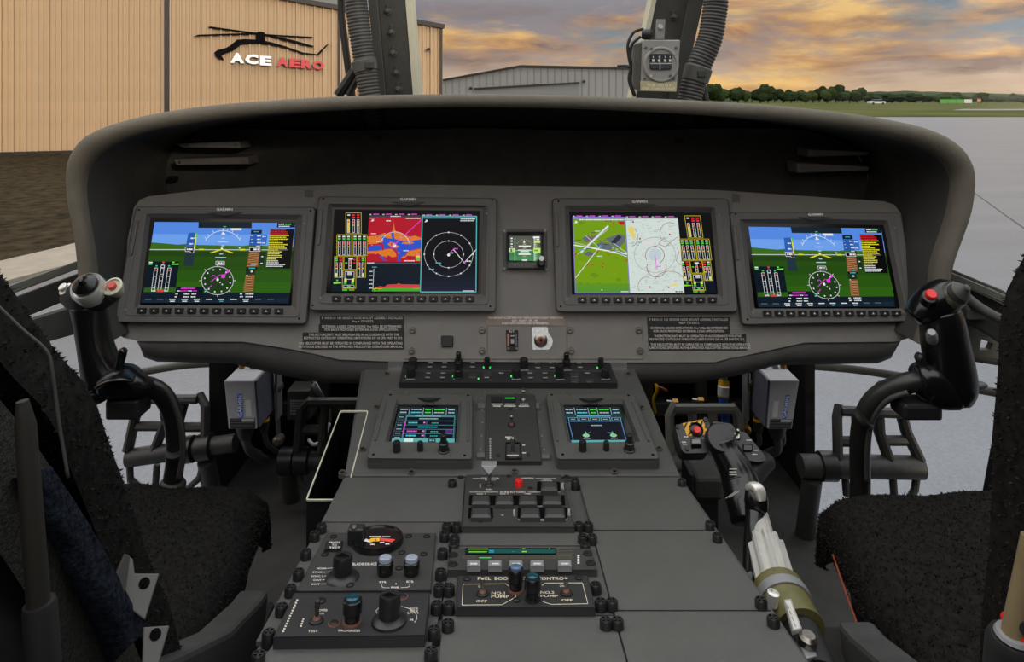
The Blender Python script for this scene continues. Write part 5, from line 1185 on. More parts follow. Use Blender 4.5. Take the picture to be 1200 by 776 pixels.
# equipment under the panel, one thing each
def eq(name, label, cat, px, Y): return thing(name, label, cat, at(*px, Y))
o = eq('relay_box', 'small dark relay box with data plate behind the map case', 'box', (345, 490), 1.42)
G().px(facing(1.40), [(quad(336, 458, 363, 493), -.05), (quad(336, 458, 363, 493), 0)]).obj('body', 'frame_dark', o, bevel=.003)
plate(facing(1.40), quad(340, 469, 357, 486), .0012, 'alu_grey', 'data_plate', o, r=.4, ch=.0002)
c = Canvas(facing(1.40), .0014)
for k in range(5): c.words(341.5, 471+k*3, 356, 1.2, (40, 40, 42), 1, .3)
c.build('plate_print', o, 'print')
def cable(name, label, pts, r, mat, n=6):
    o = thing(name, label, 'cable', pts[-1]); G().tube(spline(pts, n), r, 8).obj('cable_run', mat, o, smooth='all'); return o
o = cable('tagged_cable', 'grey cable with white paper tag hanging under the panel', [at(358, 437, 1.4), at(366, 446, 1.36), at(374, 458, 1.35), at(381, 472, 1.37)], .0035, 'rubber')
G().tube([at(367, 450, 1.345), at(377, 466, 1.345)], [.008, .006], 8, flat=.4).obj('tag', 'alu_grey', o, smooth='all')
o = cable('white_cable', 'short looped white cable behind the pedals', [at(362, 516, 1.38), at(367, 521, 1.36), at(374, 519, 1.36), at(380, 513, 1.38), at(386, 496, 1.4)], .0035, 'white')
o = cable('frayed_cable', 'tan wire bundle hanging behind the map case', [at(385, 480, 1.42), at(386, 492, 1.41), at(382, 503, 1.40), at(381, 514, 1.40)], .005, 'olive_dark')
o = thing('control_rod', 'thin grey push rod beside the dark-faced equipment box', 'rod', at(326, 520, 1.36))
G().tube([at(323, 428, 1.36), at(324, 460, 1.36), at(327, 520, 1.36)], .0045, 10).obj('rod', 'alu_grey', o, smooth='all')
for yy in (454, 516): G().lathe(at(325+(yy-454)*.02, yy, 1.35), (0, -1, 0), [(.010, -.01), (.010, .006), (.006, .010)], 12).obj('rod_end', 'screw', o, smooth=True)
o = thing('control_rod', 'thin grey push rod behind the collective head', 'rod', at(873, 506, 1.36))
G().tube([at(877, 438, 1.36), at(876, 460, 1.36), at(873, 506, 1.36)], .0045, 10).obj('rod', 'alu_grey', o, smooth='all')
for p in ((879, 453), (873.5, 503)): G().lathe(at(*p, 1.35), (0, -1, 0), [(.010, -.01), (.010, .006), (.006, .010)], 12).obj('rod_end', 'brass', o, smooth=True)
o = thing('hydraulic_hose', 'blue hose with yellow and white sleeve under the panel', 'hose', at(850, 495, 1.34))
G().tube([at(848, 446, 1.36), at(847.5, 466, 1.35)], .0105, 12).obj('sleeve', 'yellow', o, smooth=True); G().tube([at(847.8, 453, 1.349), at(847.5, 463, 1.347)], .0112, 12).obj('sleeve_label', 'white', o, smooth=True)
G().tube(spline([at(847.5, 465, 1.35), at(848, 474, 1.35), at(850, 486, 1.36), at(851, 500, 1.38)]), .0095, 12).obj('hose', 'blue', o, smooth='all')
G().tube([at(848, 440, 1.36), at(848, 447, 1.36)], .008, 10).obj('fitting', 'alu_grey', o, smooth=True)
for i, (x, y, lb) in enumerate(((820, 470, 'brass pipe union lying between two pedals under panel'), (790, 472, 'small brass fitting next to console beneath panel'))):
    o = thing('pipe_fitting', lb, 'fitting', at(x, y, 1.4)); G().tube([at(x-9, y-1, 1.4), at(x, y, 1.4)], .004, 8).obj('pipe', 'steel', o, smooth=True)
    G().tube([at(x-2, y, 1.4), at(x+4, y, 1.4)], .008, 6).obj('hex_nut', 'brass', o)
o = cable('yellow_wire', 'thin yellow and red wires behind the console edge', [at(764, 440, 1.38), at(770, 456, 1.36), at(766, 468, 1.37), at(768, 484, 1.38)], .003, 'yellow')
G().tube(spline([at(768, 452, 1.37), at(775, 455, 1.36), at(781, 458, 1.37)]), .003, 8).obj('red_wire', 'orange_red', o, smooth='all')

# ---------------- equipment boxes with maker's label
def gbox(name, label, front, back, Yf, side, mapc):
    o = thing(name, label, 'equipment box', at(front[3][0]+10, front[3][1]+18, Yf)); fp = facing(Yf)
    A = [at(x, y, Yf) for x, y in front]; B = [Vector((p.x, p.y+.085, p.z)) for p in A]
    G().rings([A, B]).obj('case', 'alu_box', o, bevel=.002)
    (sx, sy) = side
    # dark finned side plate that faces the console
    p0, p1 = (A[1], A[2]) if sx > 0 else (A[0], A[3]); d = .004*sx
    G().rings([[p0+Vector((0, .004, -.002)), p1+Vector((0, .004, .002)), p1+Vector((0, .084, .002)), p0+Vector((0, .084, -.002))], [p0+Vector((d, .004, -.002)), p1+Vector((d, .004, .002)), p1+Vector((d, .084, .002)), p0+Vector((d, .084, -.002))]]).obj('side_plate', 'alu_box_side', o)
    G().box((p0.x+sx*.016, Yf+.09, (p0.z+p1.z)/2), (.004, .03, .13)).obj('mounting_rail', 'alu_grey', o)
    mx = (A[0].x+A[1].x)/2; zt = A[0].z
    for k, xx in enumerate((-.018, .004, .020)): G().lathe((mx+xx, Yf+.06, zt), (0, 0, 1), [(.006, 0), (.006, .006), (.004, .012)], 10).obj('top_stud', 'brass' if k != 1 else 'alu_grey', o, smooth=True)
    c = Canvas(fp, .0005, mapc)
    c.poly([(612, 240), (634, 240), (638, 348), (617, 348)], (40, 116, 226), 1); c.text('GARMIN', 615, 246, 634, 344, (235, 238, 242), 2, rot=90, bold=.02)
    c.poly([(647, 267), (672, 265), (677, 340), (651, 341)], (226, 226, 224), 1)
    c.poly([(577, 350), (692, 350), (694, 396), (580, 396)], (52, 52, 54), 1); c.poly([(632, 352), (688, 352), (688, 365), (632, 365)], (205, 205, 205), 2)
    for k in range(3): c.words(583, 354+k*13, 626 if k == 0 else 686, 5, (120, 120, 122), 2, .4)
    c.build('label_print', o, 'print')
    bz = A[3].z; bm = (A[2].x+A[3].x)/2
    for k, (dx, dy, r, m, m2) in enumerate(((-.006, .03, .015, 'olive_dark', 'blue'), (.022, .05, .009, 'olive_dark', 'yellow'), (-.026, .055, .009, 'rubber', 'blue'))):
        q = Vector((bm+dx*sx, Yf+dy, bz)); cn = G().lathe(q, (0, 0, -1), [(r*.9, 0), (r, .004), (r, .022), (r*.8, .030)], 16).obj('connector', m, o, smooth=True)
        G().lathe(q+Vector((0, 0, -.003)), (0, 0, -1), [(r*1.04, 0), (r*1.04, .005)], 16).obj('colour_band', m2, cn, smooth=True)
        G().tube(spline([q+Vector((0, 0, -.028)), q+Vector((.004, .01, -.06)), q+Vector((.02*sx, .05, -.10))]), r*.55, 8).obj('cable_tail', 'rubber', o, smooth='all')
    return o
m5 = crop(120, 400, 3.871)
FQ = [(262.6, 446.5), (297, 446.5), (301, 503), (267.5, 503)]
gbox('equipment_box', 'grey metal box with blue label hanging beside silver-topped cyclic pedals', FQ, None, 1.26, (1, 0), m5)
FQ2 = [(903.5, 446), (937, 446), (928, 503), (899.5, 503)]
mR = homog([(552, 180), (685, 180), (700, 400), (572, 400)], [FQ2[1], FQ2[0], FQ2[3], FQ2[2]])
hq = homog([(0, 0), (1, 0), (1, 1), (0, 1)], FQ2); hinv = homog([(552, 180), (685, 180), (700, 400), (572, 400)], [(0, 0), (1, 0), (1, 1), (0, 1)])
def m6(x, y):
    u, v = hinv(x, y)
    return hq(.92-u*.9+ (.0), v) if False else hq(u*1.0, v)
def m7(x, y):       # on this box the white strip stands on the other side of the blue label
    u, v = hinv(x, y)
    if y < 346 and x > 640: u -= .50
    elif y < 349: u += .16
    return hq(u, v)
gbox('equipment_box', 'grey metal box with blue label hanging behind the collective head', FQ2, None, 1.26, (-1, 0), m7)

# ---------------- pedals
def pedal(label, px, Y, sz, rot=0, parts_dark=False, mat='pedal', foot=True):
    """cast ladder pedal; px gives the pixel of each feature, all on one facing plane"""
    o = thing('rudder_pedal', label, 'pedal', at(px['axle'][0][0], px['axle'][0][1]+20, Y), 'anti-torque pedals under the panel'); P = lambda q: at(q[0], q[1], Y)
    for i, seg in enumerate(px['rails']): G().tube([P(q)+Vector((0, .02*(1-j/(len(seg)-1)), 0)) for j, q in enumerate(seg)], sz, 8, flat=1.5, up=(1, 0, 0)).obj('rail', mat, o, smooth=True)
    for seg in px['rungs']: G().tube([P(q)+Vector((0, .008, 0)) for q in seg], sz*1.05, 8).obj('rung', mat, o, smooth=True)
    for seg in px.get('lower', []): G().tube([P(q) for q in seg], sz*.75, 8).obj('lower_frame', mat, o, smooth=True)
    a, b = px['axle']; ax = G().tube([P(a), P(b)], px.get('ar', .016), 16).obj('axle', mat, o, smooth=True)
    d = (P(b)-P(a)).normalized()
    for t in px.get('collars', (.7,)): G().tube([P(a).lerp(P(b), t)-d*.016, P(a).lerp(P(b), t)-d*.013, P(a).lerp(P(b), t)+d*.013, P(a).lerp(P(b), t)+d*.016], [.016, .025, .025, .016], 16).obj('collar', 'tube_black', ax, smooth=True)
    for q in px.get('posts', []): G().tube([P(q), P(q)+Vector((0, .03, -(P(q).z-FLOOR)))], .017, 12).obj('post', mat, o, smooth=True)
    return o
pedal('ladder pedal over pale ground, behind the curved stick of silver-topped cyclic', dict(
    rails=[[(172, 468), (155, 492), (150, 528)], [(200, 470), (190, 500), (181, 528)], [(212, 470), (206, 500), (205, 528)], [(228, 468), (238, 478), (240, 530)]],
    rungs=[[(170, 470), (229, 470)], [(156, 502), (189, 502)], [(206, 503), (239, 503)]], axle=[(150, 537), (276, 519)], ar=.017, collars=(.55, .72), posts=[(242, 540)],
    lower=[[(152, 545), (153, 562), (167, 574), (220, 573), (234, 560), (238, 542)], [(184, 545), (182, 572)]]), 1.33, .009)
pedal('dark ladder pedal half hidden behind the open map case', dict(
    rails=[[(362, 473), (352, 482), (349, 530)], [(378, 473), (377, 530)], [(402, 473), (403, 530)], [(428, 473), (436, 482), (438, 530)]],
    rungs=[[(360, 473.5), (430, 473.5)], [(352, 506), (376, 506)], [(404, 506), (436, 506)]], axle=[(330, 540), (440, 540)], ar=.017, collars=(.06, .22), posts=[(336, 550)],
    lower=[[(350, 548), (352, 566), (372, 582), (410, 582)]]), 1.33, .009)
pedal('pale edged pedal casting behind the hazard-striped collective button', dict(
    rails=[[(794, 480), (786, 490), (786, 530)], [(814, 482), (813, 530)], [(838, 482), (838, 530)], [(860, 480), (867, 490), (867, 530)]],
    rungs=[[(792, 481), (862, 481)], [(787, 512), (866, 512)]], axle=[(776, 540), (890, 540)], ar=.017, collars=(.3,), posts=[(800, 550)]), 1.30, .009, mat='frame_light')
pedal('ladder pedal over pale ground, behind the stick of one-red-button cyclic', dict(
    rails=[[(990, 482), (984, 492), (982, 540)], [(1010, 486), (1008, 540)], [(1036, 488), (1034, 510), (1042, 540)], [(1062, 486), (1066, 510), (1078, 540)]],
    rungs=[[(988, 484), (1064, 487)], [(984, 520), (1010, 520)], [(1037, 519), (1067, 519)]], axle=[(938, 546), (1080, 548)], ar=.020, collars=(.22,), posts=[(952, 560)],
    lower=[[(1046, 556), (1048, 586)], [(1074, 558), (1072, 574), (1064, 588), (1048, 588)], [(990, 556), (992, 580)]]), 1.22, .009)

# ---------------- cyclic sticks
def section(c, d, rx, ry, up, n=16, sq=1.0):
    d = d.normalized(); a = (up-d*up.dot(d)).normalized(); b = d.cross(a)
    return [c+a*(rx*math.copysign(abs(math.cos(t))**sq, math.cos(t)))+b*(ry*math.copysign(abs(math.sin(t))**sq, math.sin(t))) for t in [2*math.pi*k/n for k in range(n)]]
def limb(secs, up=(1, 0, 0), n=16, sq=.8, sub=4):
    """secs: (point, rx across, ry deep)"""
    P = spline([s_[0] for s_ in secs], sub); Rx = spline([Vector((s_[1], s_[2], 0)) for s_ in secs], sub); g = []
    for i, p in enumerate(P):
        d = P[min(i+1, len(P)-1)]-P[max(i-1, 0)]; g.append(section(p, d, Rx[i].x, Rx[i].y, Vector(up), n, sq))
    return G().rings(g)
Yc = .88
M('red_dull', (190, 66, 54), .4)
cy = thing('cyclic_stick', 'black cyclic grip with silver ringed hat, red button and curved stick', 'control stick', at(196, 590, Yc), 'cyclic sticks')
A = lambda x, y, d=0: at(x, y, Yc+d)
limb([(A(104, 356), .020, .022), (A(107, 375), .017, .024), (A(111, 400), .016, .025), (A(117, 425), .019, .026), (A(125, 446), .024, .026), (A(133, 462), .022, .024)]).obj('grip', 'gloss_black', cy, smooth='all')
limb([(A(78, 345), .010, .014), (A(90, 346), .020, .020), (A(104, 346), .026, .024), (A(120, 345), .020, .020), (A(134, 341), .013, .015)], up=(0, 0, 1)).obj('grip_head', 'black', cy, smooth='all')
nx = Vector((.0, -.75, .66)).normalized()
hat = G().lathe(A(101, 336, -.024), nx, [(.019, -.02), (.0195, -.002), (.0175, .003), (.0155, .001)], 28).obj('hat_ring', 'aluminium', cy, smooth=True)
G().lathe(A(101, 335, -.026), nx, [(.0145, 0), (.0145, .005), (.009, .010), (.005, .013), (.0035, .017), (.001, .018)], 24).obj('trim_hat', 'gloss_black', hat, smooth=True)
rb_ = G().lathe(A(132, 336, -.012), nx, [(.006, -.02), (.0115, -.004), (.0120, .001), (.0100, .002), (.009, -.001)], 24).obj('button_ring', 'cream', cy, smooth=True)
G().lathe(A(132, 336, -.012), nx, [(.0050, -.003), (.0050, .004), (.0042, .005)], 18).obj('red_button', 'red_dull', rb_, smooth=True)
G().lathe(A(77, 339, -.01), Vector((-.35, -.6, .7)), [(.006, -.02), (.0085, -.004), (.0085, .001), (.0055, .002), (.0055, .006), (.0045, .007)], 18).obj('side_button', 'aluminium', cy, smooth=True)
limb([(A(128, 452, -.01), .016, .022), (A(143, 446, -.012), .020, .022), (A(158, 450, -.01), .016, .020), (A(168, 456), .013, .016)], up=(0, 0, 1)).obj('grip_base', 'gloss_black', cy, smooth='all')
limb([(A(137, 436, -.015), .006, .006), (A(141, 424, -.02), .005, .006), (A(143, 414, -.022), .0055, .006), (A(146, 410, -.022), .004, .005)]).obj('trigger', 'gloss_black', cy, smooth='all')
G().box(A(151, 474), (.042, .036, .026)).obj('lower_switch_box', 'black', cy, bevel=.004)
limb([(A(126, 448, -.03), .004, .02), (A(142, 440, -.034), .003, .018), (A(158, 444, -.03), .002, .010)], up=(0, 0, 1)).obj('guard_blade', 'gloss_black', cy, smooth='all')
G().tube(spline([A(160, 452, .01), A(176, 454, .02), A(190, 463, .03), A(200, 480, .04), A(205, 505, .05), A(206, 535, .055), A(202, 565, .06), A(198, 600, .06)], 6), .0125, 18).obj('stick_tube', 'tube_black', cy, smooth='all')
G().tube(spline([A(174, 447, .005), A(192, 455, .012), A(204, 474, .022), A(212, 500, .03), A(214, 532, .038), A(209, 562, .044)], 5), .0035, 8).obj('wire_lead', 'rubber', cy, smooth='all')
G().tube([A(204, 562, .06), A(203, 566, .06), A(199, 584, .06), A(198, 640, .06)], [.013, .017, .018, .02], 16).obj('boot', 'olive_dark', cy, smooth='all')
for p in ((200, 484), (206, 530)): G().tube([A(p[0], p[1]-2, .045), A(p[0]+.5, p[1]+2, .047)], .0136, 18).obj('strap_tie', 'black', cy, smooth=True)

Yr = .86
cy2 = thing('cyclic_stick', 'black cyclic grip with single bright red button and thick curved stick', 'control stick', at(1008, 590, Yr), 'cyclic sticks')
A = lambda x, y, d=0: at(x, y, Yr+d)
limb([(A(1100, 362), .022, .022), (A(1104, 378), .024, .026), (A(1108, 405), .026, .027), (A(1114, 435), .027, .027), (A(1117, 455), .025, .026), (A(1117, 470), .018, .020)]).obj('grip', 'gloss_black', cy2, smooth='all')
limb([(A(1070, 372), .010, .014), (A(1080, 364), .016, .020), (A(1096, 354), .021, .023), (A(1110, 346), .020, .022), (A(1122, 342), .014, .016)], up=(0, 0, 1)).obj('grip_head', 'gloss_black', cy2, smooth='all')
n2 = Vector((.25, -.72, .65)).normalized()
hat = G().lathe(A(1119, 345, -.016), n2, [(.016, -.016), (.0165, -.002), (.015, .003), (.013, .001)], 26).obj('hat_ring', 'screw', cy2, smooth=True)
G().lathe(A(1121, 345, -.018), n2, [(.0125, 0), (.0125, .008), (.008, .013), (.005, .016), (.004, .019), (.001, .020)], 24).obj('trim_hat', 'rubber', hat, smooth=True)
n3 = Vector((-.15, -.7, .7)).normalized()
rb_ = G().lathe(A(1090, 348, -.022), n3, [(.009, -.012), (.0088, .001), (.0068, .002)], 20).obj('button_ring', 'gloss_black', cy2, smooth=True)
G().lathe(A(1090, 347.5, -.022), n3, [(.0066, 0), (.0066, .006), (.0055, .0075)], 20).obj('red_button', 'red', rb_, smooth=True)
G().lathe(A(1092, 393, -.024), Vector((-.4, -.6, .7)), [(.0065, -.012), (.0065, .001), (.0055, .003), (.0055, .006), (.004, .008)], 16).obj('side_button', 'alu_grey', cy2, smooth=True)
limb([(A(1083, 432), .008, .007), (A(1080, 424), .006, .007), (A(1077, 418), .0055, .007), (A(1075, 416), .004, .005)]).obj('trigger', 'tube_black', cy2, smooth='all')
limb([(A(1074, 446), .017, .018), (A(1086, 446), .024, .024), (A(1102, 455), .025, .026), (A(1120, 462), .018, .022)], up=(0, 0, 1)).obj('grip_base', 'gloss_black', cy2, smooth='all')
limb([(A(1128, 452), .007, .012), (A(1142, 452), .005, .010), (A(1153, 451), .003, .006), (A(1156, 451), .001, .003)], up=(0, 0, 1)).obj('rest_tab', 'tube_black', cy2, smooth='all')
G().box(A(1073, 477), (.048, .036, .020)).obj('lower_switch_box', 'black', cy2, bevel=.004)
G().tube(spline([A(1086, 448, .0), A(1068, 448, .0), A(1044, 456, .01), A(1024, 470, .02), A(1012, 492, .03), A(1008, 520, .04), A(1008, 560, .05), A(1008, 600, .05)], 6), .0128, 18).obj('stick_tube', 'tube_black', cy2, smooth='all')
G().tube(spline([A(1064, 460, -.012), A(1042, 468, 0), A(1028, 482, .01), A(1020, 500, .018), A(1016, 530, .025), A(1016, 565, .03)], 5), .0035, 8).obj('wire_lead', 'rubber', cy2, smooth='all')
for p in ((1038, 459), (1012, 490)): G().tube([A(p[0]-2, p[1]+1.5, .018), A(p[0]+2, p[1]-1.5, .016)], .0138, 18).obj('strap_tie', 'black', cy2, smooth=True)

# ---------------- collective lever
Yk = .90
co = thing('collective_lever', 'collective lever with striped hazard button, silver ribbed tube and green clamp', 'lever', at(950, 800, .66))
head = Plane(at(830, 510, Yk), (0, -.72, .70)); mk = crop(760, 400, 3.882)
def hpoly(pts, h0, h1, name, mat, parent=co, r=3): 
    Q = rq([mk(*p) for p in pts], r, 2); return G().px(head, [(Q, h0), (Q, h1-.0015), ([(x+(np.mean([q[0] for q in Q])-x)*.03, y+(np.mean([q[1] for q in Q])-y)*.03) for x, y in Q], h1)]).obj(name, mat, parent)
hpoly([(118, 388), (150, 372), (255, 352), (280, 368), (285, 480), (270, 510), (165, 512), (150, 498)], -.028, 0, 'switch_box', 'bezel_black')
hpoly([(370, 400), (440, 412), (530, 520), (535, 545), (500, 552), (390, 530), (370, 470)], -.022, .002, 'switch_wing', 'bezel_black')
hpoly([(290, 362), (380, 375), (400, 410), (370, 430), (285, 420)], -.022, -.002, 'switch_bridge', 'bezel_black')
c = Canvas(head, .0002, mk)
c.poly([(155, 374), (245, 356), (275, 424), (176, 432)], (214, 158, 20), 1)
for k in range(5):
    x = 160+k*24; c.poly([(x+14, 371-k*4), (x+24, 369-k*4), (x+2, 396), (x-2 if k else x+4, 384)] if False else [(x+10, 372-k*3.6), (x+19, 370-k*3.6), (x+6, 398), (x-2, 392)], (20, 20, 20), 2)
    c.poly([(176+k*20, 430-k*.8), (186+k*20, 429-k*.8), (200+k*17, 408), (190+k*17, 408)], (20, 20, 20), 2)
c.words(190, 376, 226, 6, (200, 200, 196), 3); c.words(160, 432, 180, 6, WH, 3); c.words(210, 438, 250, 6, WH, 3); c.words(152, 456, 172, 6, WH, 3); c.words(156, 466, 176, 6, WH, 3)
c.build('hazard_print', co, 'print')
G().lathe(head.at(*mk(216, 404), 0), head.n, [(.0085, 0), (.0088, .004), (.0075, .005), (.0068, .001)], 24).obj('button_guard', 'gloss_black', co, smooth=True)
G().lathe(head.at(*mk(218, 408), .001), head.n, [(.0048, 0), (.0048, .005), (.004, .006)], 20).obj('red_button', 'red', co, smooth=True)
for (x, y) in ((217, 458), (315, 388)):
    w_ = plate(head, [mk(x-24, y-14), mk(x+22, y-14), mk(x+26, y+28), mk(x-22, y+30)], .001, 'void', 'rocker_well', co, r=.5, h0=-.004, ch=.0002)
    plate(head, [mk(x-20, y-12), mk(x+20, y-12), mk(x+22, y+10), mk(x-20, y+10)], .006, 'key_grey' if 'k2' not in MAT else 'k2', 'rocker', w_, r=.6, h0=0)
plate(head, [mk(430, 466), mk(474, 470), mk(474, 500), mk(430, 500)], .006, 'gloss_black', 'rocker', co, r=.6, h0=0)
p = head.at(*mk(398, 434), .001); G().lathe(p, head.n, [(.0062, 0), (.006, .002), (.004, .004)], 16).obj('toggle_bushing', 'steel', co, smooth=True); G().lathe(p, head.n+Vector((0, .1, .3)), [(.0018, 0), (.002, .008), (.003, .012), (.0015, .015)], 12).obj('toggle_lever', 'steel', co, smooth=True)
for q in ((132, 390), (176, 490), (258, 357), (520, 538), (374, 482)): G().lathe(head.at(*mk(*q), 0), head.n, [(.003, 0), (.0028, .002)], 10).obj('screw', 'screw_dark', co)
c = Canvas(head, .0025, mk); c.words(444, 448, 470, 5, WH); c.words(478, 494, 500, 5, WH); c.words(472, 512, 496, 5, WH); c.words(380, 452, 410, 4, WH); c.build('lettering', co, 'print')
K = lambda x, y, Y: at(x, y, Y)
limb([(K(845, 514, .89), .019, .018), (K(850, 528, .885), .018, .020), (K(860, 546, .875), .020, .022), (K(868, 566, .865), .023, .024), (K(872, 590, .845), .021, .022), (K(876, 612, .83), .019, .02)], sq=.9).obj('grip', 'gloss_black', co, smooth='all')
limb([(K(872, 560, .88), .016, .018), (K(888, 545, .90), .016, .016), (K(900, 540, .91), .010, .012)], up=(0, 0, 1)).obj('grip_neck', 'black', co, smooth='all')
G().lathe(K(844, 515, .885), head.n, [(.0185, -.008), (.019, .004), (.017, .008), (.008, .0085)], 28).obj('twist_cap', 'knob', co, smooth=True)
gp = Plane(K(860, 550, .845), (-.05, -.8, .6))
c = Canvas(gp, .0, mk); 
for k in range(3): c.words(368, 578+k*13, 402, 7, (160, 158, 150), 1, .25); 
for k in range(2): c.line((352+k*14, 714-k*2), (400+k*14, 682-k*2), 5, (150, 146, 136), 1)
# the pale etched marks sit on the grip face
c.build('grip_marks', co, 'print')
limb([(K(880, 574, .81), .006, .010), (K(884, 580, .80), .012, .014), (K(886, 590, .795), .013, .013), (K(884, 604, .79), .010, .012), (K(881, 640, .76), .009, .012), (K(878, 690, .70), .007, .011)], sq=.8).obj('guard_lever', 'gloss_black', co, smooth='all')
limb([(K(876, 572, .80), .004, .004), (K(884, 570, .792), .006, .005), (K(890, 576, .788), .007, .005), (K(892, 586, .787), .005, .004)]).obj('guard_edge', 'aluminium', co, smooth='all')
t0, t1 = K(888, 606, .80), K(911, 698, .68); ax = (t1-t0).normalized()
G().tube([t0, t0.lerp(t1, .5), t1], .0125, 20).obj('inner_tube', 'aluminium', co, smooth=True)
r0_, r1_ = K(897, 640, .755), K(913, 700, .676); rr_ = []
for t in (0, 1):
    p = r0_.lerp(r1_, t); a_ = Vector((1, 0, 0)); a_ = (a_-ax*a_.dot(ax)).normalized(); b_ = ax.cross(a_)
    rr_.append([p+(a_*math.cos(2*math.pi*k/40)+b_*math.sin(2*math.pi*k/40))*(.0205 if (k//2) % 2 else .0165) for k in range(40)])
G().rings(rr_).obj('ribbed_tube', 'aluminium', co, smooth=True)
c0_, c1_ = K(912, 694, .682), K(924, 720, .655)
G().tube([c0_, c0_.lerp(c1_, .35)], .0265, 28).obj('clamp_band', 'olive', co, smooth=True)
G().tube([c0_.lerp(c1_, .36), c0_.lerp(c1_, .75)], .0275, 28).obj('clamp_ring', 'alu_grey', co, smooth=True)
G().tube([c0_.lerp(c1_, .76), c1_, K(936, 742, .635)], .0255, 28).obj('clamp_band', 'olive', co, smooth=True)
G().tube([K(938, 745, .632), K(960, 800, .58)], .019, 20).obj('lower_arm', 'black', co, smooth=True)
bn_ = Vector((.12, -.06, .99)).normalized(); bp = Plane(c0_.lerp(c1_, .6)+bn_*.0290, bn_); bq = Plane(K(946, 762, .616)+bn_*.0205, bn_)
st_ = plate(bp, [(919, 703), (927, 702), (940, 737), (929, 740)], .003, 'aluminium', 'latch_strip', co, r=.6, h0=-.002)
c = Canvas(bp, .0031); 
for k in range(4): c.line((922.5+k*2.6, 709+k*7), (925+k*2.6, 713.5+k*7), .8, (60, 60, 60), 1)
c.build('strip_print', co, 'print')
G().lathe(bp.at(906, 697, -.002), bp.n, [(.0055, -.01), (.0055, .002), (.003, .003), (.003, .001)], 16).obj('grommet', 'aluminium', co, smooth=True)
plate(bq, [(933, 746), (947, 742), (958, 770), (944, 774)], .002, 'alu_grey', 'end_tab', co, r=1, h0=-.01)
G().lathe(bq.at(946, 755, .002), bq.n, [(.008, 0), (.008, .006), (.0055, .009)], 14).obj('end_bolt', 'steel', co, smooth=True)
o = thing('relay_box', 'small grey box on the floor between console and collective', 'box', Vector((at(832, 590, 1.02).x, 1.05, FLOOR)))
G().px(facing(1.02), [(quad(815, 560, 848, 588), -.07), (quad(815, 560, 848, 588), 0)]).obj('body', 'frame_dark', o, bevel=.006); G().px(facing(1.02), [(quad(808, 556, 814, 592), -.05), (quad(808, 556, 814, 592), 0)]).obj('end_plate', 'black', o, bevel=.003)
G().box((at(832, 590, 1.02).x, 1.05, (FLOOR+at(832, 588, 1.02).z)/2), (.03, .05, at(832, 588, 1.02).z-FLOOR)).obj('foot', 'black', o, bevel=.003)
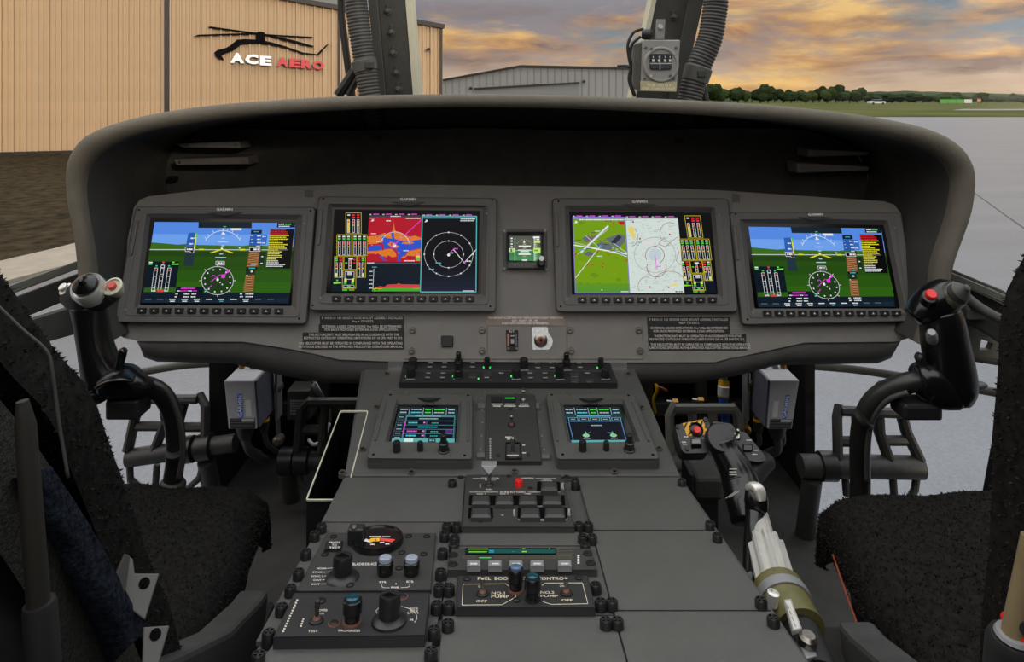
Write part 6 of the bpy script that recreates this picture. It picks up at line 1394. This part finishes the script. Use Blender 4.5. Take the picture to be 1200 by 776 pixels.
# ================================================================== seats
def tufts(g, pts, L0, R):
    for p, n in pts:
        d = (n+Vector((R.uniform(-.8, .8), R.uniform(-.8, .8), R.uniform(-.7, .5)))).normalized(); s = d.cross(Vector((R.uniform(-1, 1), R.uniform(-1, 1), R.uniform(-1, 1)))).normalized()*R.uniform(.0004, .0010)
        l = L0*R.uniform(.5, 1.3); q = p-n*.002
        g.add([q-s, q+s, q+d*l*.6+s*.8+n*l*.1, q+d*l*.6-s*.8+n*l*.1, q+d*l], [(0, 1, 2, 3), (3, 2, 4)])
def seat(label, mirror, dy, dz, cxs, bdy, la, lb):
    """cushion, shell and backrest; built for the seat whose inner side faces +X, mirrored for the other"""
    R = random.Random(5 if mirror > 0 else 9)
    base = Vector((cxs, .62+dy, FLOOR+.10)); o = thing('pilot_seat', label, 'seat', Vector((cxs, .62+dy, FLOOR)), 'armoured pilot seats')
    def V(x, y, z): return Vector((cxs+mirror*x, y+dy, z+dz))
    def VB(x, y, z): return V(x, y+bdy, z)
    # fleece cushion: rounded block, higher at the sides and rolled over at the front
    def cush(u, v):           # u across -1..1, v 0 rear..1 front -> top point
        x = .235*u; y = .40+.53*v; z = 1.190+.020*u+.026*(1-u*u)*v+.020*v-.055*max(0, v-.82)**1.2*4*.6
        z += .010*noise.noise(Vector((x*9, y*9, 3)))+.006*noise.noise(Vector((x*22, y*22, 1)))
        return V(x, y, z)
    nu, nv = 26, 26; rows = []; pts = []
    for j in range(nv+1):
        v = j/nv; row = []
        shrink = 1-.10*max(0, v-.75)/.25
        for i in range(nu+1):
            row.append(cush((2*i/nu-1)*shrink, v))
        L_, R_ = row[0], row[-1]; m_ = Vector((mirror, 0, 0))
        rows.append([L_-m_*.012+Vector((0, 0, -.075)), L_-m_*.022+Vector((0, 0, -.04)), L_-m_*.018+Vector((0, 0, -.014))]+row+[R_+m_*.018+Vector((0, 0, -.014)), R_+m_*.022+Vector((0, 0, -.04)), R_+m_*.012+Vector((0, 0, -.075))])
    f0 = rows[-1]; cen = sum(f0, Vector())/len(f0)
    rows.append([p+Vector((0, .022, -.018)) for p in f0]); rows.append([p+Vector((0, .024, -.055)) if p.z > cen.z-.05 else p+Vector((0, .015, -.02)) for p in f0])
    cu = G().rings(rows, False, False, False).obj('seat_fleece', 'fleece', o, smooth='all')
    g = G(); PT = []
    for j in range(len(rows)-1):
        for i in range(len(rows[0])-1):
            a, b, c, d = rows[j][i], rows[j][i+1], rows[j+1][i+1], rows[j+1][i]
            n = (b-a).cross(d-a); 
            if n.length < 1e-9: continue
            n.normalize(); n = n if n.z > -.2 else -n
            if mirror < 0: n = n if n.z > 0 else -n
            ar = (b-a).length*(d-a).length
            for k in range(max(3, int(ar/.7e-5))): u, v = R.random(), R.random(); PT.append(((a*(1-u)+b*u)*(1-v)+(d*(1-u)+c*u)*v, n))
    tufts(g, PT, .0042, R); g.obj('fleece_pile', 'fleece_tuft', cu, kind='stuff')
    # woven skirt below the fleece
    sk = []
    for zz, ins in ((1.19, .004), (1.15, .0), (1.10, .018), (1.06, .04)):
        ring = []
        for (x, y) in [(-.235, .42), (-.24, .7), (-.235, .86), (-.20, .945), (0, .965), (.20, .945), (.238, .86), (.242, .7), (.235, .42)]:
            ring.append(V(x*(1-ins*2), .42+(y-.42)*(1-ins), zz))
        sk.append(ring)
    G().rings(sk, False, False, False).obj('cushion_skirt', 'skirt', o, smooth='all')
    if mirror < 0: G().tube(spline([V(.238, .90, 1.17), V(.246, .8, 1.13), V(.246, .72, 1.125)]), .0014, 6).obj('piping', 'orange_red', o, smooth='all')
    # seat shell: side wings and pan
    for sgn in (1, -1):
        prof = [(.44, 1.37), (.55, 1.30), (.66, 1.235), (.74, 1.205), (.765, 1.20), (.76, 1.175), (.70, 1.11), (.60, 1.05), (.40, 1.04)]
        a = [V(sgn*(.262+.006*(z-1.04)/.3), y, z) for y, z in prof]; b = [V(sgn*(.292+.012*(z-1.04)/.3), y, z) for y, z in prof]
        G().rings([a, b]).obj('shell_wing', 'bucket', o, bevel=.005)
    G().add([V(x, y, z) for z in (1.02, 1.07) for x, y in ((-.28, .38), (.28, .38), (.25, .93), (-.25, .93))], [(0, 3, 2, 1), (4, 5, 6, 7), (0, 1, 5, 4), (1, 2, 6, 5), (2, 3, 7, 6), (3, 0, 4, 7)]).obj('seat_pan', 'bucket', o, bevel=.01)
    for x in (-.2, .2):
        for y in (.45, .85): G().tube([V(x, y, 1.03), V(x, y+.02, FLOOR-dz)], .014, 10).obj('leg', 'frame_dark', o, smooth=True)
    for x in (-.2, .2): G().box(V(x, .65, FLOOR+.012-dz), (.035, .62, .024)).obj('floor_rail', 'frame_dark', o, bevel=.003)
    # backrest
    rows = []; N_ = 22
    for j in range(N_+1):
        t = j/N_; z = 1.17+.48*t; yf = la-lb*t; rowf = []
        hw = .266 - .035*max(0, t-.8)/.2
        for u in [-1+2*i/14 for i in range(15)]:
            x = hw*u; rowf.append(VB(x, yf+.022*abs(u)**2+.008*noise.noise(Vector((x*14, z*14, 7))), z))
        m_ = Vector((mirror, 0, 0))
        rows.append([rowf[0]-m_*.02+Vector((0, -.055, 0)), rowf[0]-m_*.024+Vector((0, -.02, 0))]+rowf+[rowf[-1]+m_*.024+Vector((0, -.02, 0)), rowf[-1]+m_*.02+Vector((0, -.055, 0))])
    top = rows[-1]; rows.append([p+Vector((0, -.03, .016)) for p in top]); rows.append([p+Vector((0, -.08, .0)) for p in top])
    bk_ = G().rings(rows, False, False, False).obj('back_fleece', 'fleece', o, smooth='all')
    g = G(); PT = []
    for j in range(len(rows)-1):
        for i in range(len(rows[0])-1):
            a, b, c, d = rows[j][i], rows[j][i+1], rows[j+1][i+1], rows[j+1][i]; n = (b-a).cross(d-a)
            if n.length < 1e-9: continue
            n.normalize()
            cc2 = VB(0, .40, 1.4); n = n if n.dot((a+c)/2-cc2) > 0 else -n; ar = (b-a).length*(d-a).length
            for k in range(max(3, int(ar/1.0e-5))): u, v = R.random(), R.random(); PT.append(((a*(1-u)+b*u)*(1-v)+(d*(1-u)+c*u)*v, n))
    tufts(g, PT, .0042, R); g.obj('fleece_pile', 'fleece_tuft', bk_, kind='stuff')
    sh = []
    for z, y0, y1, hw in ((1.05, .57, .40, .285), (1.25, .52, .355, .292), (1.45, .43, .30, .288), (1.56, .375, .262, .27), (1.62, .345, .25, .235)):
        y0 = min(y0, la-.05-lb*(z-1.17)/.48+.02); y1 = min(y1, y0-.08)
        sh.append([VB(-hw, y0, z), VB(-hw, y1, z), VB(hw, y1, z), VB(hw, y0, z)])
    G().rings(sh).obj('back_shell', 'black_matte', o, bevel=.012)
    # webbing straps over the inner side
    sp_ = spline([VB(.275, .345, 1.60), VB(.290, .39, 1.52), VB(.298, .435, 1.42), VB(.303, .485, 1.30), VB(.302, .52, 1.20)], 6)
    G().tube(sp_, .026, 8, flat=.11, up=(0, 1, 0)).obj('shoulder_strap', 'webbing', o, smooth=True)
    return o, V
s1, V1 = seat('fleece-covered pilot seat with two angled aluminium brackets at its side', 1, 0, 0, -.57, 0, .628, .215)
s2, V2 = seat('fleece-covered pilot seat with orange piping beside the collective lever', -1, -.13, .065, .60, 0, .588, .03)
M('tube_brass', (120, 106, 78), .45, var=.15)
M('post_dark', (24, 22, 15), .6)
M('bracket', (74, 73, 70), .5, metal=.2, var=.1)
# angled brackets, knit cover and post on the near seat
for q, pts in enumerate(([(135, 676), (147, 649), (156, 655), (158, 672), (187, 672), (170, 727), (150, 712)], [(168, 735), (199, 733), (183, 790), (166, 790)])):
    bp = Plane(at(165, 700, .455), (.45, -.6, .66)); G().px(bp, [(pts, -.003), (pts, 0)]).obj('angle_bracket', 'bracket', s1, bevel=.0008)
    x, y = (169, 684) if q == 0 else (182, 744); G().lathe(bp.at(x, y, -.0005), bp.n, [(.0035, 0), (.0035, .001)], 12).obj('bolt_hole', 'void', s1)
G().px(Plane(at(148, 665, .45), (.9, -.4, .2)), [([(135, 676), (147, 649), (153, 652), (148, 690), (142, 700)], -.002), ([(135, 676), (147, 649), (153, 652), (148, 690), (142, 700)], 0)]).obj('bracket_flange', 'bracket', s1, bevel=.0006)
rows = []
for j in range(15):
    t = j/14; a = Vector((-4, 560))*(1-t)+Vector((120, 800))*t; b = Vector((60, 545))*(1-t)+Vector((172, 735))*t
    rows.append([at(a[0]+(b[0]-a[0])*u, a[1]+(b[1]-a[1])*u+6*math.sin(u*3+t*4), .40+.06*t-.02*math.sin(u*math.pi)+.006*noise.noise(Vector((u*4, t*6, 0)))) for u in [i/10 for i in range(11)]])
o = thing('knit_cover', 'dark blue knitted cover draped on the bracketed seat', 'cover', at(100, 760, .45))
G().rings(rows, False, False, False).obj('cloth', 'knit', o, smooth='all')
o = thing('seat_post', 'dull olive tube rising at the near edge of bracketed seat', 'tube', at(48, 790, .36))
G().tube([at(26, 470, .36), at(30, 500, .36), at(44, 690, .36), at(50, 800, .36)], [.003, .005, .0055, .0055], 16).obj('tube', 'post_dark', o, smooth=True)
G().tube([at(46, 706, .36), at(46.6, 712, .36), at(53, 800, .36)], [.0075, .008, .008], 18).obj('sleeve', 'black', o, smooth=True)
o = thing('seat_edge_highlight', 'thin pale line drawn as the edge highlight of the seat back', 'cable', at(85, 776, .37))
G().tube(spline([at(-6, 355, .34), at(25, 385, .345), at(55, 412, .35), at(62, 440, .35), at(70, 500, .35), at(80, 560, .35)], 5), .0008, 8).obj('cable', 'rubber', o, smooth='all')  # pale tube stands in for the highlight on the seat shell's edge
o = thing('seat_post', 'brass coloured tube in a collar by the orange-piped seat', 'tube', at(1180, 800, .40))
G().tube([at(1210, 630, .40), at(1186, 745, .40)], .0058, 16).obj('tube', 'tube_brass', o, smooth=True); G().lathe(at(1188, 748, .40), (0, -.1, 1), [(.014, -.05), (.014, -.004), (.012, .001), (.007, .0)], 24).obj('collar', 'black', o, smooth=True)
G().lathe(at(1188, 745, .40), (0, -.1, 1), [(.010, 0), (.009, .002)], 20).obj('washer', 'alu_grey', o, smooth=True)
o = thing('red_knob', 'red release knob beside the brass coloured tube', 'knob', at(1202, 755, .40)); G().lathe(at(1203, 755, .395), (-.3, -.9, .2), [(.004, -.03), (.005, 0), (.004, .003)], 14).obj('knob', 'red', o, smooth=True); G().lathe(at(1203, 735, .395), (-.3, -.9, .2), [(.004, -.02), (.005, 0), (.004, .003)], 14).obj('cap', 'black', o, smooth=True)

# ================================================================== frames, sills, pillars
def frame(name, label, parts):
    o = thing(name, label, 'frame', parts[0][0][0] if not isinstance(parts[0][0][0], tuple) else at(*parts[0][0][0], 1.1)); return o
# window ledge and side structure beyond the cyclic with one red button
SR = facing(1.10)
o = thing('side_frame', 'grey side frame with round lightening hole beyond one-red-button cyclic', 'frame', at(1160, 430, 1.1))
Qh = [(1128, 362), (1190, 398), (1176, 427), (1136, 421)]
hole = [(1154.5+9.5*math.cos(t), 404.5+7.5*math.sin(t)) for t in [math.radians(-135-a*360/16) for a in range(16)]]
Or = rq(Qh, 2, 3)
hole = [(1154.5+9.5*math.cos(t), 404.5+7.5*math.sin(t)) for t in [math.atan2(y-404.5, (x-1154.5)*.8) for x, y in Or]]
G().px(SR, [(Or, -.012), (Or, 0), (hole, 0), (hole, -.012), (Or, -.012)], False, False).obj('web_plate', 'frame_green', o)
def strip(name, P0, P1, w0, w1, Y0, Y1, mat, th=.03, par=o):
    a0, a1 = at(P0[0], P0[1], Y0), at(P1[0], P1[1], Y1); b0, b1 = at(P0[0]+w0[0], P0[1]+w0[1], Y0), at(P1[0]+w1[0], P1[1]+w1[1], Y1); k = Vector((0, th, 0))
    return G().rings([[a0, b0, b0+k, a0+k], [a1, b1, b1+k, a1+k]]).obj(name, mat, par, bevel=.002)
strip('window_ledge', (1112, 318), (1212, 360), (0, 9), (0, 12), 1.12, 1.02, 'frame_light')
strip('ledge_seal', (1112, 314), (1180, 342), (0, 4), (0, 6), 1.13, 1.06, 'frame_green')
strip('upper_rail', (1112, 327), (1215, 374), (0, 30), (0, 26), 1.14, 1.04, 'frame_dark')
strip('lower_rail', (1120, 350), (1215, 398), (0, 18), (0, 30), 1.10, 1.02, 'frame_green')
strip('bottom_flange', (1132, 417), (1176, 424), (0, 6), (0, 6), 1.10, 1.09, 'frame_dark')
G().tube(spline([at(1128, 345, 1.08), at(1150, 362, 1.05), at(1180, 378, 1.02), at(1210, 390, 1.0)]), .008, 10).obj('conduit', 'frame_dark', o, smooth='all')
G().box(at(1140, 366, 1.07), (.03, .02, .018)).obj('clip', 'frame_green', o, bevel=.002)
o2 = thing('door_post', 'black door post with olive edged latch box', 'door post', at(1160, 640, 1.0))
G().px(facing(1.0), [([(1176, 395), (1230, 380), (1230, 700), (1140, 660), (1152, 590), (1165, 520), (1172, 440)], -.008), ([(1176, 395), (1230, 380), (1230, 700), (1140, 660), (1152, 590), (1165, 520), (1172, 440)], 0)]).obj('post', 'black_matte', o2, bevel=.006)
LB = facing(.98); Ql = [(1184, 453), (1206, 453), (1200, 524), (1175, 522)]
G().px(LB, [(rq(Ql, 2), -.02), (rq(Ql, 2), 0), (rq(inset(Ql, 2), 1.5), 0), (rq(inset(Ql, 2), 1.5), -.006)], False, True).obj('latch_box', 'olive_dark', o2)
for yy in (470, 488, 506): G().box(LB.at(1190, yy, -.003), (.018, .008, .014)).obj('latch_tooth', 'frame_dark', o2, bevel=.002)
o3 = thing('fire_bottle', 'pair of dull red rounded pieces at the window edge', 'fitting', at(1200, 360, .9))
for x, y, r in ((1199, 346, .010), (1201, 356, .011)): G().lathe(at(x, y, .9), (0, -1, .2), [(r*.6, -.01), (r, -.002), (r*.9, .006), (r*.3, .010)], 14).obj('red_piece', 'orange_red', o3, smooth=True)
# the same on the other side, mostly hidden behind the seat
o = thing('side_frame', 'grey side frame under the window ledge near the dark grass', 'frame', at(60, 380, 1.1))
strip('window_ledge', (92, 305), (-20, 346), (0, 10), (0, 12), 1.16, 1.04, 'frame_light', par=o)
strip('upper_rail', (98, 318), (-20, 362), (0, 26), (0, 30), 1.14, 1.02, 'frame_dark', par=o)
strip('lower_rail', (110, 352), (-20, 392), (0, 34), (0, 30), 1.12, 1.0, 'frame_green', par=o)
o4 = thing('door_post', 'black door post behind the bracketed fleece seat', 'door post', at(40, 640, 1.0))
G().px(facing(1.02), [([(-30, 380), (30, 395), (60, 440), (72, 520), (90, 590), (110, 690), (-30, 700)], -.008), ([(-30, 380), (30, 395), (60, 440), (72, 520), (90, 590), (110, 690), (-30, 700)], 0)]).obj('post', 'black_matte', o4, bevel=.006)
# frame bars crossing the chin windows
o = thing('chin_window_bar', 'thin dark curved bar crossing the ground by one-red-button cyclic', 'frame', at(1060, 445, 1.42))
G().tube(spline([at(938, 428, 1.45), at(1000, 433, 1.42), at(1060, 442, 1.38), at(1120, 452, 1.34), at(1178, 462, 1.30)]), .0085, 10, flat=.6).obj('bar', 'frame_dark', o, smooth='all')
o = thing('chin_window_bar', 'thin grey bar crossing the ground by silver-topped cyclic', 'frame', at(180, 440, 1.42))
G().tube(spline([at(262, 425, 1.45), at(215, 428, 1.42), at(160, 437, 1.38), at(100, 448, 1.32)]), .0085, 10, flat=.6).obj('bar', 'frame_light', o, smooth='all')

# windscreen pillars
YP = 1.36
def pillar(label, body, cream, hose, clamp_at, bolts, flange, Yp=YP, side=1):
    o = thing('windscreen_pillar', label, 'pillar', at(body[2][0], body[2][1], Yp)); fp = facing(Yp)
    G().px(fp, [(body, -.06), (body, 0)]).obj('pillar_body', 'frame_dark', o, bevel=.003)
    G().px(fp, [(cream, -.05), (cream, .004)]).obj('edge_seal', 'cream', o, bevel=.001)
    G().px(fp, [(flange, -.01), (flange, .012)]).obj('pillar_flange', 'frame_dark', o, bevel=.002)
    for x, y in bolts:
        b = G().lathe(fp.at(x, y, 0), (0, -1, 0), [(.0075, 0), (.0075, .003), (.0048, .003), (.0048, .010), (.003, .012)], 8).obj('bolt', 'frame_green', o)
        G().box(fp.at(x, y-4, .002), (.008, .006, .014)).obj('bolt_clip', 'frame_dark', b, bevel=.001)
    return o
pillar('dark windscreen pillar with five bolts beside the tan hangar', [(404, -260), (455, -260), (490, 165), (450, 165)], [(454, -260), (461, -260), (496, 165), (488, 165)], None, None, [(455, 13), (459, 38), (461, 62), (465, 85), (467, 104)], [(404, -260), (420, -260), (457, 165), (448, 165)])
def hose(label, path, rpx, Y, clamp):
    o = thing('defog_hose', label, 'hose', at(*path[-1], Y)); P = spline([at(x, y, Y) for x, y in path], 10)
    L_ = [0]
    for a, b in zip(P, P[1:]): L_.append(L_[-1]+(b-a).length)
    step = 4.0*Y/F/4; n = int(L_[-1]/step); pts = []; rad = []; r = rpx*Y/F
    for i in range(n+1):
        s_ = i*step; k = max(j for j in range(len(L_)) if L_[j] <= s_+1e-9); k = min(k, len(P)-2); t = (s_-L_[k])/(L_[k+1]-L_[k]); pts.append(P[k].lerp(P[k+1], t)); rad.append(r*(1, .985, .88, .985)[i % 4])
    G().tube(pts, rad, 20).obj('corrugated_tube', 'rubber', o, smooth='all')
    a, b = clamp; G().tube([at(*a, Y), at(a[0]+.1*(b[0]-a[0]), a[1]+.1*(b[1]-a[1]), Y), at(*b, Y)], [r*1.02, r*1.12, r*1.08], 20).obj('clamp', 'frame_green', o, smooth=True)
    G().box(at((a[0]+b[0])/2+rpx*.4, (a[1]+b[1])/2, Y-r*1.05), (.016, .01, .012)).obj('clamp_screw', 'frame_dark', o, bevel=.001)
hose('ribbed black hose beside the pillar near the tan hangar', [(386, -260), (402, -120), (414, -25), (418, 10), (423, 45), (428, 75), (434, 114), (440, 150)], 13.2, 1.30, ((426, 70), (429, 83)))
o = thing('wiper_arm', 'black folded wiper arm beside the ribbed hose', 'arm', at(395, 112, 1.5))
G().tube([at(396, -260, 1.5), at(400, 20, 1.5), at(408, 80, 1.5), at(418, 150, 1.5)], .008, 8).obj('arm', 'black', o, smooth=True); G().tube([at(416, 82, 1.49), at(396, 112, 1.49)], .011, 8).obj('link', 'black', o, smooth=True); G().tube([at(420, 90, 1.49), at(408, 112, 1.49)], .008, 8).obj('link', 'black', o, smooth=True)
pillar('dark windscreen pillar carrying the compass, in front of dusk sky', [(818, -260), (884, -260), (788, 165), (734, 165)], [(818, -260), (824, -260), (735, 165), (729, 165)], None, None, [(789, 20)], [(858, -260), (876, -260), (789, 165), (774, 165)], Yp=1.40)
hose('ribbed black hose behind the compass in front of trees', [(892, -260), (864, -120), (842, -25), (838, 10), (832, 45), (820, 75), (813, 95), (807, 120), (800, 150)], 14.5, 1.30, ((819, 78), (814, 95)))
o = thing('wiper_arm', 'short black strut beside the hose in front of trees', 'arm', at(828, 118, 1.5))
G().tube([at(812, 60, 1.42), at(820, 90, 1.42), at(832, 150, 1.42)], .010, 8).obj('arm', 'black', o, smooth=True)
# wet compass
mcp = crop(725, 0, 6.207); CP = facing(1.25)
o = thing('standby_compass', 'grey magnetic compass with round face and cream placard', 'compass', at(772, 112, 1.25))
Qc = [mcp(172, 290), mcp(448, 290), mcp(420, 668), mcp(160, 660)]
G().px(CP, [(rq(Qc, 2), -.05), (rq(Qc, 2), -.002), (rq(inset(Qc, 1), 1.5), 0)]).obj('case', 'frame_light' if False else 'alu_compass' if 'alu_compass' in MAT else M('alu_compass', (140, 140, 136), .5).name, o)
Qd = [mcp(118, 320), mcp(172, 310), mcp(160, 650), mcp(112, 640)]
G().px(CP, [(rq(Qd, 2), -.05), (rq(Qd, 2), -.006)]).obj('side_case', 'frame_green', o)
p = CP.at(*mcp(305, 470), 0); s = 1.25/F; rg = G().lathe(p, (0, -1, 0), [(21*s, 0), (21*s, .004), (20*s, .006), (18*s, .006), (17.4*s, .004)], 36).obj('face_ring', 'alu_compass', o, smooth=True)
Qw = [mcp(228, 392), mcp(386, 392), mcp(384, 505), mcp(228, 505)]; plate(CP, Qw, .0072, 'glass_black', 'window', rg, r=2, h0=.003, ch=.0003)
c = Canvas(CP, .0073, mcp); c.rect(232, 400, 384, 455, (30, 32, 36), 0); c.rect(232, 468, 384, 500, (46, 50, 58), 0); c.rect(230, 458, 386, 466, (170, 172, 172), 1); c.rect(298, 400, 304, 505, (180, 182, 182), 2)
for i, x in enumerate((244, 286, 330, 366)): c.rect(x, 430, x+16, 450, (205, 205, 200), 1); c.rect(x+5, 408, x+10, 422, (205, 205, 200), 1)
c.build('compass_card', rg, 'print')
for q in ((198, 346), (238, 356), (416, 348), (190, 572), (402, 572), (234, 552), (376, 552)): on(CP, 'screw', 'screw' if q[0] != 234 else 'aluminium', o, *mcp(*q), [(.0028, 0), (.0024, .002)], .0045 if q[1] in (356, 552) else 0, 10)
Qpl = [mcp(158, 590), mcp(424, 598), mcp(420, 668), mcp(160, 660)]; M('placard_cream', (176, 168, 128), .5); plate(CP, Qpl, .003, 'placard_cream', 'placard', o, r=.4, h0=0, ch=.0003)
c = Canvas(CP, .0031, mcp); c.text('TO BE USED AS A', 205, 608, 382, 630, (228, 224, 206), bold=.01); c.text('STBY COMPASS ONLY', 172, 636, 410, 656, (228, 224, 206), bold=.01); c.build('placard_print', o, 'print')
Qm_ = [mcp(278, 140), mcp(340, 140), mcp(332, 285), mcp(270, 285)]; plate(CP, Qm_, -.002, 'alu_grey', 'mounting_strap', o, r=.5, h0=-.008, ch=.0004); on(CP, 'strap_bolt', 'aluminium', o, *mcp(304, 196), [(.005, 0), (.004, .004)], -.002, 12)
G().lathe(CP.at(*mcp(190, 250), -.01), (1, -.2, 0), [(.008, -.006), (.010, 0), (.010, .010), (.006, .014)], 16).obj('lamp_housing', 'black', o, smooth=True)
for pts in ([(180, 210), (110, 235), (68, 320), (75, 420), (90, 500), (85, 600), (120, 700)], [(160, 265), (100, 320), (82, 400), (90, 480), (75, 580), (110, 690)], [(-10, 482), (50, 480), (85, 490)]): G().tube(spline([CP.at(*mcp(*q), -.012) for q in pts], 5), .0028, 8).obj('wire', 'black', o, smooth='all')

# windscreen and chin window glass
def pane(name, label, pts, th=.004):
    V_ = [at(x, y, Y) for x, y, Y in pts]; n = (V_[1]-V_[0]).cross(V_[2]-V_[0]).normalized()*th
    return st(G().rings([V_, [p+n for p in V_]]).obj(name, 'clear_glass', None), label)
pane('window_1', 'clear windscreen pane in front of the tan hangar', [(60, -60, 1.5), (424, -60, 1.52), (434, 116, 1.6), (40, 120, 1.55)])
pane('window_2', 'clear centre windscreen pane between the pillars', [(476, -60, 1.52), (780, -60, 1.52), (738, 116, 1.6), (494, 116, 1.6)])
pane('window_3', 'clear windscreen pane in front of the treeline', [(845, -60, 1.52), (1240, -60, 1.5), (1240, 130, 1.55), (826, 120, 1.6)])

# unseen cabin walls, added behind the camera to keep the low sun out of the cockpit
for nm, sx in (('added_wall_left', -1), ('added_wall_right', 1)):
    st(G().box((sx*1.06, -1.2, 1.55), (.06, 3.6, 1.5)).obj(nm, 'frame_green', None), 'unseen cabin side wall added to block the low sun')
st(G().box((0, -3.0, 1.55), (2.1, .06, 1.5)).obj('added_wall_back', 'frame_green', None), 'unseen cabin rear wall added to block the low sun')
st(G().box((0, -1.6, FLOOR-.015), (2.1, 2.8, .03)).obj('floor.001', 'cabin_floor', None), 'cabin floor behind the seats')
